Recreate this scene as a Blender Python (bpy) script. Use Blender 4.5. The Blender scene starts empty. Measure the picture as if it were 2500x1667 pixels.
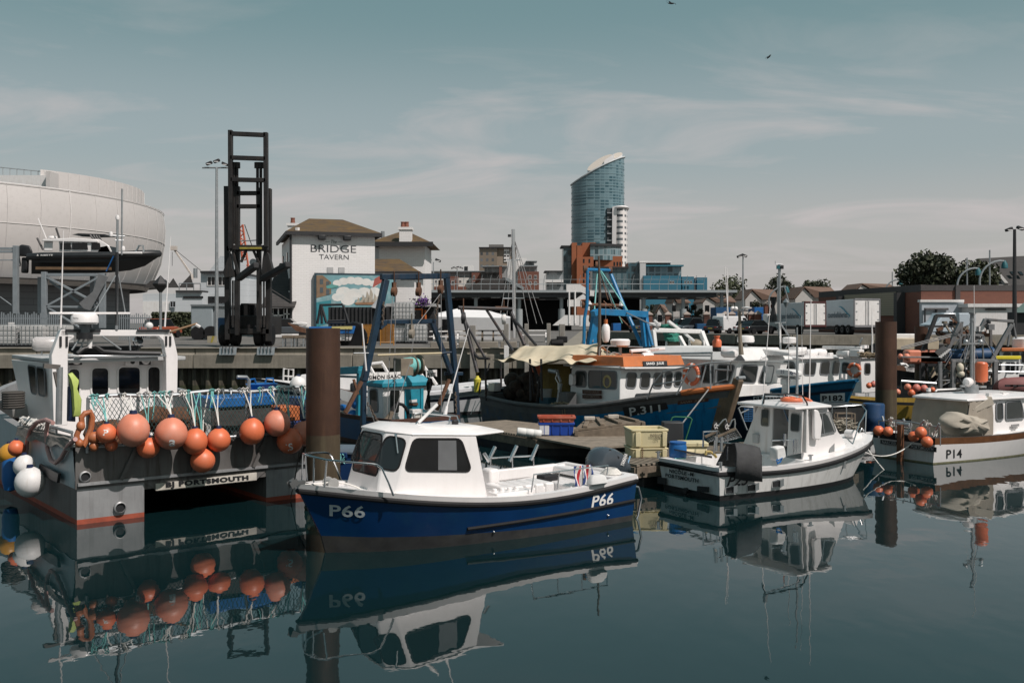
import bpy,math,random
from mathutils import Vector as V,Matrix as MX
R=random.Random(11)
rad=math.radians
sc=bpy.context.scene
col=sc.collection
# ---------------------------------------------------------------- camera, world, sun, exposure
F,HZ,CH=2430.0,788.0,3.5
cam=bpy.data.cameras.new('camera')
cam.lens=F/2500*36;cam.sensor_width=36
cam.shift_y=-(833.5-HZ)/2500
cam.clip_end=6000;cam.clip_start=0.1
co=bpy.data.objects.new('camera',cam);col.objects.link(co)
co.location=(0,0,CH);co.rotation_euler=(rad(90),0,0)
sc.camera=co
SUN=V((0.74,-0.64,1.27)).normalized()
ELEV=math.asin(SUN.z);AZ=math.atan2(SUN.x,SUN.y)
sun=bpy.data.lights.new('sun','SUN');sun.energy=3.9;sun.angle=rad(0.6);sun.color=(1,.915,.87)
so=bpy.data.objects.new('sun',sun);col.objects.link(so)
so.rotation_euler=SUN.to_track_quat('Z','Y').to_euler()
sc.view_settings.view_transform='Standard';sc.view_settings.look='None'
sc.view_settings.exposure=0.12;sc.view_settings.gamma=1
sc.cycles.use_denoising=True
sc.cycles.max_bounces=6;sc.cycles.transparent_max_bounces=12
sc.cycles.caustics_reflective=False;sc.cycles.caustics_refractive=False
sc.cycles.sample_clamp_indirect=6
def world():
 w=bpy.data.worlds.new('World');sc.world=w;w.use_nodes=True
 n=w.node_tree.nodes;l=w.node_tree.links;n.clear()
 N=lambda t:n.new('ShaderNode'+t)
 out=N('OutputWorld');bg=N('Background');bg.inputs[1].default_value=.115
 sky=N('TexSky');sky.sky_type='NISHITA';sky.sun_disc=False
 sky.sun_elevation=ELEV;sky.sun_rotation=AZ;sky.air_density=1;sky.dust_density=2.5;sky.ozone_density=1.5
 tint=N('Mix');tint.data_type='RGBA';tint.blend_type='MULTIPLY';tint.inputs[0].default_value=1
 tint.inputs[7].default_value=(1.0,.93,.70,1)
 l.new(sky.outputs[0],tint.inputs[6])
 tc=N('TexCoord');sep=N('SeparateXYZ');l.new(tc.outputs['Generated'],sep.inputs[0])
 def mth(op,a,b=None):
  m=N('Math');m.operation=op
  for i,q in enumerate((a,b)):
   if q is None:continue
   if isinstance(q,(int,float)):m.inputs[i].default_value=q
   else:l.new(q,m.inputs[i])
  return m.outputs[0]
 z=mth('MAXIMUM',sep.outputs[2],0.0)
 def mix(fac,a,b):
  m=N('Mix');m.data_type='RGBA';l.new(fac,m.inputs[0])
  for i,q in((6,a),(7,b)):
   if isinstance(q,tuple):m.inputs[i].default_value=q
   else:l.new(q,m.inputs[i])
  return m.outputs[2]
 grad=N('ValToRGB');e=grad.color_ramp;e.interpolation='EASE'
 e.elements[0].position=0;e.elements[0].color=(3.95,3.72,3.68,1)
 e.elements[1].position=.62;e.elements[1].color=(.6,1.4,1.6,1)
 x=e.elements.new(.09);x.color=(3.7,3.62,3.66,1)
 x=e.elements.new(.17);x.color=(2.7,3.2,3.38,1)
 x=e.elements.new(.31);x.color=(1.35,2.25,2.4,1)
 l.new(z,grad.inputs[0])
 f=N('Math');f.operation='ADD';f.inputs[0].default_value=.8;f.inputs[1].default_value=0
 base=mix(f.outputs[0],tint.outputs[2],grad.outputs[0])
 dz=mth('ADD',z,.12)
 u=mth('DIVIDE',sep.outputs[0],dz);v=mth('DIVIDE',sep.outputs[1],dz)
 cmb=N('CombineXYZ');l.new(u,cmb.inputs[0]);l.new(v,cmb.inputs[1])
 mp=N('Mapping');mp.inputs['Scale'].default_value=(.9,1.5,1);mp.inputs['Rotation'].default_value=(0,0,rad(20));mp.inputs['Location'].default_value=(7.7,.2,0)
 l.new(cmb.outputs[0],mp.inputs[0])
 ns=N('TexNoise');ns.inputs['Scale'].default_value=1.0;ns.inputs['Detail'].default_value=7;ns.inputs['Roughness'].default_value=.56;ns.inputs['Distortion'].default_value=1.0
 l.new(mp.outputs[0],ns.inputs['Vector'])
 r1=N('ValToRGB');r1 .color_ramp.elements[0].position=.47;r1 .color_ramp.elements[1].position=.72
 l.new(ns.outputs[0],r1 .inputs[0])
 hi=N('MapRange');hi.inputs[1].default_value=.2;hi.inputs[2].default_value=.31;hi.inputs[3].default_value=.8;hi.inputs[4].default_value=.12;hi.clamp=True
 l.new(z,hi.inputs[0])
 fac=mth('MULTIPLY',r1 .outputs[0],hi.outputs[0])
 fin=mix(fac,base,(4.35,4.05,4.02,1))
 l.new(fin,bg.inputs[0]);l.new(bg.outputs[0],out.inputs[0])
world()
# ---------------------------------------------------------------- pixel helpers
def PX(px,py,Y):return V(((px-1250)/F*Y,Y,CH-(py-HZ)/F*Y))
def GP(px,py,z=0.0):return PX(px,py,(CH-z)*F/(py-HZ))
class Fr:
 def __init__(s,loc,rz):
  s.loc=V(loc);s.rz=rz
  s.m=MX.Translation(s.loc)@MX.Rotation(rz,4,'Z');s.i=s.m.inverted()
  s.o=s.i@V((0,0,CH));s.r=s.i.to_3x3()
 def ax(s,px,py,k,val):
  d=s.r@V(((px-1250)/F,1,-(py-HZ)/F))
  return s.o+d*((val-s.o[k])/d[k])
 def x(s,px,py,v):return s.ax(px,py,0,v)
 def y(s,px,py,v):return s.ax(px,py,1,v)
 def z(s,px,py,v):return s.ax(px,py,2,v)
def boat_frame(bow,corner,hb,side):
 """bow: waterline pixel of the stem, corner: waterline pixel of the near stern corner, side +1 port / -1 starboard faces us"""
 b,c=GP(*bow),GP(*corner)
 d=c-b;D=d.length;L=math.sqrt(D*D-hb*hb)
 a=math.atan2(-d.y,-d.x)-side*-math.asin(hb/D)*1
 fwd=V((math.cos(a),math.sin(a),0))
 s=b-fwd*L
 return Fr((s.x,s.y,0),a),L
# ---------------------------------------------------------------- materials
MC={}
def M(name,c,rough=.55,metal=0.0,var=.14,scale=2.5,bump=0.0,bscale=40,dirt=None,damt=.35,streak=False,coat=0.0,spec=.5,emit=None):
 if name in MC:return MC[name]
 m=bpy.data.materials.new(name);MC[name]=m;m.use_nodes=True
 n=m.node_tree.nodes;l=m.node_tree.links;b=n['Principled BSDF']
 N=lambda t:n.new('ShaderNode'+t)
 tc=N('TexCoord')
 ns=N('TexNoise');ns.inputs['Scale'].default_value=scale;ns.inputs['Detail'].default_value=6;ns.inputs['Roughness'].default_value=.65
 l.new(tc.outputs['Object'],ns.inputs['Vector'])
 rp=N('ValToRGB');e=rp.color_ramp
 e.elements[0].position=.3;e.elements[1].position=.72
 e.elements[0].color=tuple(max(0,q*(1-var)) for q in c)+(1,)
 e.elements[1].color=tuple(min(1,q*(1+var)) for q in c)+(1,)
 l.new(ns.outputs[0],rp.inputs[0]);cur=rp.outputs[0]
 if dirt:
  n2=N('TexNoise');n2 .inputs['Scale'].default_value=1.0;n2 .inputs['Detail'].default_value=8;n2 .inputs['Roughness'].default_value=.7
  mp=N('Mapping');mp.inputs['Scale'].default_value=(9,9,.7) if streak else(1.7,1.7,1.7)
  l.new(tc.outputs['Object'],mp.inputs[0]);l.new(mp.outputs[0],n2 .inputs['Vector'])
  r2=N('ValToRGB');r2 .color_ramp.elements[0].position=.5;r2 .color_ramp.elements[1].position=.78
  r2 .color_ramp.elements[1].color=(damt*2,damt*2,damt*2,1)
  l.new(n2 .outputs[0],r2 .inputs[0])
  mx=N('Mix');mx.data_type='RGBA';mx.clamp_factor=True
  l.new(r2 .outputs[0],mx.inputs[0]);l.new(cur,mx.inputs[6]);mx.inputs[7].default_value=tuple(dirt)+(1,)
  cur=mx.outputs[2]
 l.new(cur,b.inputs['Base Color'])
 rr=N('MapRange');rr.inputs[3].default_value=max(.02,rough-.08);rr.inputs[4].default_value=min(1,rough+.1)
 l.new(ns.outputs[0],rr.inputs[0]);l.new(rr.outputs[0],b.inputs['Roughness'])
 b.inputs['Metallic'].default_value=metal;b.inputs['Coat Weight'].default_value=coat;b.inputs['Coat Roughness'].default_value=.12
 b.inputs['Specular IOR Level'].default_value=spec
 if bump:
  n3=N('TexNoise');n3 .inputs['Scale'].default_value=bscale;n3 .inputs['Detail'].default_value=4
  l.new(tc.outputs['Object'],n3 .inputs['Vector'])
  bp=N('Bump');bp.inputs['Strength'].default_value=bump;bp.inputs['Distance'].default_value=.02
  l.new(n3 .outputs[0],bp.inputs['Height']);l.new(bp.outputs[0],b.inputs['Normal'])
 return m
def brickM(name,c1,c2,mortar,scale=1.0,bw=.225,bh=.075,rough=.85,var=.2,ms=.012,bump=.3,dirt=None,off=.5,smooth=0):
 """courses of brick, tile or board: u runs along the wall, v is height"""
 if name in MC:return MC[name]
 m=M(name,c1,rough,var=var,scale=.6)
 n=m.node_tree.nodes;l=m.node_tree.links;b=n['Principled BSDF']
 N=lambda t:n.new('ShaderNode'+t)
 tc=N('TexCoord');sp=N('SeparateXYZ');l.new(tc.outputs['Object'],sp.inputs[0])
 ad=N('Math');ad.operation='ADD';l.new(sp.outputs[0],ad.inputs[0]);l.new(sp.outputs[1],ad.inputs[1])
 cm=N('CombineXYZ');l.new(ad.outputs[0],cm.inputs[0]);l.new(sp.outputs[2],cm.inputs[1])
 bt=N('TexBrick');bt.inputs['Scale'].default_value=scale;bt.inputs['Mortar Size'].default_value=ms
 bt.inputs['Brick Width'].default_value=bw;bt.inputs['Row Height'].default_value=bh;bt.inputs['Bias'].default_value=-.1;bt.offset=off
 bt.inputs['Color1'].default_value=tuple(c1)+(1,);bt.inputs['Color2'].default_value=tuple(c2)+(1,);bt.inputs['Mortar'].default_value=tuple(mortar)+(1,)
 l.new(cm.outputs[0],bt.inputs['Vector'])
 src=b.inputs['Base Color'].links[0].from_socket
 mx=N('Mix');mx.data_type='RGBA';mx.inputs[0].default_value=.65 if off else 1
 l.new(src,mx.inputs[6]);l.new(bt.outputs[0],mx.inputs[7]);cur=mx.outputs[2]
 if dirt:
  n2=N('TexNoise');n2 .inputs['Scale'].default_value=1.1;n2 .inputs['Detail'].default_value=9;n2 .inputs['Roughness'].default_value=.75
  l.new(tc.outputs['Object'],n2 .inputs['Vector'])
  r2=N('ValToRGB');r2 .color_ramp.elements[0].position=.38;r2 .color_ramp.elements[1].position=.66;l.new(n2 .outputs[0],r2 .inputs[0])
  m2=N('Mix');m2 .data_type='RGBA';l.new(r2 .outputs[0],m2 .inputs[0]);l.new(cur,m2 .inputs[6]);m2 .inputs[7].default_value=tuple(dirt)+(1,)
  cur=m2 .outputs[2]
 l.new(cur,b.inputs['Base Color'])
 bp=N('Bump');bp.inputs['Strength'].default_value=bump;bp.inputs['Distance'].default_value=.02;bp.invert=True
 l.new(bt.outputs['Fac'],bp.inputs['Height']);l.new(bp.outputs[0],b.inputs['Normal'])
 return m
def gridM(name,wall,p1,p2,w,h,ms,rough=.25):
 return brickM(name,p1,p2,wall,bw=w,bh=h,ms=ms,off=0,rough=rough,var=.02,bump=.2)
def glassM(name,tint,tr):
 """see-through boat glass: tinted transmission plus mirror reflection"""
 if name in MC:return MC[name]
 m=bpy.data.materials.new(name);MC[name]=m;m.use_nodes=True
 n=m.node_tree.nodes;l=m.node_tree.links;n.clear()
 o=n.new('ShaderNodeOutputMaterial');t=n.new('ShaderNodeBsdfTransparent');g=n.new('ShaderNodeBsdfGlossy');x=n.new('ShaderNodeMixShader')
 fr=n.new('ShaderNodeFresnel');fr.inputs[0].default_value=1.5
 d=n.new('ShaderNodeBsdfDiffuse');d.inputs[0].default_value=tuple(tint)+(1,)
 x2=n.new('ShaderNodeMixShader');x2 .inputs[0].default_value=tr
 t.inputs[0].default_value=(.75,.8,.8,1);g.inputs['Roughness'].default_value=.03
 l.new(d.outputs[0],x2 .inputs[1]);l.new(t.outputs[0],x2 .inputs[2])
 l.new(fr.outputs[0],x.inputs[0]);l.new(x2 .outputs[0],x.inputs[1]);l.new(g.outputs[0],x.inputs[2]);l.new(x.outputs[0],o.inputs[0])
 return m
# ---------------------------------------------------------------- mesh builder
def perp(d):
 d=d.normalized()
 a=V((0,0,1)) if abs(d.z)<.9 else V((1,0,0))
 u=d.cross(a).normalized();return u,u.cross(d).normalized()
class MB:
 def __init__(s,T=None):s.v=[];s.f=[];s.mi=[];s.mats=[];s.T=T;s.cur=0
 def use(s,m):
  if m not in s.mats:s.mats.append(m)
  s.cur=s.mats.index(m);return s
 def add(s,vs,fs):
  o=len(s.v)
  for p in vs:
   p=V(p);s.v.append(s.T@p if s.T else p)
  for f in fs:s.f.append([o+i for i in f]);s.mi.append(s.cur)
  return s
 def box(s,x0,x1,y0,y1,z0,z1):
  return s.add([(x0,y0,z0),(x1,y0,z0),(x1,y1,z0),(x0,y1,z0),(x0,y0,z1),(x1,y0,z1),(x1,y1,z1),(x0,y1,z1)],[(0,3,2,1),(4,5,6,7),(0,1,5,4),(1,2,6,5),(2,3,7,6),(3,0,4,7)])
 def cbox(s,c,d,rz=0,rx=0,ry=0):
  m=MX.Translation(V(c))@MX.Rotation(rz,4,'Z')@MX.Rotation(ry,4,'Y')@MX.Rotation(rx,4,'X')
  T,s.T=s.T,(s.T@m if s.T else m)
  s.box(-d[0]/2,d[0]/2,-d[1]/2,d[1]/2,-d[2]/2,d[2]/2);s.T=T;return s
 def bar(s,p,q,w,h=None,up=None):
  p,q=V(p),V(q);d=(q-p).normalized();h=h or w
  if up is None:u,w2=perp(d)
  else:u=d.cross(V(up)).normalized();w2=u.cross(d).normalized()
  u=u*w/2;w2=w2*h/2
  return s.add([p-u-w2,p+u-w2,p+u+w2,p-u+w2,q-u-w2,q+u-w2,q+u+w2,q-u+w2],[(0,3,2,1),(4,5,6,7),(0,1,5,4),(1,2,6,5),(2,3,7,6),(3,0,4,7)])
 def tube(s,pts,r,n=7,closed=False,r1=None):
  pts=[V(p) for p in pts];N=len(pts);rings=[];u=None
  for i,p in enumerate(pts):
   a=pts[i-1] if(i or closed) else p;b=pts[(i+1)%N] if(i<N-1 or closed) else p
   d=(b-a).normalized()
   if u is None:u,w=perp(d)
   else:
    u=(u-d*u.dot(d));
    u=u.normalized() if u.length>1e-6 else perp(d)[0]
    w=u.cross(d)
   rr=r if r1 is None else r+(r1-r)*i/(N-1)
   rings.append([p+(u*math.cos(2*math.pi*k/n)+w*math.sin(2*math.pi*k/n))*rr for k in range(n)])
  if closed:rings.append(rings[0])
  return s.loft(rings,caps=not closed)
 def cyl(s,p,q,r0,r1=None,n=14):
  return s.tube([p,q],r0,n,r1=r0 if r1 is None else r1)
 def loft(s,rings,close=True,caps=True,flip=False):
  n=len(rings[0]);o=[];fs=[]
  for rg in rings:o+=list(rg)
  for i in range(len(rings)-1):
   for k in range(n if close else n-1):
    k2=(k+1)%n
    fs.append((i*n+k,i*n+k2,(i+1)*n+k2,(i+1)*n+k))
  if caps and close:
   fs.append(tuple(range(n-1,-1,-1)));fs.append(tuple((len(rings)-1)*n+k for k in range(n)))
  return s.add(o,fs)
 def lathe(s,prof,c=(0,0,0),ax=(0,0,1),n=20,u=None):
  c,ax=V(c),V(ax).normalized();u,w=perp(ax)
  return s.loft([[c+ax*z+(u*math.cos(2*math.pi*k/n)+w*math.sin(2*math.pi*k/n))*max(r,.0005) for k in range(n)] for r,z in prof],caps=True)
 def ball(s,c,r,sc_=(1,1,1),n=18,m=10):
  c=V(c)
  return s.loft([[c+V((r*sc_[0]*math.sin(math.pi*j/m)*math.cos(2*math.pi*k/n),r*sc_[1]*math.sin(math.pi*j/m)*math.sin(2*math.pi*k/n),-r*sc_[2]*math.cos(math.pi*j/m))) for k in range(n)] for j in([.04]+list(range(1,m))+[m-.04])],caps=True)
 def poly(s,pts):return s.add(pts,[tuple(range(len(pts)))])
 def slab(s,pts,t):
  pts=[V(p) for p in pts];t=V(t);n=len(pts)
  return s.add(pts+[p+t for p in pts],[tuple(range(n-1,-1,-1)),tuple(range(n,2*n))]+[(k,(k+1)%n,n+(k+1)%n,n+k) for k in range(n)])
 def quadtext(s,txt,q,off=.004,bold=0.0,shear=0.0,nrm=None,sub=0):
  """lettering stretched over the quad bl, br, tr, tl"""
  vs,fs=letters(txt,bold,shear);q=[V(p) for p in q]
  n=nrm or((q[1]-q[0]).cross(q[3]-q[0])).normalized()
  return s.add([bil(q,a,b)+V(n)*off for a,b in vs],fs)
 def make(s,name,parent=None,bevel=0.0,ang=35,world=None,loc=None,flat=False,seg=2,weld=False):
  """parent: an Empty; world: its frame when the vertices are in world space"""
  vs=s.v
  inv=None
  if loc is not None:inv=MX.Translation(-V(loc))
  elif world is not None:inv=world.i
  if inv is not None:vs=[inv@p for p in vs]
  me=bpy.data.meshes.new(name);me.from_pydata([tuple(p) for p in vs],[],s.f);
  for m in s.mats:me.materials.append(m)
  me.polygons.foreach_set('material_index',s.mi)
  me.validate()
  if weld:
   import bmesh
   bm=bmesh.new();bm.from_mesh(me);bmesh.ops.remove_doubles(bm,verts=bm.verts,dist=.0004);bm.to_mesh(me);bm.free()
  if not flat:
   me.polygons.foreach_set('use_smooth',[True]*len(me.polygons))
   me.set_sharp_from_angle(angle=rad(ang))
  me.update()
  ob=bpy.data.objects.new(name,me);col.objects.link(ob)
  if loc is not None:ob.location=loc
  if parent is not None:ob.parent=parent
  if bevel:
   b=ob.modifiers.new('bevel','BEVEL');b.width=bevel;b.segments=seg;b.limit_method='ANGLE';b.angle_limit=rad(40);b.harden_normals=False
  return ob
def bil(q,a,b):return(q[0]*(1-a)+q[1]*a)*(1-b)+(q[3]*(1-a)+q[2]*a)*b
LC={}
def letters(txt,bold=0.0,shear=0.0):
 k=(txt,bold,shear)
 if k in LC:return LC[k]
 cu=bpy.data.curves.new('text','FONT');cu.body=txt;cu.size=1;cu.offset=bold;cu.shear=shear;cu.resolution_u=3;cu.fill_mode='FRONT'
 cu.space_character=1.0+bold*2;cu.space_line=.85;cu.align_x='CENTER'
 ob=bpy.data.objects.new('text',cu);col.objects.link(ob)
 me=bpy.data.meshes.new_from_object(ob.evaluated_get(bpy.context.evaluated_depsgraph_get()))
 vs=[(p.co.x,p.co.y) for p in me.vertices];fs=[tuple(p.vertices) for p in me.polygons]
 bpy.data.objects.remove(ob);bpy.data.curves.remove(cu);bpy.data.meshes.remove(me)
 x0=min(p[0] for p in vs);x1=max(p[0] for p in vs);y0=min(p[1] for p in vs);y1=max(p[1] for p in vs)
 LC[k]=([((x-x0)/(x1-x0),(y-y0)/(y1-y0)) for x,y in vs],fs)
 return LC[k]
def rpoly(pts,r,k=4):
 """round the corners of a planar polygon"""
 pts=[V(p) for p in pts];out=[];n=len(pts)
 for i,p in enumerate(pts):
  a=pts[i-1]-p;b=pts[(i+1)%n]-p
  rr=min(r,a.length*.45,b.length*.45);A=p+a.normalized()*rr;B=p+b.normalized()*rr
  for j in range(k+1):
   t=j/k;out.append(A*(1-t)**2+p*2*t*(1-t)+B*t*t)
 return out
def grow(pts,d):
 c=sum(pts,V())/len(pts);out=[];n=len(pts)
 nrm=V()
 for i in range(n):nrm+=(pts[i]-c).cross(pts[(i+1)%n]-c)
 nrm.normalize()
 for i,p in enumerate(pts):
  t=(pts[(i+1)%n]-pts[i-1])
  if t.length<1e-9:out.append(p);continue
  out.append(p+t.normalized().cross(nrm)*d)
 return out
def window(parent,pts,inn,r=.05,fw=.03,out=.012,fm=None,gm=None,name='window',fr=None,mull=()):
 """one window as one mesh: a raised rubber or metal frame round a pane. inn: a point inside the cabin. mull: fractions for upright bars"""
 pts=[V(p) for p in pts];c=sum(pts,V())/len(pts)
 n=(pts[1]-pts[0]).cross(pts[2]-pts[0]).normalized()
 if n.dot(V(inn)-c)>0:n=-n
 if(pts[1]-pts[0]).cross(pts[2]-pts[0]).dot(n)<0:pts=pts[::-1]
 a=rpoly(pts,r);b=grow(a,fw)
 s=MB();s.use(gm or GLS);s.poly([p+n*(out*.35) for p in a])
 s.use(fm or RUB)
 s.loft([[p for p in b],[p+n*out for p in b],[p+n*out for p in a],[p+n*(out*.2) for p in a]],caps=False)
 for t in mull:
  q=[p+n*out*.6 for p in pts]
  s.bar(q[0]*(1-t)+q[1]*t,q[3]*(1-t)+q[2]*t,fw*.9,out*.8,up=n)
 return s.make(name,parent,world=fr)
def thing(name,label,cat,loc=(0,0,0),rz=0.0,group=None):
 o=bpy.data.objects.new(name,None);col.objects.link(o);o.location=loc;o.rotation_euler=(0,0,rz);o.empty_display_size=.3
 return tag(o,label,cat,group)
def tag(o,label,cat,group=None):
 o['label']=label;o['category']=cat
 if group:o['group']=group
 return o
def kind(o,k):o['kind']=k;return o
def lerp(a,b,t):return a+(b-a)*t
def ci(tab,t):
 """smooth interpolation of a table of (t, value)"""
 n=len(tab)
 if t<=tab[0][0]:return tab[0][1]
 if t>=tab[-1][0]:return tab[-1][1]
 for i in range(n-1):
  if tab[i][0]<=t<=tab[i+1][0]:break
 x0,y0=tab[i];x1,y1=tab[i+1];h=x1-x0;u=(t-x0)/h
 sl=lambda k:(tab[min(k+1,n-1)][1]-tab[max(k-1,0)][1])/max(1e-6,tab[min(k+1,n-1)][0]-tab[max(k-1,0)][0])
 m0,m1=sl(i)*h,sl(i+1)*h
 return(2*u**3-3*u*u+1)*y0+(u**3-2*u*u+u)*m0+(-2*u**3+3*u*u)*y1+(u**3-u*u)*m1
def copy_tree(o,parent=None):
 c=o.copy();col.objects.link(c)
 if parent:c.parent=parent
 for ch in o.children:copy_tree(ch,c)
 return c
# ---------------------------------------------------------------- shared materials
WHT=M('white_gelcoat',(.80,.775,.765),.3,var=.04,dirt=(.5,.47,.43),damt=.1,streak=True,coat=.3)
WHD=M('worn_white_paint',(.70,.69,.68),.5,var=.07,dirt=(.36,.27,.19),damt=.22,streak=True)
GLS=M('dark_glass',(.008,.009,.010),.05,var=.3,spec=.4)
RUB=M('black_rubber',(.013,.013,.014),.65,var=.3,bump=.1,spec=.25)
GRB=M('grey_rubber',(.16,.17,.18),.6)
STL=M('stainless_steel',(.62,.63,.64),.22,metal=1,var=.06)
GAL=M('galvanised_steel',(.36,.38,.39),.45,metal=.7,var=.15,scale=6)
ALU=M('raw_aluminium',(.33,.335,.34),.5,metal=.35,var=.16,scale=1.6,dirt=(.10,.095,.09),damt=.3,streak=True)
BLK=M('black_paint',(.015,.016,.018),.5,var=.3)
BLT=M('black_lettering',(.01,.01,.012),.6,var=.1)
WLT=M('white_lettering',(.78,.77,.75),.5,var=.05)
ORG=M('orange_buoy',(.68,.165,.07),.42,var=.12,scale=3,dirt=(.42,.2,.13),damt=.3,bump=.06,bscale=5)
ORP=M('faded_orange_buoy',(.68,.24,.15),.45,var=.12,scale=3,dirt=(.5,.30,.24),damt=.35,bump=.06,bscale=5)
RST=M('rusty_steel',(.13,.06,.032),.8,var=.4,scale=3,bump=.3,dirt=(.03,.022,.018),damt=.4,streak=True)
RPW=M('white_rope',(.72,.70,.66),.9,var=.15,scale=20)
RPT=M('teal_rope',(.18,.48,.46),.9,var=.2,scale=20)
BLU=M('blue_plastic',(.012,.12,.36),.45,var=.15)
CON=M('weathered_concrete',(.215,.195,.16),.9,var=.25,scale=1.2,bump=.25,bscale=18,dirt=(.09,.085,.06),damt=.35,streak=True)
WOD=M('weathered_timber',(.17,.135,.10),.85,var=.4,scale=5,bump=.3)
def line(name,label,cat,pts,r,mat,n=6,group=None):
 s=MB();s.use(mat);s.tube(pts,r,n)
 return tag(s.make(name,loc=V(pts[0])),label,cat,group)
def sag(a,b,d,n=10):
 a,b=V(a),V(b);return[a.lerp(b,i/n)-V((0,0,d*4*(i/n)*(1-i/n))) for i in range(n+1)]
# ================================================================ water, ground, quays
def water():
 s=MB();m=bpy.data.materials.new('harbour_water');m.use_nodes=True;n=m.node_tree.nodes;l=m.node_tree.links
 b=n['Principled BSDF'];b.inputs['Base Color'].default_value=(.004,.016,.018,1);b.inputs['Roughness'].default_value=.015;b.inputs['IOR'].default_value=1.5
 b.inputs['Specular IOR Level'].default_value=.62
 tc=n.new('ShaderNodeTexCoord');hs=None
 for sc_,wt,st in((1.1,1.0,(1,.55,1)),(.22,2.2,(1,.5,1)),(5.0,.10,(1,.7,1))):
  mp=n.new('ShaderNodeMapping');mp.inputs['Scale'].default_value=st;l.new(tc.outputs['Object'],mp.inputs[0])
  t=n.new('ShaderNodeTexNoise');t.inputs['Scale'].default_value=sc_;t.inputs['Detail'].default_value=2;l.new(mp.outputs[0],t.inputs['Vector'])
  mu=n.new('ShaderNodeMath');mu.operation='MULTIPLY';mu.inputs[1].default_value=wt;l.new(t.outputs[0],mu.inputs[0])
  if hs is None:hs=mu.outputs[0]
  else:
   ad=n.new('ShaderNodeMath');ad.operation='ADD';l.new(hs,ad.inputs[0]);l.new(mu.outputs[0],ad.inputs[1]);hs=ad.outputs[0]
 bp=n.new('ShaderNodeBump');bp.inputs['Strength'].default_value=.5;bp.inputs['Distance'].default_value=.012
 l.new(hs,bp.inputs['Height']);l.new(bp.outputs[0],b.inputs['Normal'])
 s.use(m);s.poly([(-260,-60,0),(260,-60,0),(260,160,0),(-260,160,0)])
 kind(s.make('water',flat=True),'structure')
water()
GZ=2.3
QY=47.0
def ground():
 s=MB();a=M('worn_quay_tarmac',(.115,.108,.1),.9,var=.3,scale=.35,bump=.15,bscale=6,dirt=(.2,.185,.165),damt=.35)
 s.use(a)
 e=[(-300,QY),(2.9,QY),(10.8,146),(22.6,100),(27,96),(300,92)]
 for(x0,y0),(x1,y1) in zip(e,e[1:]):
  s.poly([(x0,y0,GZ),(x1,y1,GZ),(x1*1.0,160,GZ),(x0*1.0,160,GZ)])
 s.poly([(-300,160,GZ),(300,160,GZ),(2600,3600,GZ),(-2600,3600,GZ)])
 kind(s.make('ground',flat=True),'structure')
ground()
PIL=M('tarred_sheet_piling',(.05,.043,.032),.7,var=.4,scale=1.5,dirt=(.22,.19,.13),damt=.55,streak=True)
ALG=M('green_weed_piling',(.03,.035,.016),.75,var=.5,scale=2.5,dirt=(.07,.06,.035),damt=.4,streak=True)
def quay(label,pts,step=.5,kerb=True,cap=.95,weed=True):
 """sheet-piled quay wall with a concrete cap running along pts (x, y); land is on the left when walking along"""
 t=thing('quay_wall',label,'quay wall',(pts[0][0],pts[0][1],0));fr=Fr(t.location,0)
 c=MB();p=MB();c.use(CON)
 for(x0,y0),(x1,y1) in zip(pts,pts[1:]):
  a,b=V((x0,y0,0)),V((x1,y1,0));d=(b-a);Ln=d.length;d.normalize();nin=V((-d.y,d.x,0))
  k=0;pos=0
  while pos<Ln-.01:
   q=min(pos+7.5,Ln);A=a+d*(pos+.012);B=a+d*(q-.012)
   prof=[(-.25,GZ-cap),(-.25,GZ-.28),(.1,GZ-.28),(.1,GZ+.0),(.16,GZ+.02),(.9,GZ+.02),(.9,GZ-cap)]
   if not kerb:prof=[(-.2,GZ-cap),(-.2,GZ+.02),(.7,GZ+.02),(.7,GZ-cap)]
   c.loft([[A+nin*u+V((0,0,z)) for u,z in prof],[B+nin*u+V((0,0,z)) for u,z in prof]])
   pos=q
  n=int(Ln/step);ring=[]
  for i in range(n*4+1):
   f=i/(n*4);o=(.05,.05,.33,.33)[i%4]
   ring.append(a+d*(f*Ln)+nin*o)
  for z0,z1,m in((-.6,.55,ALG),(.55,GZ-cap+.02,PIL)):
   p.use(m if weed else PIL);p.loft([[q+V((0,0,z0)) for q in ring],[q+V((0,0,z1)) for q in ring]],close=False)
 c.make('concrete_cap',t,world=fr,bevel=.03);p.make('sheet_piling',t,world=fr,flat=True)
 return t,fr
quay('long concrete capped quay wall in front of the tavern and the boat rack',[(-120,QY),(2.9,QY)],.62)
quay('quay wall running away from the corner beside the picnic tables',[(2.9,QY),(10.8,146)],.8,kerb=False)
quay('far dark quay wall below the parked cars',[(10.8,146),(22.6,100),(27,96)],.9,kerb=False)
quay('quay wall below the white box lorries',[(27,96),(160,93)],.9,kerb=False)
PLM=M('mooring_pile_rust',(.062,.029,.017),.6,metal=.25,var=.35,scale=1.2,dirt=(.11,.055,.03),damt=.45,streak=True,bump=.15)
PLW=M('mooring_pile_waterline',(.062,.044,.024),.75,var=.3,scale=2,dirt=(.11,.09,.05),damt=.4,streak=True)
PLG=M('mooring_pile_weed',(.03,.033,.014),.8,var=.5,scale=6,bump=.4,dirt=(.09,.07,.035),damt=.4)
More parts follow.
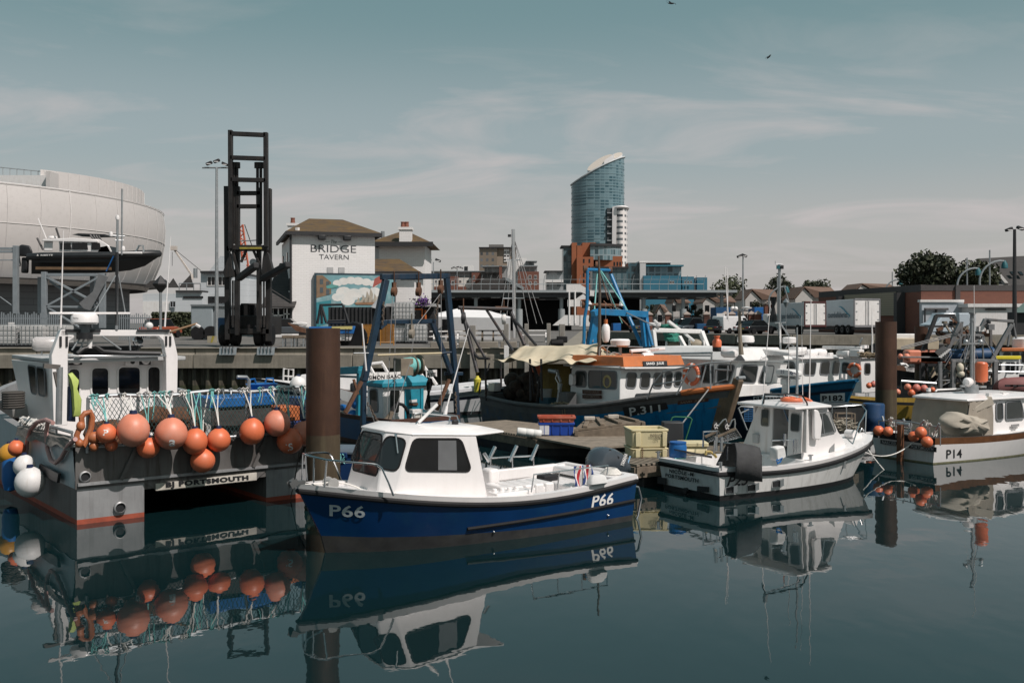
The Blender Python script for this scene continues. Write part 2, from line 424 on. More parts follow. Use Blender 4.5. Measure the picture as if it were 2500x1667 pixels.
def pile(px,py,Y,r,label,zs=(.45,1.4)):
 p=PX(px,py,Y);top=p.z
 t=thing('mooring_pile',label,'mooring pile',(p.x,Y,0),group='steel mooring piles')
 s=MB();n=28;zz=[-.8,zs[0],zs[1],top]
 for i,m in enumerate((PLG,PLW,PLM)):
  s.use(m);s.loft([[V((r*math.cos(2*math.pi*k/n),r*math.sin(2*math.pi*k/n),z)) for k in range(n)] for z in(zz[i],zz[i+1])],caps=False)
 s.make('pipe',t)
 s=MB();s.use(PLM)
 rr=r-.025
 s.loft([[V((q*math.cos(2*math.pi*k/n),q*math.sin(2*math.pi*k/n),z)) for k in range(n)] for q,z in((r,top),(r,top+.012),(rr,top+.012),(rr,top-.3),(.01,top-.3))],caps=False)
 s.make('rim',t)
 s=MB();s.use(PLG);
 for i in range(70):
  a=R.uniform(0,6.28);z=R.uniform(-.1,.5)*R.random()+.05;s.ball((r*math.cos(a),r*math.sin(a),z),R.uniform(.02,.05),(1,1,1.4),6,4)
 s.make('weed',t)
pile(789,803,18.8,.318,'thick brown rusty mooring pile standing beyond the bow of the blue fishing boat')
pile(2163,786,31.5,.325,'brown rusty mooring pile between the blue hulled boat and the yellow boat hung with buoys')
pile(2249,797,39.5,.25,'slim dark rusty mooring pile among the grey trawler gear',(.8,1.6))
# ================================================================ boats: hull toolkit
def _pl(s,px,py,a,b,c):
 d=s.r@V(((px-1250)/F,1,-(py-HZ)/F));n=(V(b)-V(a)).cross(V(c)-V(a))
 return s.o+d*((V(a)-s.o).dot(n)/d.dot(n))
Fr.pl=_pl
class Hull:
 def __init__(s,L,bt,zs,draft=.4,rake=.5,trake=0.0,f0=.9,f1=.4,pw=.8):
  s.L,s.bt,s.zs,s.draft,s.rake,s.trake,s.f0,s.f1,s.pw=L,bt,zs,draft,rake,trake,f0,f1,pw
 def sheer(s,t):return ci(s.zs,t)
 def x(s,t,z):return t*s.L+s.rake*max(z,-.1)*t**5-s.trake*z*(1-t)**6
 def pt(s,t,z,side,off=0.0):
  zz=ci(s.zs,t);b=ci(s.bt,t);q=min(1,max(0,(z+s.draft)/(zz+s.draft)))
  lo=lerp(s.f0,s.f1,t**2.2);p=V((s.x(t,z),side*(b*(lo+(1-lo)*q**s.pw)),z))
  if off:
   e=.004;t0=min(t,1-e)
   a=s.pt(t0,z,side);bb=s.pt(t0+e,z,side);c=s.pt(t0,z+.01,side)
   n=(bb-a).cross(c-a);n=n.normalized()
   if n.y*side<0:n=-n
   p+=n*off
  return p
 def tx(s,x,z):
  a,b=0.0,1.0
  for _ in range(26):
   m=(a+b)/2
   if s.x(m,z)<x:a=m
   else:b=m
  return(a+b)/2
 def xz(s,fr,px,py,side):
  y=ci(s.bt,.4)*side
  for _ in range(8):
   p=fr.y(px,py,y);y=s.pt(s.tx(p.x,p.z),p.z,side).y
  return p.x,p.z
 def build(s,name,parent,rows,ts=None,tm=None,bevel=0):
  """rows: (height function of t, material of the strip above)"""
  ts=ts or[i/20 for i in range(21)];mb=MB();n=len(rows)
  P=[[s.pt(t,h(t),1) for h,_ in rows] for t in ts];Q=[[s.pt(t,h(t),-1) for h,_ in rows] for t in ts]
  for i in range(n-1):
   for k in range(len(ts)-1):
    m=rows[i][1];mb.use(m((ts[k]+ts[k+1])/2) if callable(m) else m)
    mb.loft([[P[j][i],P[j][i+1]] for j in(k,k+1)],close=False)
    mb.loft([[Q[j][i+1],Q[j][i]] for j in(k,k+1)],close=False)
   for k,m in((0,tm),(-1,None)):
    q=rows[i][1];mb.use(m[i] if isinstance(m,list) else(m or(q(ts[k]) if callable(q) else q)));mb.poly([P[k][i],Q[k][i],Q[k][i+1],P[k][i+1]] if k==0 else[Q[k][i],P[k][i],P[k][i+1],Q[k][i+1]])
  s.ob=mb.make(name,parent,bevel=bevel,weld=True,ang=45);return s.ob
 def inner(s,name,parent,mats,deck,inset=.07,t0=0.0,t1=.97,drop=None,N=18):
  """gunwale cap, inner bulwark and deck; deck: height function of t"""
  mb=MB();ts=[lerp(t0,t1,i/N) for i in range(N+1)]
  def rng(t,sd):
   z=s.sheer(t);p=s.pt(t,z,sd);w=max(.01,abs(p.y)-inset)
   d=min(z,deck(t));pd=s.pt(t,d,sd);wd=max(.01,min(w,abs(pd.y)-.04));
   xo=p.x if t>t0 else p.x+inset
   return[p,V((xo,sd*w,z)),V((xo,sd*wd,d)),V((xo,0,d+.03))]
  for sd in(1,-1):
   rr=[rng(t,sd) for t in ts]
   for k,m in enumerate(mats):
    mb.use(m);mb.loft([[r[k],r[k+1]] if sd<0 else[r[k+1],r[k]] for r in rr],close=False)
  a,b=rng(t0,1),rng(t0,-1)
  mb.use(mats[0]);mb.poly([a[0],b[0],b[1],a[1]]);mb.use(mats[1]);mb.poly([a[1],b[1],b[2],a[2]])
  return mb.make(name,parent)
 def belt(s,name,parent,mat,off,r,t0=0.0,t1=1.0,stern=True,sides=(1,-1),N=26,n=8,zf=None,out=0.0):
  mb=MB();mb.use(mat);zf=zf or(lambda t:s.sheer(t)-off)
  L={sd:[s.pt(lerp(t0,t1,i/N),zf(lerp(t0,t1,i/N)),sd,out) for i in range(N+1)] for sd in(1,-1)}
  if len(sides)==2 and t1>=.99:
   pts=L[1]+L[-1][::-1];mb.tube(pts,r,n,closed=stern)
  else:
   for sd in sides:mb.tube(L[sd],r,n)
   if stern and len(sides)==2:mb.tube([L[1][0],L[-1][0]],r,n)
  return mb.make(name,parent)
 def decal(s,mb,fr,side,pxs,txt=None,bold=0.0,shear=0.0,off=.006,n=8):
  """pxs: photo pixels bl, br, tr, tl of a plate or of the lettering's box"""
  q=[V((*s.xz(fr,a,b,side),0)) for a,b in pxs]
  if txt:vs,fs=letters(txt,bold,shear)
  else:
   vs=[(i/n,j) for j in(0,1) for i in range(n+1)];fs=[(i,i+1,n+2+i,n+1+i) for i in range(n)]
  out=[]
  for a,b in vs:
   p=bil(q,a,b);out.append(s.pt(s.tx(p.x,p.y),p.y,side,off))
  return mb.add(out,fs)
def zf(d):return lambda t:d
def rail(parent,pts,r=.014,posts=(),mat=None,name='rail',fr=None):
 s=MB();s.use(mat or STL);s.tube(pts,r,6)
 for a,b in posts:s.tube([a,b],r*.9,6)
 return s.make(name,parent,world=fr)
def lifebuoy(name,label,c,n,r=.33):
 """orange ring with four pale bands"""
 c,n=V(c),V(n).normalized();u,w=perp(n);s=MB()
 for k in range(24):
  a0,a1=2*math.pi*k/24,2*math.pi*(k+1)/24
  s.use(WHD if k%6==0 else ORG)
  s.tube([c+(u*math.cos(a0)+w*math.sin(a0))*r,c+(u*math.cos(a1)+w*math.sin(a1))*r],.075,8)
 ob=s.make(name,loc=c,ang=80);return tag(ob,label,'lifebuoy','orange lifebuoys')
def radome(parent,c,r=.3,h=.22,name='radar_dome'):
 s=MB();s.use(WHT);s.lathe([(r*.75,-h*.5),(r,-h*.3),(r,h*.15),(r*.9,h*.42),(r*.4,h*.5),(.001,h*.52)],c,n=24)
 o=s.make(name,parent);s=MB();s.use(GRB);s.cyl(V(c)-V((0,0,h*.9)),V(c)-V((0,0,h*.48)),r*.35,r*.3);s.make('radar_bracket',parent);return o
def buoy(c,r,label,mat=None,sx=1.0,group='round orange fender buoys hung on the boats',eye=None,mark=None):
 """inflated fender: round body that narrows to a ribbed neck with an eye"""
 c=V(c);m=mat or ORG
 t=thing('buoy',label,'buoy',c,group=group)
 s=MB();s.use(m);pr=[]
 for j in range(13):
  a=math.pi*j/12;z=-r*math.cos(a);q=r*math.sin(a)*sx
  pr.append((max(q,.012),z if j<10 else z*(1.0+.02*(j-9))))
 s.lathe(pr,(0,0,0),n=24)
 b=s.make('body',t);b.rotation_euler=(R.uniform(-.25,.25),R.uniform(-.25,.25),R.uniform(0,6) if not mark else 0);b.scale=(R.uniform(.95,1.04),R.uniform(.95,1.04),R.uniform(.97,1.06)) if not mark else(1,1,1)
 s=MB();s.use(eye or M('navy_buoy_neck',(.012,.022,.07),.5));s.cyl((0,0,r*.93),(0,0,r*1.22),r*.24,r*.2,10)
 s.lathe([(r*.25,r*.95),(r*.25,r*1.02),(r*.2,r*1.04)],n=12)
 s.make('neck',t)
 if mark:
  s=MB();s.use(WLT);vs,fs=letters(mark[0],.02);pts=[]
  for a,bq in vs:
   th=mark[1]+(a-.5)*mark[3];ph=mark[2]+(bq-.5)*mark[3]*1.2;rr=r*1.008
   pts.append((rr*sx*math.cos(ph)*math.sin(th),-rr*sx*math.cos(ph)*math.cos(th),rr*math.sin(ph)))
  s.add(pts,fs);s.make('mark',b)
 return t
# ================================================================ blue day boat P66
DBL=M('dark_blue_gelcoat',(.0015,.028,.105),.22,var=.15,scale=1.2,coat=.5,dirt=(.006,.05,.10),damt=.3)
BOOT=M('grey_antifouling',(.028,.029,.03),.7,var=.35,scale=4,dirt=(.07,.065,.05),damt=.3)
def p66():
 fr,L=boat_frame((803,1347),(1549.6,1271.6),1.0,1)
 Z=lambda a,b:(700+a/2.6133,980+b/2.6133)
 t=thing('day_boat','dark blue fishing day boat with a white cabin, lettered P66 on bow and stern','boat',fr.loc,fr.rz)
 h=Hull(L,[(0,1.0),(.3,1.1),(.55,1.06),(.75,.94),(.9,.60),(1,.035)],[(0,.82),(.25,.72),(.5,.72),(.75,.86),(1,1.1)],draft=.4,rake=.5,trake=.08,f0=.88,f1=.30)
 h.build('hull',t,[(zf(-.4),BOOT),(lambda t:lerp(.10,.27,t**1.6),DBL),(lambda t:h.sheer(t)-.15,DBL),(lambda t:h.sheer(t)-.08,WHT),(h.sheer,WHT)])
 h.inner('deck',t,[WHT,WHT,WHT],lambda u:.22 if u<.42 else lerp(.22,.72,min(1,(u-.42)/.1)) if u<.52 else h.sheer(u)-.05,inset=.16)
 h.belt('rubbing_strake',t,RUB,.12,.045,N=40)
 h.belt('lower_strake',t,RUB,0,.028,0,.64,stern=False,zf=lambda u:lerp(.36,.27,min(1,u/.64)),out=.01)
 s=MB();s.use(M('silver_lettering',(.46,.50,.52),.5,var=.05))
 h.decal(s,fr,1,[Z(273,728),Z(500,740),Z(500,664),Z(273,655)],'P66',.02)
 s.make('bow_number',t)
 s=MB();s.use(WLT);h.decal(s,fr,1,[Z(1942,677),Z(2078,655),Z(2090,578),Z(1955,597)],'P66',.02)
 s.make('stern_number',t)
 for a,b in((1320,830),(2048,726)):
  x,z=h.xz(fr,*Z(a,b),1);s=MB();s.use(STL);s.ball(h.pt(h.tx(x,z),z,1,.01),.022,n=10,m=6);s.make('skin_fitting',t)
 nb=[fr.y(*Z(490,566),.52),fr.y(*Z(682,600),.73),fr.y(*Z(1312,594),.90)]
 nt=[fr.y(*Z(626,190),.38),fr.y(*Z(800,212),.70),fr.y(*Z(1210,214),.74)]
 mir=lambda p:V((p.x,-p.y,p.z))
 for p in nb:p.z-=.1
 def onpl(p,a,b,c,k):
  n=(b-a).cross(c-a);p[k]-=(p-a).dot(n)/n[k]
 onpl(nb[2],nb[1],nt[1],nt[2],1);onpl(nb[0],nb[1],nt[1],nt[0],0)
 bot=nb+[mir(p) for p in nb[::-1]];top=nt+[mir(p) for p in nt[::-1]]
 zt=sum(p.z for p in nt)/3
 s=MB();s.use(WHT);s.loft([bot,top],caps=False)
 s.make('cabin',t,bevel=.025)
 s=MB();s.use(WHT)
 rf=[V(p) for p in top]
 ax=fr.y(*Z(1385,190),.74).x
 edge=[top[0],top[1],top[2],V((ax,.74,top[2].z+.02)),V((ax,-.74,top[2].z+.02)),top[3],top[4],top[5]]
 edge=[e+V((.0,math.copysign(.012,e.y),0)) for e in edge];edge[0].x+=.015;edge[7].x+=.015
 c0=sum(edge,V())/8
 mid=[V((lerp(c0 .x,e.x,.72),e.y*.72,e.z+.095)) for e in edge]
 s.loft([[e-V((0,0,.012)) for e in edge],[e+V((0,0,.014)) for e in edge],[e.lerp(m,.35)+V((0,0,.012)) for e,m in zip(edge,mid)],mid])
 s.make('cabin_roof',t,bevel=.02)
 inn=V((c0 .x,0,.9))
 s1,s2,s3=nb[1],nt[1],nt[2]
 P=lambda a,b:fr.pl(*Z(a,b),s1,s2,s3)
 w=window(t,[P(757,436),P(1172,440),P(1108,243),P(812,243)],inn,r=.09,fw=.028,fm=RUB)
 s=MB();s.use(M('window_blind',(.12,.125,.13),.7));g=[P(965,436),P(1085,438),P(1080,248),P(965,248)]
 nn=(g[1]-g[0]).cross(g[3]-g[0]).normalized();nn=nn if nn.y>0 else-nn
 s.poly([q+nn*.0075 for q in g]);s.make('blind',w)
 C=lambda a,b:fr.pl(*Z(a,b),nb[0],nb[1],nt[0])
 cw=[C(556,412),C(705,440),C(760,245),C(640,222)]
 window(t,cw,inn,r=.09,fw=.025,fm=RUB,gm=glassM('tinted_windscreen',(.02,.025,.028),.35))
 window(t,[mir(p) for p in cw],inn,r=.09,fw=.025,fm=RUB,gm=MC['tinted_windscreen'])
 fw=[nb[0].lerp(nt[0],.30),mir(nb[0]).lerp(mir(nt[0]),.30),mir(nb[0]).lerp(mir(nt[0]),.93),nb[0].lerp(nt[0],.93)]
 for p in fw:p.y*=.84
 window(t,fw,inn,r=.08,fw=.025,fm=RUB,gm=MC['tinted_windscreen'])
 far=[mir(q) for q in(P(757,436),P(1172,440),P(1108,243),P(812,243))]
 window(t,far,inn,r=.09,fw=.028,fm=RUB)
 s=MB();s.use(BLK);a=C(700,215);b=C(712,330);n0=(nb[1]-nb[0]).cross(nt[0]-nb[0]).normalized();n0=n0 if n0 .y>0 else-n0
 s.use(STL);s.bar(a+n0*.04,b+n0*.03,.012,.02);s.cyl(a,a+n0*.05,.02);s.make('windscreen_wiper',t)
 s=MB();s.use(GAL);hx=fr.y(*Z(640,400),.3);s.tube([V((hx.x-.25+.16*math.sin(k/14*6.283),.28+.0,.95))+V((0,.2*math.cos(k/14*6.283),.12*math.sin(k/14*6.283))) for k in range(14)],.014,6,closed=True);s.make('steering_wheel',t)
 s=MB();s.use(M('cabin_console',(.05,.052,.055),.7));s.box(hx.x-.1,nb[1].x-.15,-.55,.6,.5,.9);s.make('console',t,bevel=.03)
 top_=[fr.y(*Z(682,600),.88),fr.y(*Z(650,520),.86),fr.y(*Z(605,425),.84),fr.y(*Z(575,403),.82),fr.y(*Z(545,398),.80),fr.y(*Z(390,385),.62),fr.y(*Z(255,372),.42),fr.y(*Z(148,347),.06)]
 full=top_+[mir(p) for p in top_[::-1]]
 pst=[]
 for px,py,yy,k in((172,515,.12,7),(240,548,.40,6)):
  q=fr.y(*Z(px,py),yy);tq=top_[k] if k==6 else top_[7].lerp(top_[6],.25);pst+=[(tq,q),(mir(tq),mir(q))]
 rail(t,full,.016,pst,name='bow_rail')
 ra=[fr.y(*Z(a,b),1.0) for a,b in((1560,578),(1577,465),(1740,445),(1885,425),(2050,408),(2042,470))]
 rail(t,ra,.013,[(ra[2],fr.y(*Z(1727,556),1.0)),(ra[3],fr.y(*Z(1885,530),1.0))],name='side_rail')
 e=[fr.y(*Z(a,b),.1) for a,b in((815,105),(818,78),(850,72),(1020,88),(1045,95),(1040,110),(1032,190))]
 rail(t,e,.014,[(fr.y(*Z(1085,92),-.35),fr.y(*Z(1128,188),-.2)),(fr.y(*Z(1040,92),.1),fr.y(*Z(1085,92),-.35))],name='roof_hoop')
 s=MB();s.use(BLK);s.cbox(fr.y(*Z(1074,137),0),(.09,.08,.1));s.cbox(fr.y(*Z(1133,186),0),(.13,.07,.03));s.make('horn',t,bevel=.01)
 s=MB();s.use(WHT);s.tube([fr.y(*Z(1010,85),.05),fr.y(*Z(1022,30),.05)],.035,8,r1=.02);s.tube([fr.y(*Z(1020,40),.05),fr.y(1144.5,801,.05)],.013,6,r1=.006);s.make('whip_aerial',t)
 s=MB();s.use(WHD);s.cyl(fr.y(*Z(825,150),.15),fr.y(*Z(960,18),.15),.026,n=10);s.use(STL);s.cyl(fr.y(*Z(818,158),.15),fr.y(*Z(840,135),.15),.03);s.make('rod_tube',t)
 s=MB();s.use(GAL);tip=h.pt(1,h.sheer(1),1);s.use(M('dull_roller_steel',(.12,.125,.125),.5,metal=.4));s.cbox(tip+V((-.02,0,.02)),(.22,.1,.04));s.cbox(tip+V((.05,.055,.01)),(.13,.01,.1),ry=.5);s.cbox(tip+V((.05,-.055,.01)),(.13,.01,.1),ry=.5);s.cyl(tip+V((.07,-.055,.03)),tip+V((.07,.055,.03)),.03);s.make('anchor_roller',t)
 s=MB();s.use(M('rope_drum_grey',(.3,.3,.29),.6));q=fr.y(*Z(280,520),.1);s.cyl(q+V((0,-.08,0)),q+V((0,.08,0)),.07);s.cyl(q+V((0,-.11,0)),q+V((0,-.09,0)),.09);s.cyl(q+V((0,.11,0)),q+V((0,.09,0)),.09);s.make('anchor_winch',t,bevel=.006)
 s=MB();s.use(RPW);s.tube(sag(fr.y(*Z(305,520),.15),fr.y(*Z(490,570),.3),-.04),.014,6);s.tube(sag(fr.y(*Z(270,515),.15),fr.y(*Z(60,522),.03),.02),.012,6);s.make('mooring_rope',t)
 s=MB();s.use(WHT);a=fr.y(*Z(1375,560),.45);b=fr.y(*Z(1700,540),.45)
 for k in range(5):
  x=lerp(a.x,b.x,(k+.5)/5);s.cbox((x,.2,.50),(abs(b.x-a.x)/5*.86,.62,.52))
 s.box(min(a.x,b.x),max(a.x,b.x),-.08,.48,.22,.70);s.make('engine_box',t,bevel=.035,seg=3)
 s=MB();s.use(WHT);a=fr.y(*Z(1330,585),.86);b=fr.y(*Z(1560,560),.86);s.box(b.x,a.x,.62,.92,h.sheer(.3)-.02,h.sheer(.3)+.05)
 for k in range(4):s.cyl((lerp(a.x,b.x,.12+.2*k),.72,h.sheer(.3)),(lerp(a.x,b.x,.12+.2*k),.72,h.sheer(.3)+.1),.04)
 s.make('bait_tray',t,bevel=.012)
 s=MB();s.use(WHT);a=fr.y(*Z(1300,480),-.95);b=fr.y(*Z(1720,435),-.95);s.box(min(a.x,b.x),max(a.x,b.x),-1.02,-.9,h.sheer(.3)-.1,h.sheer(.3)+.10);s.make('far_coaming',t,bevel=.02)
 s=MB();s.use(STL);a=fr.y(*Z(1295,360),-.95);b=fr.y(*Z(1580,345),-.95);s.tube([a,b],.016,6)
 for q in(.02,.5,.98):
  p=a.lerp(b,q);s.tube([p,V((p.x,p.y,.74))],.013,6);s.cyl(p+V((.07,0,-.08)),p+V((-.1,0,.2)),.035,n=10)
 s.make('rod_rack',t)
 s=MB();s.use(GRB);p0=fr.y(*Z(1232,330),.35);s.tube([fr.y(*Z(1220,300),.5),fr.y(*Z(1242,372),.5)],.022,8);s.use(STL);s.tube([fr.y(*Z(1260,330),.3),fr.y(*Z(1290,378),.3)],.032,8);s.make('grab_handle',t)
 s=MB();s.use(WHT);p=fr.y(*Z(1300,400),-.3);s.cbox((p.x,-.3,.62),(.22,.3,.7));s.make('cabin_locker',t,bevel=.05)
 s=MB();s.use(M('dark_recess',(.01,.01,.012),.8));a=fr.y(*Z(1645,470),-.3);b=fr.y(*Z(1735,520),-.3);s.box(min(a.x,b.x),max(a.x,b.x),-.55,-.3,.3,.72);s.make('fuel_hatch',t,bevel=.02)
 s=MB();s.use(WHT);a=fr.y(*Z(1750,500),0);b=fr.y(*Z(1925,430),0);s.box(.12,a.x,-.85,.3,.22,.62);s.make('stern_seat',t,bevel=.04)
 tr=fr.y(*Z(2060,500),.8)
 s=MB();s.use(WHT);s.box(-.12,.36,-.98,.98,.66,.79);s.make('aft_deck',t,bevel=.03)
 s=MB();s.use(RPW);p=fr.y(*Z(2070,490),.6)
 for k in range(5):s.tube([V((.15+(.17-.02*k)*math.cos(a/12*6.283),.55+(.2-.02*k)*math.sin(a/12*6.283),.81+.018*k)) for a in range(12)],.014,5,closed=True)
 s.make('rope_coil',t)
 s=MB();s.use(STL)
 for y in(.55,.85):s.tube([V((-.05,y,.6)),V((-.22,y,.56)),V((-.3,y,.35)),V((-.22,y,.05)),V((-.12,y,-.1))],.022,7)
 s.make('boarding_ladder',t)
 g=thing('folded_flag','red, white and blue flag bundled over the stern seat of the blue boat','flag',fr.m@V((.55,.25,.62)),fr.rz)
 s=MB();a=fr.y(*Z(1832,512),.3);b=fr.y(*Z(1938,505),.3);cols=[(.03,.06,.2),(.7,.68,.66),(.5,.03,.04),(.7,.68,.66),(.03,.06,.2),(.7,.68,.66),(.5,.03,.04),(.7,.68,.66),(.03,.06,.2)]
 nm=['flag_blue','flag_white','flag_red'];ix=[0,1,2,1,0,1,2,1,0]
 for k,c in enumerate(cols):
  s.use(M(nm[ix[k]],c,.8))
  x0,x1=lerp(a.x,b.x,k/9),lerp(a.x,b.x,(k+1)/9)
  rows_=[]
  for j in range(6):
   z=.60+.36*j/5;sh=.05*(1-abs(2*j/5-1))*(1 if k<4 else-1)
   rows_.append([V((x0+sh*.6,.33+.03*math.sin(k*1.3+j),z)),V((x1+sh*.6,.33+.03*math.sin((k+1)*1.3+j),z))])
  s.loft(rows_,close=False)
 ob=s.make('cloth',g,loc=None,world=None);ob.location=g.matrix_basis.inverted()@fr.m@V((0,0,0));
 o=thing('outboard_motor','large dark grey outboard engine tilted up on the stern of the blue boat P66','outboard motor',fr.m@V((-.1,-.35,.6)),fr.rz)
 OG=M('outboard_grey_paint',(.05,.062,.075),.25,var=.1,coat=.5)
 lo=fr.y(*Z(1990,455),-.35);hi=fr.y(*Z(2020,290),-.35)
 cx,cz=(fr.y(*Z(2045,375),-.35).x,fr.y(*Z(2045,375),-.35).z)
 def cp(px,py):q=fr.y(*Z(px,py),-.35);return q
 prof=[cp(1938,440),cp(1940,385),cp(1965,320),cp(2005,290),cp(2050,290),cp(2110,325),cp(2150,375),cp(2165,440),cp(2120,458),cp(2000,460)]
 c=sum(prof,V())/len(prof)
 s=MB();s.use(OG);rings=[]
 for yy,k in((-.27,.62),(-.24,.84),(-.17,.97),(0,1.02),(.17,.97),(.24,.84),(.27,.62)):
  rings.append([V((c.x+(p.x-c.x)*k,p.y+yy,c.z+(p.z-c.z)*k)) for p in rpoly(prof,.12,3)])
 s.loft(rings);cw=s.make('cowling',o,world=None);iv=o.matrix_basis.inverted()@fr.m
 cw.matrix_basis=iv
 s=MB();s.use(WLT)
 qd=[cp(2068,402),cp(2090,322),cp(2105,330),cp(2088,410)]
 qd=[cp(2066,398),cp(2093,318),cp(2078,312),cp(2052,392)]
 qd=[q+V((0,.264,0)) for q in(cp(2085,404),cp(2112,328),cp(2092,316),cp(2064,392))]
 s.quadtext('YAMAHA',qd,.022,.03,nrm=V((0,1,0)));x=s.make('lettering',o);x.matrix_basis=iv
 s=MB();s.use(M('pale_blue_stripe',(.25,.42,.6),.4));a,b=cp(2104,428),cp(2136,338);s.bar(a+V((0,.255,0)),b+V((0,.245,0)),.012,.03);s.use(BLK);a,b=cp(2010,300),cp(2060,350);s.bar(a+V((0,.22,0)),b+V((0,.27,0)),.02,.03);x=s.make('stripe',o);x.matrix_basis=iv
 s=MB();s.use(OG);s.cbox((-.25,-.35,.62),(.16,.2,.5),ry=-.3);s.cbox((-.38,-.35,.15),(.22,.12,.7),ry=-.2);s.lathe([(.001,-.3),(.06,-.2),(.075,0),(.05,.2),(.02,.3)],(-.45,-.35,-.12),(1,0,0),12);x=s.make('midsection',o,bevel=.02);x.matrix_basis=iv
 s=MB();s.use(M('white_canvas_bag',(.66,.66,.65),.8,bump=.3,bscale=12));p=fr.y(*Z(1980,500),1.06)
 s.loft([rpoly([V((p.x+a*w,p.y+b*d,z)) for a,b in((-1,-1),(1,-1),(1,1),(-1,1))],.05) for w,d,z in((.16,.05,p.z-.09),(.19,.085,p.z-.05),(.17,.07,p.z+.04),(.12,.04,p.z+.09))])
 x=s.make('bag',loc=None);x.matrix_basis=fr.m;tag(x,'small white bag slung on the stern rail of the blue boat','bag')
 return fr,h
P66F,P66H=p66()
# ================================================================ grey catamaran workboat
def catamaran():
 c1=GP(188,1281);rz=math.atan2(.776,-.63);port=V((-.776,-.63,0));hb=2.5
 s0=c1-port*hb;fr=Fr((s0 .x,s0 .y,0),rz)
 t=thing('catamaran_workboat','grey aluminium catamaran fishing boat with white wheelhouse, BJ PORTSMOUTH across its stern','boat',fr.loc,rz)
 A=lambda a,b:(a/3.016,780+b/3.016)
 B=lambda a,b:(350+a/3.016,880+b/3.016)
 C=lambda a,b:(a/3.136,380+b/3.136)
 DAL=M('shaded_stained_aluminium',(.13,.125,.12),.55,metal=.2,var=.35,scale=1.2,dirt=(.05,.036,.028),damt=.5,streak=True)  # dark grey base holds the stern's shadow, brown streaks are stains
 SAL=M('pale_blue_hull_paint',(.42,.48,.51),.45,var=.08,dirt=(.2,.19,.17),damt=.25,streak=True)
 RED=M('red_boot_topping',(.32,.07,.038),.65,var=.25,scale=4,dirt=(.12,.06,.04),damt=.35)
 DKD=M('grey_deck_paint',(.30,.295,.285),.8,var=.15,scale=2,dirt=(.15,.13,.1),damt=.3)
 ti=fr.x(352,1260,0).y;ri=fr.x(650,1225,0).y
 zk=fr.x(187,1194,0).z;zt=fr.x(187,1092,0).z;zb=fr.x(440,1185,0).z
 for nm,ya,yb in(('port_hull',hb,ti),('starboard_hull',ri,-hb)):
  m=(ya+yb)/2;w=abs(ya-yb)/2;s=MB();rings=[]
  for i in range(13):
   u=i/12;x=u*10.2;k=1 if u<.6 else 1-((u-.6)/.4)**2.2*.96;zz=zk+.6*max(0,u-.4)**1.5
   rings.append([V((x+.8*(z if u>.95 else 0),m+sg*w*k,z)) for sg,z in((1,-.4),(1,0),(1,.085),(1,zz),(-1,zz),(-1,.085),(-1,0),(-1,-.4))])
  for k in range(8):
   s.use(RED if k in(0,1,5,6) else DAL);k2=(k+1)%8
   s.loft([[r[k],r[k2]] for r in rings],close=False)
  s.use(RED);r=rings[0];s.poly([r[7],r[6],r[5],r[2],r[1],r[0]]);s.use(ALU);s.poly([r[5],r[4],r[3],r[2]])
  s.make(nm,t)
 def half(u):return hb+.02 if u<.62 else(hb+.02)*(1-((u-.62)/.38)**2.1*.8)
 def sh(u):return zt+1.25*max(0,u-.25)**1.6
 s=MB();us=[i/16 for i in range(17)]
 for sg in(1,-1):
  s.use(SAL);s.loft([[V((u*10.6,sg*half(u),zk+.6*max(0,u-.4)**1.5)),V((u*10.6,sg*(half(u)+.05),sh(u)))] for u in us],close=False)
  s.use(ALU);s.loft([[V((u*10.6,sg*(half(u)+.05),sh(u))),V((u*10.6,sg*(half(u)-.12),sh(u)))] for u in us],close=False)
  s.loft([[V((u*10.6,sg*(half(u)-.12),sh(u))),V((u*10.6,sg*(half(u)-.12),.75+sh(u)-zt))] for u in us],close=False)
 s.use(DKD);s.loft([[V((u*10.6,half(u)-.12,.75+sh(u)-zt)),V((u*10.6,-half(u)+.12,.75+sh(u)-zt))] for u in us],close=False)
 s.use(DAL);s.loft([[V((u*10.6,half(u),zk)),V((u*10.6,-half(u),zk))] for u in us],close=False)
 s.make('topsides',t)
 s=MB();s.use(DAL);s.poly([V((0,ti,zk)),V((0,ri,zk)),V((0,ri,zb)),V((0,ti,zb))])
 s.slab([V((-.02,hb+.03,zk)),V((-.02,-hb-.03,zk)),V((-.02,-hb-.03,zt)),V((-.02,hb+.03,zt))],(.05,0,0))
 s.slab([V((-.02,ti,zk)),V((-.02,ti-.25,zb-.06)),V((-.02,ri+.25,zb-.06)),V((-.02,ri,zk)),V((-.02,ri,zk+.03)),V((-.02,ti,zk+.03))],(.05,0,0))
 for y in(1.6,.3,-.9,-1.9):s.bar(V((-.06,y-.1,zt-.05)),V((-.06,y+.18,zk+.1)),.07,.06)
 s.use(ALU);s.bar(V((-.05,hb,zk+.08)),V((-.05,-hb,zk+.08)),.05,.05)
 s.make('transom',t)
 for px,py,r in((625,1155,33),(883,1382,36)):
  s=MB()
  q=fr.x(*A(px,py),-.03);rr=r/3.016*17.5/F
  s.use(ALU);s.lathe([(rr*1.25,-.02),(rr*1.25,.03),(rr,.045),(rr,-.02)],q,(-1,0,0),18);s.use(BLK);s.lathe([(rr,.0),(rr,.01),(.001,.012)],q,(-1,0,0),18);s.make('exhaust_port',t)
 s=MB();s.use(M('worn_name_board',(.55,.52,.46),.8,var=.2,scale=6,dirt=(.2,.17,.13),damt=.4))
 qd=[fr.x(*B(a,b),-.03) for a,b in((88,955),(830,877),(830,822),(88,905))]
 s.slab(qd,(-.03,0,0));nb=s.make('name_board',t)
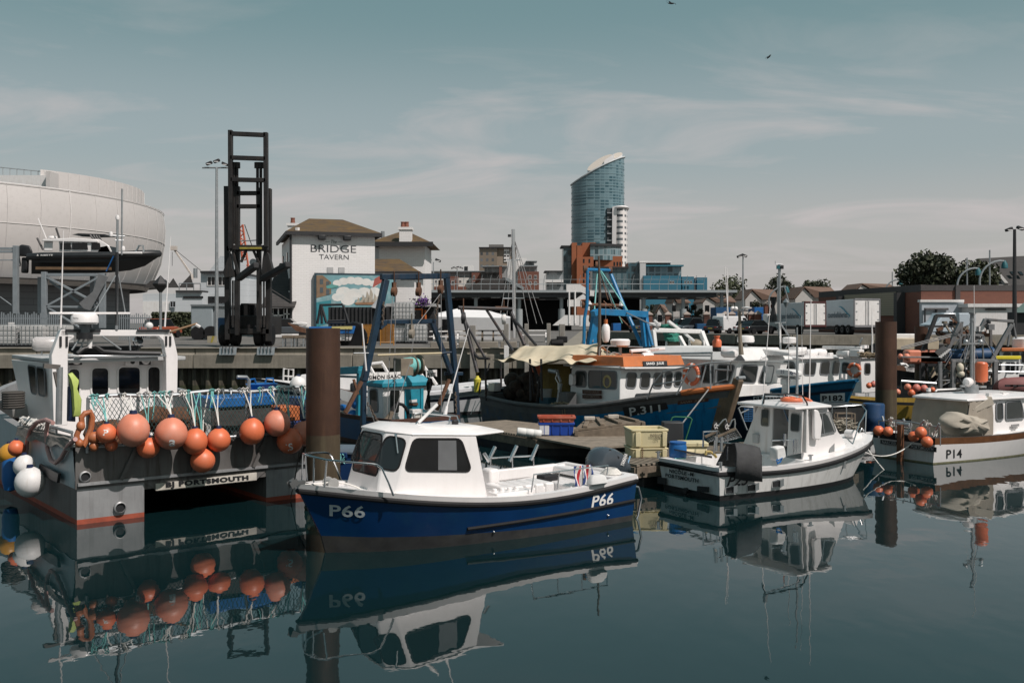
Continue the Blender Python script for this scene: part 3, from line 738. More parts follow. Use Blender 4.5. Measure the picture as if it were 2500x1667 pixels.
 s=MB();s.use(BLT);s.quadtext('BJ PORTSMOUTH',[fr.x(*B(a,b),-.06) for a,b in((165,945),(775,886),(772,842),(163,894))],.008,.06,nrm=V((-1,0,0)));s.make('lettering',nb)
 X=4.9
 P=lambda a,b:fr.x(*A(a,b),X)
 zr=P(700,270).z;y0=P(380,270).y;y1=P(1300,270).y
 zd=.9;yl=P(400,500).y
 s=MB();s.use(WHT)
 low=[V((X,yl,zd)),V((X,y1+.1,zd)),V((X+2.3,y1+.1,zd)),V((X+2.3,yl,zd))]
 hig=[V((X,yl+.05,zr-.12)),V((X,y1+.05,zr-.12)),V((X+2.55,y1-.1,zr-.12)),V((X+2.55,yl+.3,zr-.12))]
 s.loft([low,hig]);s.make('wheelhouse',t,bevel=.02)
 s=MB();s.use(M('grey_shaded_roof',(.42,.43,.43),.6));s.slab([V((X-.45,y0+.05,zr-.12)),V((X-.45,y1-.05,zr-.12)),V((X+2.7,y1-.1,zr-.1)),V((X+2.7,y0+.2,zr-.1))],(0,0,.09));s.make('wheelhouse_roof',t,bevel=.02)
 inn=V((X+1.2,0,1.8));HG=glassM('wheelhouse_glass',(.02,.025,.025),.3)
 for a,b,c,d in((505,365,582,600),(676,358,795,553),(872,352,1028,545),(1090,350,1174,538)):
  window(t,[P(a,d),P(c,d),P(c,b),P(a,b)],inn,r=.1,fw=.035,fm=WHD,out=.025)
 pa,pb,pc=low[0],hig[0],hig[3]
 for q in([(232,535),(270,548),(262,350),(207,338)],[(288,550),(335,562),(326,362),(272,352)]):
  window(t,[fr.pl(*A(a,b),pa,pb,pc) for a,b in q],inn,r=.08,fw=.03,fm=GRB)
 for px in(552,1060):
  q=fr.x(*A(px,300),X-.02);s=MB();s.use(BLK);s.cbox(q+V((-.02,0,0)),(.1,.26,.2));s.use(WHT);s.lathe([(.085,0),(.09,.06),(.06,.075),(.02,.05)],q+V((-.08,0,0)),(-1,0,0),16);s.make('deck_light',t)
 s=MB();s.use(WHT);q=P(965,310);s.cbox(q+V((-.05,0,0)),(.1,.3,.17));s.use(BLK);s.cyl(q+V((-.1,0,0)),q+V((-.125,0,0)),.05);s.make('camera_box',t,bevel=.01)
 XA=4.35;Q=lambda a,b:fr.x(*A(a,b),XA)
 for pts in([(395,790),(498,775),(500,262),(512,128),(490,78),(448,78),(428,130),(380,262)],[(1224,560),(1306,556),(1310,268),(1280,130),(1258,78),(1215,80),(1200,128),(1222,262)]):
  s=MB();s.use(WHT);s.slab([Q(a,b) for a,b in pts],(.22,0,0));s.make('arch_pillar',t,bevel=.012)
 s=MB();s.use(WHT);s.slab([Q(a,b) for a,b in((445,122),(1268,122),(1262,78),(450,76))],(.25,0,0))
 s.slab([Q(a,b) for a,b in((508,160),(560,118),(508,118))],(.2,0,0));s.slab([Q(a,b) for a,b in((1210,160),(1210,118),(1165,118))],(.2,0,0))
 s.use(STL);s.tube([Q(500,268),Q(1225,268)],.025,8)
 s.use(BLK);s.slab([Q(a,b) for a,b in((480,92),(738,92),(738,72),(480,70))],(-.05,0,0));s.slab([Q(a,b) for a,b in((1000,90),(1245,90),(1245,72),(1010,72))],(-.05,0,0))
 s.make('arch_beam',t,bevel=.01)
 for a,b in((445,162),(490,162),(1222,158),(1252,158)):
  s=MB();s.use(BLK);q=Q(a,b);s.cbox(q+V((-.01,0,0)),(.03,.045,.22));s.make('lashing_slot',t)
 s=MB();s.use(WHT);s.tube([Q(660,210),Q(660,120)],.055,12);s.use(GAL)
 for a,b,c,d in((590,225,625,122),(750,122,890,220),(530,225,600,122),(960,225,950,122)):s.tube([Q(a,b),Q(c,d)],.02,6)
 s.make('arch_brace',t)
 D=lambda a,b,x=XA:fr.x(*C(a,b),x)
 s=MB();s.use(WHT);q=D(648,1255);s.lathe([(.25,-.10),(.285,-.06),(.275,.07),(.235,.12),(.03,.14)],q,n=26);s.use(GRB);s.cyl(q+V((0,0,-.3)),q+V((0,0,-.08)),.11);s.use(BLK);s.cyl(q+V((0,0,-.42)),q+V((0,0,-.28)),.17);s.make('radar_dome',t)
 s=MB();s.use(BLT);q=D(648,1255);s.quadtext('marine',[fr.x(*C(a,b),XA-.285) for a,b in((558,1250),(600,1252),(600,1238),(558,1236))],.02,.02,nrm=V((-1,.2,0)));s.make('lettering',t)
 s=MB();s.use(WHT);s.bar(D(375,1207),D(995,1207),.06,.05);s.use(GAL);s.tube([D(700,1205),D(700,1320)],.03,8);s.make('radar_scanner',t,bevel=.02)
 s=MB();s.use(GAL);s.tube([D(893,1330),D(900,475)],.034,8,r1=.026);s.use(BLK);s.tube([D(893,1300),D(896,740)],.036,6)
 s.use(GAL);s.tube([D(932,760),D(935,255)],.02,6)
 for a,b,c,d in((895,905,715,1210),(905,905,960,1210),(840,612,955,618),(880,650,945,650)):s.tube([D(a,b),D(c,d)],.016,6)
 s.make('mast',t)
 for a,b in((850,602),(943,712),(900,475)):
  s=MB();s.use(WHT);s.lathe([(.035,-.05),(.045,.0),(.03,.05),(.001,.06)],D(a,b));s.make('aerial_puck',t)
 for a,b,c,d in((465,1318,486,575),(1262,1310,1307,620)):
  s=MB();s.use(WHT);s.tube([D(a,b),D(c,d)],.022,6,r1=.007);s.make('whip_aerial',t)
 q=Q(1035,160);s=MB();s.use(STL);s.ball(q+V((.2,0,0)),.11,n=18,m=10);s.use(BLK);s.cyl(q+V((.2,0,-.1)),q+V((.2,0,-.4)),.03);s.use(GLS);s.lathe([(.085,0),(.001,.01)],q+V((.1,-.02,.02)),(-1,-.3,.3),16);s.make('searchlight',t)
 s=MB();s.use(WHT);q=D(372,1440,6.6);s.lathe([(.001,-.36),(.12,-.34),(.17,-.26),(.17,.26),(.12,.34),(.001,.36)],q,(0.2,1,0),18);s.use(GAL)
 for k in(-.15,.15):s.tube([q+V((0,k,-.18)),q+V((0,k,-.75))],.02,5);s.make('liferaft_canister',t)
 s=MB();s.use(BLK);s.tube([Q(570,250),Q(620,210),Q(700,195),Q(760,235),Q(900,245),Q(1180,250)],.05,6)
 for k in range(6):s.tube([V((XA+.7+.3*math.sin(i/14*6.283),lerp(y0,y1,.42)+(.6+.05*k)*math.cos(i/14*6.283),zr+.03+.035*k)) for i in range(14)],.022,5,closed=True)
 s.make('hose_coil',t)
 s=MB();s.use(M('wooden_pole',(.2,.12,.06),.7));s.tube([D(1300,1350),D(1510,1285)],.026,7);s.use(WHT);s.tube([D(1495,1290),D(1530,1310)],.035,7);s.make('boat_pole',t)
 s=MB();s.use(WHD);s.ball(D(1143,1303),.085,n=14,m=8);s.make('gps_ball',t)
 s=MB();s.use(GAL);XP=2.4;s.tube([fr.x(*A(432,770),XP),fr.x(*A(440,350),XP)],.062,10);s.use(M('crane_arm_grey',(.12,.11,.1),.6));s.bar(fr.x(*A(440,350),XP),fr.x(*A(320,340),XP),.10,.09);s.tube([fr.x(*A(400,385),XP),fr.x(*A(428,520),XP)],.03,6);s.make('hauling_davit',t)
 XR=-.12;a=fr.x(215,963,XR);b=fr.x(760,953,XR);zr2=(a.z+b.z)/2
 s=MB();s.use(GAL);ry=[V((XR,lerp(a.y,b.y,i/14),zr2+.025*math.sin(i*1.1))) for i in range(15)];s.tube(ry,.035,8)
 posts=[V((XR,lerp(a.y,b.y,f),zr2)) for f in(.0,.2,.43,.68,.98)]
 for q in posts:s.tube([q,V((XR+.05,q.y,zt-.1))],.03,8)
 s.tube([V((XR,a.y,zt+.0)),V((XR,b.y,zt+.0))],.025,6);s.make('stern_rail',t)
 s=MB();s.use(M('dark_net_twine',(.035,.075,.075),.9,var=.4));z0,z1=zt+.02,zr2-.03;H=z1-z0;n=56;W=a.y-b.y
 for d in(1,-1):
  for i in range(-12,n+12):
   u0=i/n*W;pts=[]
   for j in range(7):
    u=u0+d*H*.62*j/6
    if 0<=u<=W:pts.append(V((XR-.02-.07*math.sin(j/6*3.14),a.y-u,z1-H*j/6)))
   if len(pts)>1:s.tube(pts,.006,3)
 s.make('safety_net',t)
 s=MB()
 for i in range(46):
  f=R.random();y=lerp(a.y,b.y,f);s.use((RPW,RPT,GAL)[i%3] if f>.12 else RPT);ln=R.uniform(.1,.5) if i%3 else .07
  p=V((XR-.04,y,zr2+.03));s.tube([p,p+V((-.035,R.uniform(-.02,.02),-ln*.5)),p+V((-.02,R.uniform(-.07,.07),-ln))],.011,5);s.tube([p+V((.0,-.03,.01)),p+V((-.02,0,.03)),p+V((0,.03,.01)),p+V((.05,0,-.05))],.014,5)
 s.make('rope_lashing',t)['kind']='stuff'
 NB=M('brown_netting',(.10,.045,.022),.95,var=.5,scale=9,bump=.8,bscale=30)
 s=MB();s.use(NB)
 for i in range(26):s.ball((R.uniform(.35,1.3),R.uniform(.1,1.75),R.uniform(.8,1.75)),R.uniform(.16,.32),(1,1.2,.8),9,6)
 tag(s.make('net_heap',loc=None),'heap of brown fishing net piled behind the stern netting of the catamaran','fishing net').matrix_basis=fr.m
 def dk(name,label,cat,fn,bevel=.02):
  q=MB();fn(q);o=q.make(name,bevel=bevel);o.matrix_basis=fr.m;return tag(o,label,cat)
 dk('sorting_table','blue topped sorting table with a dark meshed side behind the stern netting','table',lambda q:(q.use(M('dark_mesh_board',(.05,.045,.042),.8,var=.4,scale=14)).box(.45,.5,-1.35,-.1,.85,1.85),q.use(BLU).box(.4,1.3,-1.4,-.05,1.85,2.05)))
 dk('fish_box','orange plastic fish box stacked behind the stern netting','crate',lambda q:q.use(M('orange_crate',(.45,.13,.04),.6)).box(.4,1.0,-1.95,-1.45,1.5,1.8))
 dk('fish_tub','navy blue fish tub under the orange box behind the netting','crate',lambda q:q.use(M('navy_tub',(.015,.03,.12),.6)).box(.35,1.05,-2.0,-1.42,.9,1.5))
 dk('storage_bin','bright blue bin at the starboard end of the stern netting','bin',lambda q:q.use(BLU).box(.3,1.1,-2.45,-2.05,.9,1.95))
 q=fr.x(*B(872,195),1.2)
 def basket(mb):
  mb.use(BLU);mb.lathe([(.24,-.28),(.3,.06),(.33,.07),(.31,.05),(.22,-.26)],q,n=18)
  for d in(-1,1):mb.tube([q+V((0,d*.27,.07)),q+V((0,d*.25,.17)),q+V((.06,d*.13,.17)),q+V((.06,d*.1,.07))],.02,6)
 dk('basket','round blue basket with two handles standing above the stern rail','basket',basket,0)
 s=MB();s.use(GAL);s.tube([fr.x(*B(775,225),.6),fr.x(*B(778,145),.6),fr.x(*B(760,122),.6),fr.x(*B(690,120),.6)],.035,8);s.make('davit_rail',t)
 s=MB();s.use(WHD);g=[fr.x(*B(a_,b_),3.2) for a_,b_ in((1030,150),(1033,60),(1105,68),(1102,150))];s.tube(g,.025,6);s.tube([g[0].lerp(g[1],.4),g[3].lerp(g[2],.4)],.018,6);s.tube([g[1].lerp(g[2],.5),g[0].lerp(g[3],.5)],.018,6);s.make('deck_frame',t)
 jt=thing('oilskin_jacket','yellow and navy oilskin jacket hung at the side of the catamaran wheelhouse','jacket',fr.m@fr.x(*A(545,745),2.6),rz)
 J=lambda a,b,x:fr.x(*A(a,b),x)
 for nm,mt,pts,x in(('navy_panel',M('navy_oilskin',(.01,.025,.07),.6,bump=.2,bscale=6),[(495,748),(552,752),(548,500),(520,480),(500,495)],2.55),('yellow_panel',M('yellow_oilskin',(.45,.55,.14),.6,bump=.2,bscale=6),[(535,715),(590,715),(598,590),(560,500),(575,440),(530,388),(500,400),(520,480)],2.45)):
  s=MB();s.use(mt);a_=[J(u,v,x) for u,v in pts];c=sum(a_,V())/len(a_)
  s.loft([[c+(p-c)*k+V((d,0,0)) for p in a_] for k,d in((.7,-.1),(.96,-.05),(1,0),(.96,.05),(.7,.1))]);o=s.make(nm,jt);o.matrix_basis=jt.matrix_basis.inverted()@fr.m
 s=MB();s.use(M('pink_hose',(.42,.24,.22),.6));yv=hb+.12
 hp=[fr.y(*A(a_,b_),yv) for a_,b_ in((192,1000),(200,900),(225,810),(275,755),(340,738),(390,760))];s.tube(hp,.04,8)
 hp=[fr.y(*A(a_,b_),yv) for a_,b_ in((352,750),(340,830),(350,960),(375,1035),(410,1055),(450,1020),(500,930),(555,880))];s.tube(hp,.04,8)
 o=s.make('hose');o.matrix_basis=fr.m;tag(o,'thick pinkish hose looped over the side of the catamaran','hose')
 TP=M('grey_gunwale_tarp',(.17,.155,.14),.95,var=.35,scale=5,bump=.6,bscale=14)
 s=MB();s.use(TP);r_=[]
 for i in range(9):
  f=i/8;u0=fr.y(*A(lerp(135,520,f),lerp(790,885,f)),hb+.08);d0=fr.y(*A(lerp(112,520,f),lerp(855,960,f)),hb+.16)
  r_.append([u0+V((0,-.12,.03)),u0+V((0,.02,.02*math.sin(i*2))),u0 .lerp(d0,.5)+V((0,.03*math.sin(i*1.7),0)),d0+V((0,0,.05*math.sin(i*2.3)))])
 s.loft(r_,close=False);s.make('gunwale_apron',t)
 s=MB();s.use(GAL);s.tube([fr.y(*A(150,725),hb),fr.y(*A(530,830),hb)],.03,6)
 for f in(.0,.35,.7,1):
  p=fr.y(*A(lerp(150,530,f),lerp(725,830,f)),hb);s.tube([p,p+V((0,0,-.25))],.02,6)
 s.use(RPW)
 for k in range(26):
  p=fr.y(*A(lerp(150,360,k/25),lerp(725,770,k/25)),hb+.03);s.tube([p+V((0,-.05,.03)),p+V((0,.03,R.uniform(-.12,0))),p+V((R.uniform(-.1,.1),-.05,R.uniform(-.1,.05)))],.018,5)
 s.make('side_rail',t)
 s=MB();s.use(BLK);q=[fr.y(*A(a_,b_),hb+.1) for a_,b_ in((300,1130),(440,1200),(452,1130),(310,1060))];s.slab(q,(0,.05,0));s.make('rubbing_mat',t,bevel=.01)
 s=MB();s.use(M('dark_rope',(.06,.055,.05),.9));q=fr.z(*A(98,540),2.0)
 for k in range(7):s.tube([q+V((.2*math.cos(i/10*6.283),.2*math.sin(i/10*6.283),-.3+.05*k)) for i in range(10)],.035,5,closed=True)
 s.make('bollard',t)
 s=MB();s.use(DKD);s.box(6.9,9.2,-1.2,2.0,1.3,1.62);s.make('foredeck',t,bevel=.05)
 data=[(260,1058,24,0,'small orange buoy marked with a letter beside the largest one on the stern rail',('P',.3,.1,.5)),(325.6,1050,39.8,1,'largest faded orange buoy hung on the stern rail of the catamaran',None),(417.8,1058.5,38.8,1,'big faded orange buoy with smudged white marking, right of the largest one',('a',.45,-.3,.42)),(362.4,1093,26,0,'pear shaped orange buoy tucked between the two biggest buoys',None),(476,1078,31,0,'orange buoy right of the white marked one, its flank over the lowest buoy',None),(534,1074,29,0,'orange buoy hung by a long plaited rope above the name board',None),(495,1124,28.5,0,'lowest orange buoy on the stern, just above the name board lettering',None),(615,1053.5,31,0,'orange buoy with a round shadow on its side, under the blue basket',None),(676.6,1033,32.5,1,'highest faded orange buoy beside the rusty mooring pile',None),(708,1075.6,32,0,'orange buoy with scrawled white letters next to the mooring pile',('IS',.1,-.35,.5)),(742,1058,30,1,'orange buoy half hidden behind the rusty mooring pile',None),(703,1011,8,0,'tiny orange float on the net beside the highest buoy',None),(197,1040,12,2,'small brown float at the top of the float cluster on the stern corner',None),(229,1068,15,2,'brown orange float in the middle of the stern corner cluster',None),(194,1082,11,2,'little brown float low on the corner of the stern',None),(229,1090,12,2,'lowest brown float of the stern corner cluster',None),(272,1086,15,0,'small orange float below the lettered buoy',None)]
 OB=M('brown_float',(.40,.13,.05),.5,var=.25,scale=4,dirt=(.2,.09,.05),damt=.4)
 for i,(px,py,r,k,lb,mk) in enumerate(data):
  xo=-.34 if r>20 else-.22
  if r>35:xo=-.5
  if lb.startswith(('lowest orange','pear')):xo=-.28
  p=fr.m@fr.x(px,py,xo);rr=r*p.y/F
  bt=buoy(p,rr,lb,(ORG,ORP,OB)[k],1.0 if r>14 else .9,mark=mk)
  if r>20:
   q=V((XR-.03,fr.x(px,py,xo).y,zr2));b0=bt.matrix_basis.inverted()
   s=MB()
   for d in((-.03,.035) if i%2 else(-.07,.0,.06)):
    s.use(RPW if(i+int(d*100))%3 else RPT);e=p+V((0,0,rr*1.2));w0=fr.m@(q+V((0,d*2.2,0)));s.tube([b0@w0,b0@(w0 .lerp(e,.5)+V((d*.6,0,0))),b0@e],.012,5)
   s.make('lanyard',bt)
 for px,py,r,m,lb in((22,1108,25,M('yellow_buoy',(.55,.27,.03),.45),'yellow fender buoy at the side of the catamaran'),(40,1094,20,ORG,'orange fender buoy beside the yellow one on the catamaran side'),(59,1137,26.5,WHD,'smaller white fender buoy above the large white one'),(73,1177,35.5,WHD,'large white fender buoy low on the catamaran side')):
  p=fr.m@fr.y(px,py,hb+.38 if m is WHD else hb+.3);buoy(p,r*p.y/F,lb,m,group='fender buoys on the catamaran side')
 p=fr.m@fr.y(26,1148,hb+.28);s=MB();s.use(BLU);s.lathe([(.001,-.42),(.12,-.38),(.16,-.2),(.16,.2),(.12,.38),(.05,.42),(.05,.52)],(0,0,0),n=16);o=s.make('cylinder_fender');o.location=p;tag(o,'blue cylinder fender hanging under the white buoys','fender')
 p=fr.m@fr.x(*B(1140,178),2.2);buoy(p,62/3.016*p.y/F,'off white round buoy resting on the catamaran deck beside the mooring pile',WHD,group='fender buoys on the catamaran side')
 s=MB();s.use(M('dark_rope',(.06,.055,.05),.9));s.tube([fr.x(*B(1150,665),-.1),fr.x(*B(1120,850),-.1),fr.x(*B(1085,1010),-.1)],.012,5);s.make('stern_line',t)
 s=MB();s.use(OB);s.tube([fr.x(*A(a_,b_),-.2) for a_,b_ in((605,790),(600,720),(625,690),(665,680),(680,720),(672,800),(640,880),(615,930),(575,930),(565,850),(590,790))],.05,8);o=s.make('fender_hoop');o.matrix_basis=fr.m;tag(o,'worn brown fender hoop tied at the corner of the stern','fender')
 return fr
BJF=catamaran()
# ================================================================ white boat NICOLE-M and white boat P14
def nicole():
 fr,L=boat_frame((2076,1162),(1758.4,1223.6),.86,-1)
 Z=lambda a,b:(1500+a/3.618,950+b/3.618)
 t=thing('angling_boat','white angling boat with open cockpit and small cabin, NICOLE-M PORTSMOUTH on its stern','boat',fr.loc,fr.rz)
 GRM=M('grimy_white_hull',(.68,.675,.66),.4,var=.06,dirt=(.27,.25,.22),damt=.3,streak=True)
 BT=M('black_boot_top',(.012,.012,.013),.5)
 h=Hull(L,[(0,.92),(.3,1.04),(.6,1.04),(.8,.88),(.92,.56),(1,.04)],[(0,.66),(.3,.60),(.6,.66),(.85,.82),(1,.97)],draft=.35,rake=.75,trake=.12,f0=.86,f1=.32)
 h.build('hull',t,[(zf(-.4),BT),(zf(.11),GRM),(lambda u:h.sheer(u)-.1,WHT),(h.sheer,WHT)])
 h.inner('deck',t,[WHT,WHD,WHD],lambda u:.18 if u<.45 else h.sheer(u)+.02,inset=.17)
 h.belt('rubbing_strake',t,RUB,.12,.05,N=40)
 s=MB();s.use(BLT);q=lambda*p:[fr.x(*Z(a,b),-.06) for a,b in p]
 s.quadtext('NICOLE -M',q((490,734),(703,768),(706,735),(492,701)),.02,.03,nrm=V((-1,0,-.1)))
 s.quadtext('PORTSMOUTH',q((455,772),(748,826),(750,790),(458,738)),.02,.03,nrm=V((-1,0,-.1)))
 for a in(572,602):
  c=fr.x(*Z(a,704),-.085)
  for k in range(3):s.bar(c+V((0,.035*math.cos(k*1.047),.035*math.sin(k*1.047))),c-V((0,.035*math.cos(k*1.047),.035*math.sin(k*1.047))),.012,.004,up=(1,0,0))
 s.make('lettering',t)
 for a,b,c,d in((392,775,462,838),(742,853,836,908)):
  s=MB();s.use(BLK);s.slab(q((a,d-8),(c,d),(c,b+8),(a,b)),(-.04,0,0));s.make('exhaust_flap',t)
 s=MB();s.use(BLK);c=fr.x(*Z(642,893),-.04);s.cyl(c,c+V((-.07,0,0)),.06);s.make('exhaust_pipe',t)
 s=MB();s.use(BLT);h.decal(s,fr,-1,[Z(990,860),Z(1180,845),Z(1195,745),Z(1005,765)],'P25',.02,.2);s.make('number',t)
 for a,b in((1026,888),(1218,868),(1437,834)):
  x,z=h.xz(fr,*Z(a,b),-1);u=h.tx(x,z);p=h.pt(u,z,-1);s=MB();s.use(STL)
  s.loft([[p+V((dx,-o,dz)) for dx,dz in((-.14,-.07),(.14,-.07+.03),(.14,.1),(-.14,.07))] for o in(-.02,.02)])
  s.loft([[p+V((.02+dx,-o,dz)) for dx,dz in((0,-.06),(.1,-.04),(.1,.1),(0,.08))] for o in(.0,.07)])
  s.use(BLK);s.slab([p+V((dx,-.022,dz)) for dx,dz in((-.13,-.055),(.02,-.05),(.02,.065),(-.13,.05))],(0,-.012,0));s.make('vent_cowl',t)
 yn=-.74;c0=fr.y(*Z(1666,562),yn);xa=c0 .x
 A=lambda a,b:fr.x(*Z(a,b),xa);S=lambda a,b:fr.y(*Z(a,b),yn)
 ztop=S(1700,172).z;yf=.78
 xf=S(1985,372).x;zw=S(1985,375).z;xt=S(1900,185).x
 s=MB();s.use(WHT)
 xb=S(2092,440).x;
 for sg in(1,-1):
  y=sg*abs(yn)
  s.slab([V((xa,y,.5)),V((xb+.25,y*.62,.62)),V((xb,y*.66,S(2092,440).z+.03)),V((xf,y*.96,zw)),V((xt,y*.92,ztop)),V((xa,y*.95,ztop))],(0,-sg*.05,0))
 s.slab([V((xf,abs(yn)*.96,zw)),V((xf,-abs(yn)*.96,zw)),V((xb,-abs(yn)*.66,S(2092,440).z+.03)),V((xb,abs(yn)*.66,S(2092,440).z+.03))],(0,0,-.04))
 s.slab([V((xb,.48,S(2092,440).z+.03)),V((xb,-.48,S(2092,440).z+.03)),V((xb+.28,-.45,.6)),V((xb+.28,.45,.6))],(-.04,0,0))
 s.make('cabin',t,bevel=.02)
 def panel(nm,pts,th=.05,x=xa):
  s=MB();s.use(WHD);s.slab([fr.x(*Z(a,b),x) for a,b in pts],(th,0,0));return s.make(nm,t,bevel=.01)
 panel('bulkhead',[(1140,475),(1140,560),(1385,640),(1400,150),(1270,130),(1262,160)])
 panel('bulkhead_post',[(1658,560),(1690,560),(1700,180),(1662,180)])
 panel('lintel',[(1400,160),(1665,190),(1665,172),(1400,140)])
 panel('sliding_door',[(1522,588),(1648,562),(1664,185),(1540,168)],.03,xa-.08)
 inn=V((xa+.6,0,1.2));GL=glassM('cabin_glass',(.03,.035,.035),.65)
 window(t,[A(a,b) for a,b in((1298,318),(1362,325),(1368,180),(1305,172))],inn,r=.05,fw=.02,fm=GAL,gm=GL)
 window(t,[fr.x(*Z(a,b),xa-.08) for a,b in((1560,365),(1632,372),(1640,225),(1566,212))],inn,r=.05,fw=.02,fm=GAL,gm=GL)
 sw=[S(a,b) for a,b in((1778,402),(1950,370),(1897,205),(1778,222))]
 window(t,[p+V((0,-.002,0)) for p in sw],inn,r=.03,fw=.025,fm=STL,gm=GL,mull=(.42,))
 window(t,[V((p.x,-p.y+.002,p.z)) for p in sw],inn,r=.03,fw=.025,fm=STL,gm=GL)
 window(t,[V((xf,.64,zw+.04)),V((xf,-.64,zw+.04)),V((xt+.03,-.6,ztop-.08)),V((xt+.03,.6,ztop-.08))],inn,r=.03,fw=.025,fm=STL,gm=GL,mull=(.5,))
 s=MB();s.use(WHT);r0=fr.y(*Z(1210,128),.55);xr=fr.y(*Z(1922,182),yn).x;xl=xa-.35
 ed=[V((xl,.85,0)),V((xl,-.86,0)),V((xr-.1,-.82,0)),V((xr+.06,-.5,0)),V((xr+.06,.5,0)),V((xr-.1,.82,0))]
 s.loft([[p+V((0,0,ztop)) for p in ed],[p+V((0,0,ztop+.05)) for p in ed],[V((lerp(xa,p.x,.8),p.y*.7,ztop+.10)) for p in ed]]);s.make('cabin_roof',t,bevel=.015)
 s=MB();s.use(M('cabin_interior',(.22,.23,.23),.8));s.box(xa+.9,xf-.05,-.66,.66,.3,zw-.05);s.make('console',t)
 s=MB();s.use(M('junction_box',(.42,.43,.43),.5));p=A(1260,432);s.cbox(p+V((-.04,0,0)),(.06,.16,.2));s.make('switch_box',t,bevel=.01)
 s=MB();s.use(WHT);p=S(1765,310);s.loft([rpoly([p+V((dx,-o,dz)) for dx,dz in((-.1,-.3),(.09,-.33),(.14,.05),(.03,.3),(-.1,.33))],.05) for o in(.02,.1)]);s.make('fender_locker',t,bevel=.02)
 s=MB();s.use(BLK);s.tube([S(1665,232),S(1690,225),S(1715,190),S(1700,120),S(1660,55),S(1600,45),S(1330,42),S(1315,130)],.018,6);s.make('exhaust_hoop',t)
 RF=lambda a,b,y=-.3:fr.y(*Z(a,b),y)
 s=MB();s.use(STL)
 s.tube([RF(1305,135,-.6),RF(1325,40,-.6),RF(1500,42,-.6),RF(1660,75,-.6),RF(1690,150,-.6)],.016,6);s.tube([RF(1305,135,.5),RF(1325,60,.5),RF(1640,70,.5),RF(1690,140,.5)],.016,6)
 s.tube([RF(1500,42,-.6),RF(1500,60,.5)],.014,6);s.tube([RF(1780,160,-.5),RF(1790,145,-.5),RF(1860,152,-.5),RF(1865,166,-.5)],.012,6);s.make('roof_rail',t)
 s=MB();s.use(ORG)
 for k,(a,b) in enumerate(((1570,98),(1650,108))):p=RF(a,b,-.1);s.tube([p+V((.21*math.cos(i/16*6.283),.21*math.sin(i/16*6.283),.02+.05*k*math.sin(i/16*6.283))) for i in range(16)],.045,8,closed=True)
 o=s.make('lifebuoy');o.matrix_basis=fr.m;tag(o,'orange lifebuoys lying flat on the cabin roof of the white angling boat','lifebuoy')
 for p0,p1,r0_,y in(((1862,985),(1881,735),.012,.3),((1976,985),(1980,730),.014,-.1),((1946,975),(1946,799),.03,-.2),((1960,985),(1957,771),.009,.1),((1925,980),(1926,820),.012,.4)):
  s=MB();s.use(WHT if r0_<.02 else GAL);a=fr.y(*p0,y);b=fr.y(*p1,y);s.tube([a,b],r0_,6,r1=r0_*.55);s.cyl(a-V((0,0,.12)),a+V((0,0,.1)),.03,n=8);s.make('whip_aerial',t)
 s=MB();s.use(GAL);p=fr.y(1869,900,.3);s.cbox(p,(.07,.07,.13));s.make('aerial_box',t)
 BR=[fr.y(*Z(1925,158),.55),fr.y(*Z(2050,148),.5),fr.y(*Z(2185,140),.3)]
 tipr=fr.y(*Z(2225,190),0);tip2=fr.y(*Z(2212,470),-.05)
 nr=[fr.y(*Z(2228,198),-.1),fr.y(*Z(2195,255),-.25),fr.y(*Z(2165,300),-.35),fr.y(*Z(2086,546),-.55)]
 rail(t,BR+[tipr,nr[1],nr[2],nr[3]],.016,[(tipr,tip2),(BR[0],BR[0]+V((0,.05,-.5))),(BR[1],BR[1]+V((0,.0,-.55)))],name='bow_rail')
 s=MB();s.use(STL)
 for a in((886,935),(945,935)):pass
 p1,p2=fr.y(*Z(888,462),-.72),fr.y(*Z(1056,482),-.72);s.tube([p1,p2],.014,6)
 for a,b in((897,500),(946,505)):p=fr.y(*Z(a,b),-.72);s.cyl(p+V((0,0,-.1)),p+V((0,0,.18)),.035,n=10)
 s.tube([fr.y(*Z(878,570),-.72),fr.y(*Z(886,455),-.72)],.014,6);s.tube([fr.y(*Z(998,628),-.72),fr.y(*Z(1002,400),-.72)],.014,6)
 s.tube([fr.y(*Z(785,510),.5),fr.y(*Z(785,375),.5),fr.y(*Z(905,368),.5),fr.y(*Z(905,510),.5)],.02,6);s.make('rod_rack',t)
 s=MB();s.use(STL);p1,p2=fr.y(*Z(1390,452),-.8),fr.y(*Z(1590,445),-.8);s.tube([p1,p2,fr.y(*Z(1588,572),-.8)],.014,6)
 for a,b in((1505,448),(1590,500),(1610,495)):p=fr.y(*Z(a,b),-.82);s.cyl(p+V((0,0,-.12)),p+V((0,0,.13)),.032,n=10)
 s.make('side_rail',t)
 s=MB();s.use(STL)
 for a,b in((938,668),(1732,600),(388,570),(2030,655)):
  if a==388:p=fr.y(*Z(a,b),.8)
  else:p=fr.y(*Z(a,b),-.9)
  s.cyl(p+V((0,0,-.1)),p+V((0,0,.06)),.03,n=8);s.bar(p+V((-.07,0,.04)),p+V((.07,0,.04)),.025)
 s.make('cleat',t)
 s=MB();s.use(WHT);p=fr.y(*Z(2090,395),-.1);s.cyl(p+V((0,-.12,0)),p+V((0,.12,0)),.1);s.cbox(p+V((.1,0,-.05)),(.3,.2,.12));s.use(STL);s.tube([fr.y(*Z(2155,400),-.1),fr.y(*Z(2185,345),-.1),fr.y(*Z(2205,365),-.1)],.02,6);s.make('anchor_windlass',t,bevel=.01)
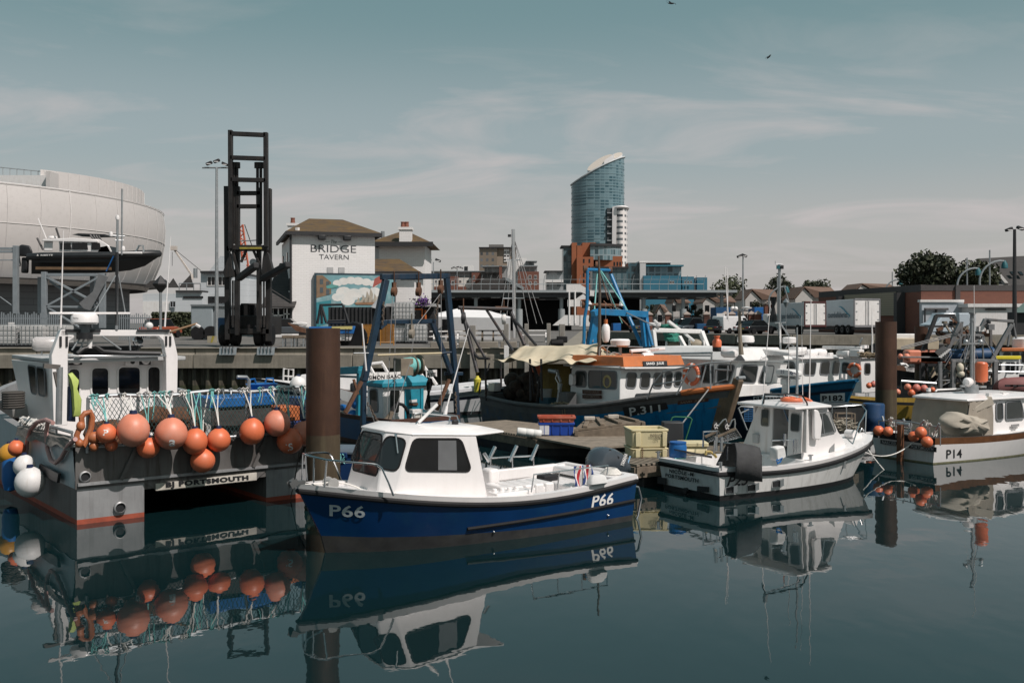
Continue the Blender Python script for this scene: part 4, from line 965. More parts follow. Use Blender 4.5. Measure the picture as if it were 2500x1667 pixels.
 s=MB();s.use(BLK);s.slab([fr.y(*Z(a,b),.35) for a,b in((640,555),(865,610),(865,590),(640,545))],(0,.5,0));s.use(WHD);a=fr.y(*Z(630,590),.3);b=fr.y(*Z(1060,640),.3);s.make('engine_hatch',t,bevel=.01)
 s=MB();s.use(M('yellow_hose',(.4,.3,.1),.7));s.tube([fr.y(*Z(a,b),.1) for a,b in((805,580),(810,552),(840,550),(880,575),(900,600))],.03,6);s.make('deck_hose',t)
 s=MB();s.use(M('dark_grey_mat',(.045,.046,.048),.85,var=.25,scale=6,bump=.3,bscale=18));rr=[]
 for i in range(9):
  f=i/8;a=fr.y(*Z(lerp(1068,1290,f),lerp(470,515,f)-8*math.sin(f*3.1)),-.98);m=fr.y(*Z(lerp(1072,1300,f),lerp(640,660,f)),-1.13);b=fr.y(*Z(lerp(1080,1315,f),lerp(790,825,f)+6*math.sin(f*5)),-1.12)
  k=.03*math.sin(f*7)
  rr.append([a+V((0,.55,-.5)),a+V((0,.25,-.05)),a+V((0,k,0)),a.lerp(m,.5)+V((0,-.05+k,0)),m+V((0,k-.03,0)),b+V((0,k,0))])
 s.loft(rr,close=False);o=s.make('gunwale_mat',ang=70);o.matrix_basis=fr.m;md=o.modifiers.new('thick','SOLIDIFY');md.thickness=.03;tag(o,'dark grey rubber mat draped over the side of the white angling boat','mat')
 p=fr.z(*Z(560,610),.62);k=thing('blue_keg','bright blue plastic keg standing on the stern corner of the white angling boat','keg',fr.m@p,fr.rz)
 rk=78/3.618*(fr.m@p).y/F;hk=(607-458)/3.618*(fr.m@p).y/F
 s=MB();s.use(BLU);s.lathe([(rk*.88,.01),(rk*.98,hk*.12),(rk,hk*.35),(rk*1.0,hk*.7),(rk*.93,hk*.86),(rk*.9,hk*.9)],n=24);s.make('body',k)
 s=MB();s.use(M('blue_keg_lid',(.01,.09,.30),.4));s.lathe([(rk*.95,hk*.86),(rk*.97,hk*.9),(rk*.97,hk*.97),(rk*.9,hk),(rk*.2,hk*.985)],n=24);s.make('lid',k)
 s=MB();s.use(RPT);s.tube([V((.05,-rk*1.05,.02)),V((-.1,-rk*1.2,.03)),V((-.25,-rk*1.0,.03))],.015,5);s.make('cord',k)
 p=fr.y(*Z(1440,640),-.9);b=thing('tackle_bag','white bag with a blue strap on the side deck of the white angling boat','bag',fr.m@p,fr.rz)
 s=MB();s.use(MC['white_canvas_bag']);q=[fr.y(*Z(u,v),-.9)-p for u,v in((1400,632),(1490,600),(1475,495),(1396,512))];c=sum(q,V())/4
 s.loft([[c+(e-c)*kk+V((0,d,0)) for e in rpoly(q,.05)] for kk,d in((.8,-.11),(1,-.07),(1.02,0),(1,.07),(.8,.11))]);s.make('body',b)
 s=MB();s.use(BLU);q=[fr.y(*Z(u,v),-1.0)-p for u,v in((1432,630),(1440,655),(1465,640),(1482,605))];s.tube(q,.018,5,closed=True);s.make('strap',b)
 return fr,h
NF,NH=nicole()
def p14():
 Z=lambda a,b:(2080+a/3.919,860+b/3.919)
 c=GP(*Z(805,1073));a=rad(30);hb=.95;port=V((-math.sin(a),math.cos(a),0));s0=c+port*hb
 fr=Fr((s0 .x,s0 .y,0),a);L=6.6
 t=thing('cruiser_boat','white launch with beige canvas cockpit screen and wooden rubbing band, numbered P14','boat',fr.loc,fr.rz)
 VRN=M('varnished_band',(.16,.065,.025),.35,var=.3,scale=6,coat=.3)
 h=Hull(L,[(0,.98),(.25,1.12),(.55,1.15),(.8,.85),(.93,.4),(1,.03)],[(0,.66),(.3,.62),(.6,.68),(1,1.05)],draft=.3,rake=.6,trake=.1,f0=.8,f1=.3)
 WL=M('weedy_waterline',(.22,.21,.12),.8,var=.4,scale=9)
 h.build('hull',t,[(zf(-.3),WL),(zf(.035),WHT),(lambda u:h.sheer(u)-.17,VRN),(h.sheer,VRN)],tm=[WL,WHD,BLK])
 h.inner('deck',t,[M('dark_coaming',(.045,.042,.04),.7),WHD,WHD],lambda u:.25 if u<.35 else h.sheer(u)+.0,inset=.12)
 s=MB();s.use(BLT);h.decal(s,fr,-1,[Z(902,1015),Z(1052,1005),Z(1050,922),Z(903,930)],'P14',.01);s.make('number',t)
 T=lambda u,v,x=-.03:fr.x(*Z(u,v),x)
 for txt,q,b in(('NARCISSUS',[(272,872),(470,900),(470,862),(272,835)],0),('PORTSMOUTH',[(542,915),(802,955),(803,908),(545,878)],0)):
  s=MB();s.use(BLK);s.slab([T(*p,-.09) for p in q],(.03,0,0));pl=s.make('name_plate',t)
  s=MB();s.use(M('grey_lettering',(.5,.5,.5),.6));qq=[T(*p,-.09) for p in q];cc=sum(qq,V())/4;s.quadtext(txt,[cc+(p-cc)*.82 for p in qq],.006,.01,nrm=V((-1,0,0)));s.make('lettering',pl)
 s=MB();s.use(M('wooden_rudder',(.14,.06,.03),.6,var=.3,scale=5));s.slab([T(u,v,-.16) for u,v in((455,1048),(495,1040),(500,690),(462,690))],(-.12,0,0));s.use(STL);s.tube([T(448,1040,-.14),T(450,760,-.14),T(458,690,-.14)],.02,6);s.make('rudder',t)
 yn=-.86;S=lambda u,v:fr.y(*Z(u,v),yn)
 xa=S(1345,700).x;zt=S(1400,455).z;xe=xa+2.3
 s=MB();s.use(WHT);
 for sg in(1,-1):
  s.slab([V((xa-.55,sg*.86,.55)),V((xe+.9,sg*.78,.62)),V((xe+.5,sg*.74,1.0)),V((xe,sg*.78,1.15)),V((xe-.25,sg*.76,zt)),V((xa,sg*.78,zt)),V((xa,sg*.84,S(1330,700).z)),V((xa-.25,sg*.86,S(1290,760).z))],(0,-sg*.05,0))
 s.slab([V((xe,.78,1.15)),V((xe,-.78,1.15)),V((xe-.25,-.76,zt)),V((xe-.25,.76,zt))],(.03,0,0));s.make('wheelhouse',t,bevel=.02)
 inn=V((xa+1,0,1.2))
 for q,m in(([(1380,645),(1436,640),(1432,482),(1378,488)],()),([(1470,640),(1640,625),(1610,470),(1470,480)],())):
  w=[fr.pl(*Z(u,v),V((xa,-.84,.9)),V((xe,-.82,.9)),V((xa,-.78,zt)))+V((0,-.01,0)) for u,v in q]
  window(t,w,inn,r=.07,fw=.035,fm=GRB,gm=MC['cabin_glass'],out=.02)
 s=MB();s.use(WHT);xr=fr.y(*Z(715,385),.6).x;xr=xa-1.0
 ed=[V((xr,.82,0)),V((xr,-.84,0)),V((xe,-.9,0)),V((xe+.1,-.5,0)),V((xe+.1,.5,0)),V((xe,.88,0))]
 s.loft([[p+V((0,0,zt)) for p in ed],[p+V((0,0,zt+.05)) for p in ed],[V((lerp(xa,p.x,.85),p.y*.75,zt+.12)) for p in ed]]);s.make('wheelhouse_roof',t,bevel=.015)
 CV=M('beige_canvas',(.29,.255,.21),.9,var=.12,scale=2,bump=.4,bscale=5)
 s=MB();s.use(CV);n=12
 s.loft([[V((xr+.12+.03*math.sin(i*1.3),lerp(.8,-.8,i/n),zt-.01)),V((xr+.05+.05*math.sin(i*1.9),lerp(.84,-.82,i/n),1.2)),V((xr-.05+.05*math.sin(i*1.1),lerp(.86,-.84,i/n),.55))] for i in range(n+1)],close=False)
 s.loft([[V((lerp(xr+.12,xa,i/n),-.83+.02*math.sin(i*2),zt)),V((lerp(xr,xa,i/n),-.86+.03*math.sin(i*1.4),1.1)),V((lerp(xr-.05,xa,i/n),-.88,.6))] for i in range(n+1)],close=False);s.make('cockpit_screen',t,ang=60)
 s=MB();s.use(WHD);p=lambda u,v,y=-.2:fr.y(*Z(u,v),y)
 s.cyl(p(732,375,.5),p(732,342,.5),.06);s.tube([p(800,372,.3),p(815,358,.3),p(1050,348,.2),p(1068,365,.2)],.025,6);s.tube([p(1350,408,-.6),p(1500,392,-.6)],.02,6);s.cbox(p(1308,410,-.7),(.12,.1,.12));s.cbox(p(1450,395,-.6),(.15,.08,.06));s.make('roof_rail',t)
 s=MB();s.use(GAL);mx=p(1145,380,0);s.lathe([(.18,-.1),(.18,.05),(.16,.2),(.02,.22)],mx);s.tube([mx,p(1145,150,0),p(1148,-300,0)],.035,8,r1=.03);s.bar(p(1040,322,0),p(1280,330,0),.05,.06);s.bar(p(1070,-85,0),p(1245,-85,0),.04);s.cyl(p(1148,-300,0),p(1148,-325,0),.06)
 for u,v in((1075,100),(1250,300)):s.tube([p(1148,-200,0),p(u,v,0)],.008,4)
 for u in(1090,1230):s.ball(p(u,-100,0),.07,n=10,m=6)
 s.make('mast',t)
 s=MB();s.use(WHD);s.tube([p(1175,370,.3),p(1168,-640,.3)],.016,6,r1=.008);s.make('whip_aerial',t)
 s=MB();s.use(WHT);s.lathe([(.001,-.17),(.09,-.15),(.13,-.03),(.12,.1),(.001,.15)],p(1110,285,0),(1,.3,0),14);s.make('loudhailer',t)
 s=MB();s.use(M('grey_name_tag',(.25,.25,.25),.6));s.slab([S(u,v)+V((0,-.03,0)) for u,v in((1518,712),(1590,705),(1590,682),(1518,690))],(0,.02,0));s.slab([S(u,v)+V((0,-.03,0)) for u,v in((1530,728),(1578,722),(1578,712),(1530,716))],(0,.02,0));s.make('small_plate',t)
 o=MB();o.use(ORG);q=p(1238,285,-.1);q2=p(1240,95,-.1);o.lathe([(.12,0),(.16,.04),(.165,.5),(.165,(q2-q).length-.06),(.13,(q2-q).length),(.02,(q2-q).length+.02)],(0,0,0),n=18);ob=o.make('orange_canister');ob.location=fr.m@q;tag(ob,'upright orange canister lashed beside the mast of the white P14 launch','canister')
 hc=thing('covered_winch','bulky winch under a creased beige canvas cover on the P14 launch','winch',fr.m@fr.y(*Z(1080,808),-.75),fr.rz)
 iv=hc.matrix_basis.inverted()@fr.m
 s=MB();s.use(M('pale_canvas_cover',(.36,.325,.27),.9,var=.1,bump=.5,bscale=4));out=[fr.y(*Z(u,v),-.75) for u,v in((960,800),(1215,812),(1275,720),(1250,625),(1150,612),(1040,578),(930,572),(868,650),(890,740))];cc=sum(out,V())/len(out)
 rg=[]
 pp=rpoly(out,.1,4)
 for k,d in((.35,-.36),(.72,-.30),(.92,-.17),(1,0),(.95,.17),(.75,.3)):
  rg.append([cc+(e-cc)*(k*(1+.03*math.sin(i*.7+d*5)))+V((.02*math.sin(i*.6),d*(1+.12*math.sin(i*.8)),.015*math.sin(i*.9))) for i,e in enumerate(pp)])
 s.loft(rg);b=s.make('cover',hc,ang=50);b.matrix_basis=iv
 s=MB();s.use(MC['pale_canvas_cover']);a1=[fr.y(*Z(u,v),-.72) for u,v in((1108,545),(1140,568),(1316,495),(1290,415))];s.loft([[e+V((0,d,0)) for e in rpoly(a1,.04)] for d in(-.14,.14)]);s.use(GAL);s.cyl(fr.y(*Z(1105,600),-.72),fr.y(*Z(1110,535),-.72),.09);b=s.make('arm_cover',hc,bevel=.03);b.matrix_basis=iv
 s=MB();s.use(GAL);X=-.15
 q=[T(u,v,X) for u,v in((255,655),(420,650),(560,665),(740,700),(845,715))];s.tube(q,.018,6);s.tube([e-V((0,0,.25)) for e in q],.014,6)
 for e in q:s.tube([e,e-V((0,0,.45))],.016,6)
 for u,v,w,z in((290,610,305,660),(490,635,505,670),(835,680,805,740),(690,650,650,700)):s.tube([T(u,v,X),T(w,z,X)],.03,6)
 s.make('stern_rail',t)
 s=MB();s.use(RPW)
 for(u,v) in((375,650),(380,680),(700,680),(735,700),(790,780)):
  for k in range(5):s.tube([T(u+R.uniform(-30,30),v+R.uniform(-35,35),X+R.uniform(-.05,.1)) for _ in range(4)],.01,4)
 s.make('rope_tangle',t)
 s=MB();s.use(GAL);s.lathe([(.001,-.3),(.07,-.28),(.07,.28),(.001,.3)],T(480,690,.1),(0.1,1,0),12);s.make('gas_bottle',t)
 for u,v,r,lb in((255,750,50,'outer orange buoy of the pair hung on the stern of the white launch'),(345,757,48,'inner orange buoy of the pair hung on the stern of the white launch'),(590,805,52,'orange buoy at the back of the trio beside the rudder'),(658,768,56,'highest orange buoy of the trio near the launch stern corner'),(717,858,55,'lowest orange buoy of the trio, over the PORTSMOUTH name plate')):
  w=fr.m@T(u,v,-.38 if r<54 else-.5);buoy(w,r/3.919*w.y/F,lb)
 return fr
P14F=p14()
o=line('mooring_rope','slack pale rope running from the white launch to the angling boat','rope',sag(P14F.x(2080+610/3.919,860+835/3.919,-.1) and P14F.m@P14F.x(2080+610/3.919,860+835/3.919,-.1),NF.m@NF.y(2112,1104,0),.22),.013,RPW)
# ================================================================ rafted fishing boats and the pontoon
RZF=math.atan2(-.79,.61);FWD=V((.61,-.79,0));STB=V((-.79,-.61,0))
GRW=M('grey_weathered_paint',(.085,.088,.09),.7,var=.3,scale=3,dirt=(.16,.13,.1),damt=.35)
BHL=M('bright_blue_hull',(.004,.17,.38),.35,var=.2,scale=1.5,dirt=(.006,.05,.13),damt=.5,streak=True)
NVH=M('navy_hull',(.010,.014,.03),.4,var=.2)
SBL=M('gantry_blue',(.007,.155,.34),.45,var=.2,scale=4,dirt=(.10,.06,.04),damt=.2)
DBG=M('gantry_dark_blue',(.004,.024,.05),.45,var=.3,scale=3,dirt=(.10,.05,.03),damt=.2,streak=True)
OWH=M('off_white_house',(.70,.70,.69),.4,var=.05,dirt=(.4,.36,.3),damt=.15,streak=True)
BGL=glassM('old_cabin_glass',(.02,.022,.02),.35)
def fishing_frame(bow_xy,L):
 s=V((bow_xy[0],bow_xy[1],0))-FWD*L
 return Fr(s,RZF)
def house(t,fr,xf,quad,length,inn_y,mat,fwin,swin,zdeck,rake=.12,wt=.06,gm=None,bevel=.025,base=0.0):
 """wheelhouse from the photo quad of its front face (bl, br, tr, tl on local plane x = xf); starboard side faces us"""
 q=[fr.x(a,b,xf) for a,b in quad]
 q[2].x-=rake;q[3].x-=rake
 bl,br,tr,tl=q
 B=[V((bl.x,bl.y,zdeck)),V((br.x,br.y,zdeck)),V((xf-length,br.y,zdeck)),V((xf-length,bl.y,zdeck))]
 T=[tl,tr,V((xf-length,tr.y,tr.z)),V((xf-length,tl.y,tl.z))]
 s=MB();s.use(mat);s.loft([B,T]);s.make('wheelhouse',t,bevel=bevel)
 inn=V((xf-length/2,(bl.y+br.y)/2,(zdeck+tl.z)/2))
 for w in fwin:
  pp=[fr.pl(a,b,B[0],B[1],T[0]) for a,b in w];window(t,pp,inn,r=.09,fw=.04,fm=GRB,gm=gm or GLS,out=.02)
 for w in swin:
  m=()
  if isinstance(w[-1],float):m=(w[-1],);w=w[:-1]
  pp=[fr.pl(a,b,B[0],B[3],T[0]) for a,b in w];window(t,pp,inn,r=.09,fw=.04,fm=GRB,gm=gm or GLS,out=.02,mull=m)
 return B,T
def frame_bars(name,parent,mat,pts,r,fr=None,square=False):
 s=MB();s.use(mat)
 for p in pts:
  if square:s.bar(p[0],p[1],r*2)
  else:s.tube(p,r,8)
 return s.make(name,parent,bevel=.008 if square else 0)
def sand_julie():
 L=9.6;fr=fishing_frame((5.64,27.7),L)
 Z=lambda a,b:(1350+a/4.48,750+b/4.48)
 Q=lambda a,b:(1050+a/3.266,620+b/3.266)
 t=thing('trawler','blue and grey wooden trawler with orange topped wheelhouse and canvas awning, SAND JULIE P.311','boat',fr.loc,RZF)
 h=Hull(L,[(0,1.15),(.25,1.5),(.6,1.5),(.8,1.15),(.93,.58),(1,.05)],[(0,1.02),(.3,.92),(.6,1.05),(.85,1.48),(1,1.80)],draft=.5,rake=.42,trake=0,f0=.82,f1=.34)
 BARE=M('bare_bow_timber',(.16,.115,.075),.8,var=.4,scale=3,dirt=(.05,.04,.035),damt=.3,streak=True)
 OPT=M('orange_paint',(.50,.15,.045),.55,var=.15,dirt=(.30,.14,.08),damt=.3)
 GH=M('grey_hull_primer',(.075,.078,.08),.75,var=.35,scale=2,dirt=(.006,.075,.2),damt=.4)
 hm=lambda u:GH if u<.56 else(BARE if u>.978 else BHL)
 h.build('hull',t,[(zf(-.5),BOOT),(zf(.1),hm),(lambda u:.1+(h.sheer(u)-.4)*.5,hm),(lambda u:h.sheer(u)-.32,GRW),(lambda u:h.sheer(u)-.1,lambda u:OPT if u>.9 else GRW),(h.sheer,GRW)],ts=[i/40 for i in range(39)]+[.965,.978,.99,1])
 h.inner('deck',t,[lambda:0,GRW,GRW] if 0 else[GRW,GRW,M('dark_wet_deck',(.06,.055,.05),.7,var=.4)],lambda u:h.sheer(u)-.55,inset=.14)
 h.belt('gunwale_rail',t,GRW,.04,.07,0,.92,N=30)
 h.belt('bow_rail_cap',t,OPT,.03,.085,.90,1.0,stern=False,N=8)
 s=MB();s.use(BARE);a=h.pt(1,1.8,1);s.bar(V((h.x(1,-.3),0,-.3)),V((h.x(1,1.85)+.05,0,1.98)),.2,.24);s.make('stem_post',t,bevel=.03)
 s=MB();s.use(GAL);s.cyl(a+V((.1,-.14,.2)),a+V((.1,.14,.2)),.06);s.make('bow_roller',t)
 s=MB();s.use(BLK);h.decal(s,fr,-1,[Z(790,1200),Z(1262,1108),Z(1240,1040),Z(762,1090)],off=.012);pl=s.make('number_board',t)
 s=MB();s.use(M('pale_grey_lettering',(.55,.55,.54),.6));h.decal(s,fr,-1,[Z(848,1190),Z(1182,1138),Z(1175,1060),Z(835,1095)],'P.311',.015,0,.022);s.make('lettering',pl)
 s=MB();s.use(M('dark_name_board',(.07,.025,.015),.7));h.decal(s,fr,-1,[Z(1362,1065),Z(1705,1028),Z(1705,990),Z(1370,1022)],off=.012);pl=s.make('name_board',t)
 s=MB();s.use(M('faded_gold_lettering',(.32,.26,.2),.7));h.decal(s,fr,-1,[Z(1395,1058),Z(1672,1028),Z(1670,998),Z(1395,1030)],'SAND  JULIE',.0,.2,.022);s.make('lettering',pl)
 xf=L-3.0
 W5=[[Z(*p) for p in q] for q in([(798,872),(895,878),(910,725),(815,722)],[(952,875),(1045,880),(1058,728),(968,726)],[(1096,872),(1185,876),(1195,728),(1112,726)],[(1220,862),(1290,866),(1302,716),(1236,716)],[(1325,858),(1388,860),(1402,714),(1342,714)])]
 SW=[[Z(*p) for p in q] for q in([(255,860),(362,866),(362,706),(255,704)],)]+[[Z(395,876),Z(695,888),Z(695,708),Z(395,702),.46]]
 qd=[Z(728,1040),Z(1412,1010),Z(1440,672),Z(765,676)]
 fl=fr.x(*qd[3],xf);sl=fr.y(*Z(205,700),fl.y)
 B,T=house(t,fr,xf,qd,xf-sl.x,0,OWH,W5,SW,.5,rake=.1,gm=BGL)
 s=MB();s.use(OWH);xb=xf-(xf-sl.x)-.35;s.slab([V((xf+.15,T[0].y-.06,T[0].z)),V((xf+.15,T[1].y+.06,T[1].z)),V((xb,T[1].y+.06,T[1].z)),V((xb,T[0].y-.06,T[0].z))],(0,0,.06));s.make('roof_eave',t,bevel=.02)
 s=MB();s.use(OPT);zt=T[0].z+.06
 o1=[V((xf+.02,T[0].y+.02,zt)),V((xf+.02,T[1].y-.02,zt)),V((xb+.3,T[1].y-.02,zt)),V((xb+.3,T[0].y+.02,zt))];o2=[p+V((-.1 if p.x>xf-1 else 0,-.06*(1 if p.y>0 else-1),.30)) for p in o1]
 s.loft([o1,o2]);s.make('roof_coaming',t,bevel=.012)
 s=MB();s.use(BLK);q=[fr.pl(*Z(a,b),o1[0],o1[1],o2[0])+V((.02,0,0)) for a,b in((985,650),(1245,644),(1238,585),(975,590))];s.slab(q,(.015,0,0));pl=s.make('roof_name_board',t)
 s=MB();s.use(WLT);q=[fr.pl(*Z(a,b),o1[0],o1[1],o2[0])+V((.05,0,0)) for a,b in((1008,638),(1200,632),(1198,596),(1005,602))];s.quadtext('SAND  JULIE',q,.006,.02,nrm=V((1,0,.2)));s.make('lettering',pl)
 for tx,(y0_,y1_) in(('SAND JULIE',(945,902)),('PORTSMOUTH',(995,955))):
  s=MB();s.use(MC['dark_name_board']);q=[fr.y(*Z(a,b),B[0].y-.02) for a,b in((322,y0_),(526,y0_+4),(524,y1_+6),(320,y1_))];s.slab(q,(0,.03,0));pl=s.make('side_name_board',t)
  s=MB();s.use(M('dull_lettering',(.2,.17,.14),.8));c=sum(q,V())/4;s.quadtext(tx,[c+(p-c)*.82 for p in q],.006,.01,nrm=V((0,-1,0)));s.make('lettering',pl)
 s=MB();s.use(M('cream_ring',(.42,.34,.16),.7));s.tube([fr.y(*Z(597,815),B[0].y+.12)+V((.15*math.cos(k/12*6.283),0,.17*math.sin(k/12*6.283))) for k in range(12)],.05,6,closed=True);s.make('cabin_lifering',t)
 s=MB();s.use(WHT);q=[fr.y(*Z(a,b),B[0].y-.05) for a,b in((190,850),(235,855),(232,730),(195,725))];s.loft([[p+V((0,d,0)) for p in rpoly(q,.08)] for d in(-.08,.08)]);s.make('nav_light_box',t,bevel=.02)
 s=MB();s.use(GRW);s.loft([[V((xf+.4,y*1.0,.9)) for y in(-.8,.8)]+[V((xf+1.6,y,1.1)) for y in(.7,-.7)],[V((xf+.5,y*.9,1.42)) for y in(-.7,.7)]+[V((xf+1.5,y,1.5)) for y in(.5,-.5)]]);s.make('fore_hatch',t,bevel=.03)
 P=lambda a,b,y=-.9:fr.y(*Z(a,b),y)
 rail(t,[P(1030,1000,-1.25),P(1090,850,-1.2),P(1205,705,-1.15),P(1400,665,-.95),P(1700,610,-.6),P(1945,592,-.1),P(1945,690,0),P(1780,680,.35),P(1760,880,.4)],.025,[(P(1505,650,-.8),P(1350,955,-1.0)),(P(1680,615,-.6),P(1610,880,-.75)),(P(1720,610,-.4),P(1725,890,-.5)),(P(1095,850,-1.2),P(1420,800,-.95)),(P(1755,840,.3),P(1900,790,0)),(P(1915,640,0),P(1905,800,0))],mat=GAL,name='bow_rail')
 PX_=lambda a,b,d=.9:fr.x(*Z(a,b),xf-d)
 s=MB();s.use(WHT);c=PX_(735,388,1.4);s.lathe([(.22,-.12),(.3,-.08),(.32,.07),(.27,.12),(.03,.13)],c,n=22);s.use(GAL);s.cyl(c-V((0,0,.45)),c-V((0,0,.1)),.05);s.make('radar_dome',t)
 s=MB();s.use(WHT);s.bar(PX_(845,478),PX_(1220,452),.1,.1);s.cyl(PX_(1030,530),PX_(1030,475),.12);s.use(GAL);s.cyl(PX_(1030,590),PX_(1030,520),.05);s.make('radar_scanner',t,bevel=.02)
 s=MB();s.use(BLT);a,b,c,d=PX_(1050,470,.83),PX_(1160,462,.83),PX_(1158,444,.83),PX_(1048,452,.83);s.quadtext('Raymarine',[a,b,c,d],.006,.01,nrm=V((1,0,0)));s.make('lettering',t)
 s=MB();s.use(GAL)
 for pp in([(505,600),(510,440),(540,420),(980,438)],[(590,600),(592,450),(610,430)],[(860,590),(865,490)],[(612,590),(614,520),(660,495),(720,505),(745,540),(745,590)]):s.tube([PX_(a,b,1.3) for a,b in pp],.022,6)
 s.make('roof_frame',t)
 s=MB();s.use(M('dark_mast',(.09,.07,.055),.7));s.tube([P(508,600,-.2),P(512,-230,-.2),P(500,-560,-.2)],.055,8,r1=.03);s.make('mast',t)
 s=MB();s.use(WHT);c=P(578,270,.2);s.lathe([(.02,-.34),(.09,-.31),(.125,-.2),(.135,0),(.125,.16),(.08,.24),(.03,.26)],c,n=20)
 s.use(OPT);s.cyl(c+V((0,0,.25)),c+V((0,0,.4)),.06);s.use(GAL);s.tube([c+V((0,0,.4)),c+V((0,0,.9))],.01,4);s.make('hanging_fender',t)
 for q in((1030,540),(1180,565)):
  s=MB();s.use(WHT);c=PX_(*q,.7);s.lathe([(.001,-.24),(.1,-.22),(.13,-.15),(.13,.15),(.1,.22),(.001,.24)],c,(0,1,0),14);s.make('liferaft_canister',t)
 s=MB();s.use(GAL);s.tube([P(232,640,-1.3),P(720,645,-1.3),P(760,670,-1.25)],.018,6);s.make('roof_grab_rail',t)
 CVS=M('cream_awning',(.56,.49,.36),.85,var=.15,scale=1.5,dirt=(.30,.17,.06),damt=.25,bump=.3,bscale=4)
 A=lambda a,b,y:fr.y(1100+a/5.88,740+b/5.88,y)
 rid=[(1040,605,.3),(1250,603,.25),(1500,600,.2),(1750,590,.2),(1950,580,.2),(2110,568,.2)]
 nea=[(555,800,-1.35),(740,848,-1.4),(900,770,-1.4),(1130,850,-1.45),(1320,885,-1.45),(1560,815,-1.45),(1700,865,-1.45),(1830,825,-1.4),(2080,810,-1.35)]
 ra=[(i/(len(rid)-1),A(*p)) for i,p in enumerate(rid)];na=[(i/(len(nea)-1),A(*p)) for i,p in enumerate(nea)]
 rows_=[]
 for i in range(49):
  f=i/48;r_=ci(ra,f);n_=ci(na,f);fa=V((r_.x+(r_.x-n_.x)*.25,1.5,r_.z-.55));row=[]
  for j in range(13):
   g=j/12
   w=.045*math.sin(g*3.14)*math.sin(f*19+g*5+math.sin(f*7))+.035*math.sin(f*43-g*9+2*math.sin(f*5))*g+.05*math.sin(f*11+1)*g*g
   if g<.35:p=fa.lerp(r_,g/.35)
   else:p=r_.lerp(n_,(g-.35)/.65)+V((0,0,-.22*math.sin((g-.35)/.65*3.14)+w*.6))
   row.append(p+V((0,0,w*.35)))
  rows_.append(row)
 s=MB();s.use(CVS);s.loft(rows_,close=False);ob=s.make('awning',t,ang=80);md=ob.modifiers.new('thick','SOLIDIFY');md.thickness=.012
 s=MB();s.use(CVS);s.loft([[A(2150+i*90,640+i*42+14*math.sin(i*2),.4),A(2150+i*85,830+5*math.sin(i),-.3)] for i in range(6)],close=False);s.make('awning_flap',t)
 G=lambda a,b,y:fr.y(1100+a/5.88,740+b/5.88,y)
 BKS=M('black_gantry_steel',(.035,.035,.038),.6,metal=.3,var=.4,scale=4,dirt=(.14,.06,.03),damt=.25)
 s=MB();s.use(BKS)
 for p,q,w in(((110,65,-1.2),(880,85,.9),.07),((160,75,-1.2),(385,1000,-1.25),.07),((200,240,-1.2),(490,775,-1.1),.05),((510,85,0),(900,690,-.4),.05),((850,85,.9),(1060,600,.9),.07),((910,230,.9),(1225,600,.5),.05),((1150,800,.2),(1270,1120,.2),.06),((330,700,-1.2),(390,780,-1.2),.05)):
  s.tube([G(*p),G(*q)],w,7)
 s.use(RST);s.tube([G(640,72,.25),G(820,78,.75)],.075,7);s.make('stern_gantry',t)
 for a,b,y in((185,215,-1.2),(765,225,.7)):
  s=MB();s.use(WHD if a>500 else BKS);c=G(a,b,y);s.lathe([(.05,-.09),(.2,-.07),(.22,0),(.2,.07),(.05,.09)],c,(.6,.8,0),14);s.use(RST);s.tube([c+V((0,0,.1)),c+V((0,0,.7))],.025,5);s.make('hanging_block',t)
 s=MB();s.use(BKS)
 for a,y in((500,-1.3),(1140,-1.35),(1300,-1.35),(720,1.2),(1260,1.3)):s.tube([G(a,800,y),G(a+10,1400,y)],.04,6)
 s.tube([G(400,790,-1.3),G(560,795,-1.35)],.05,6)
 for a,b,c,d in((520,1020,560,860),(410,1330,430,1130),(1150,900,1200,1300),(1290,1000,1240,1420)):s.tube([G(a,b,-1.2),G(c,d,-1.1)],.03,6)
 s.make('awning_frame',t)
 s=MB();s.use(M('ochre_screen',(.15,.11,.03),.9,var=.3,bump=.3,bscale=5));s.loft([[G(1300+i*60,870,-.2+.06*math.sin(i*2)),G(1290+i*60,1400,-.2+.06*math.sin(i*2+1))] for i in range(8)],close=False);s.make('wheelhouse_screen',t)
 def dk(name,label,cat,fn,bevel=.01):
  q=MB();fn(q);o=q.make(name,bevel=bevel);o.matrix_basis=fr.m;return tag(o,label,cat)
 NB=M('dark_net_heap',(.045,.032,.024),.95,var=.5,scale=9,bump=.8,bscale=30)
 def heap(q):
  q.use(NB);c=G(1020,1380,.2)
  for i in range(16):q.ball(c+V((R.uniform(-.45,.45),R.uniform(-.3,.3),R.uniform(-.1,1.1)*.7)),R.uniform(.2,.33),(1,1,.9),9,6)
 dk('net_heap','tall heap of dark net under the cream awning','fishing net',heap,0)
 dk('yellow_can','bright yellow can hanging at the stern of the grey and blue trawler','canister',lambda q:q.use(M('yellow_can_paint',(.55,.48,.05),.5)).lathe([(.02,-.28),(.12,-.26),(.13,.18),(.06,.25),(.05,.3)],G(385,1165,-1.15),n=14),0)
 dk('white_box','white box on the trawler deck under the awning','crate',lambda q:q.use(WHD).cbox(G(630,1200,-.5),(.35,.3,.3)),.02)
 dk('grey_bucket','pale grey tub beside the wheelhouse screen','bucket',lambda q:q.use(M('grey_tub',(.35,.36,.35),.6)).lathe([(.16,-.2),(.2,.2),(.21,.22),(.18,.2)],G(1370,1330,-.9),n=16),0)
 dk('teal_tub','dark teal tub at the foot of the wheelhouse screen','tub',lambda q:q.use(M('teal_tub',(.01,.06,.09),.6)).cbox(G(1400,1430,-.9),(.45,.4,.35)),.03)
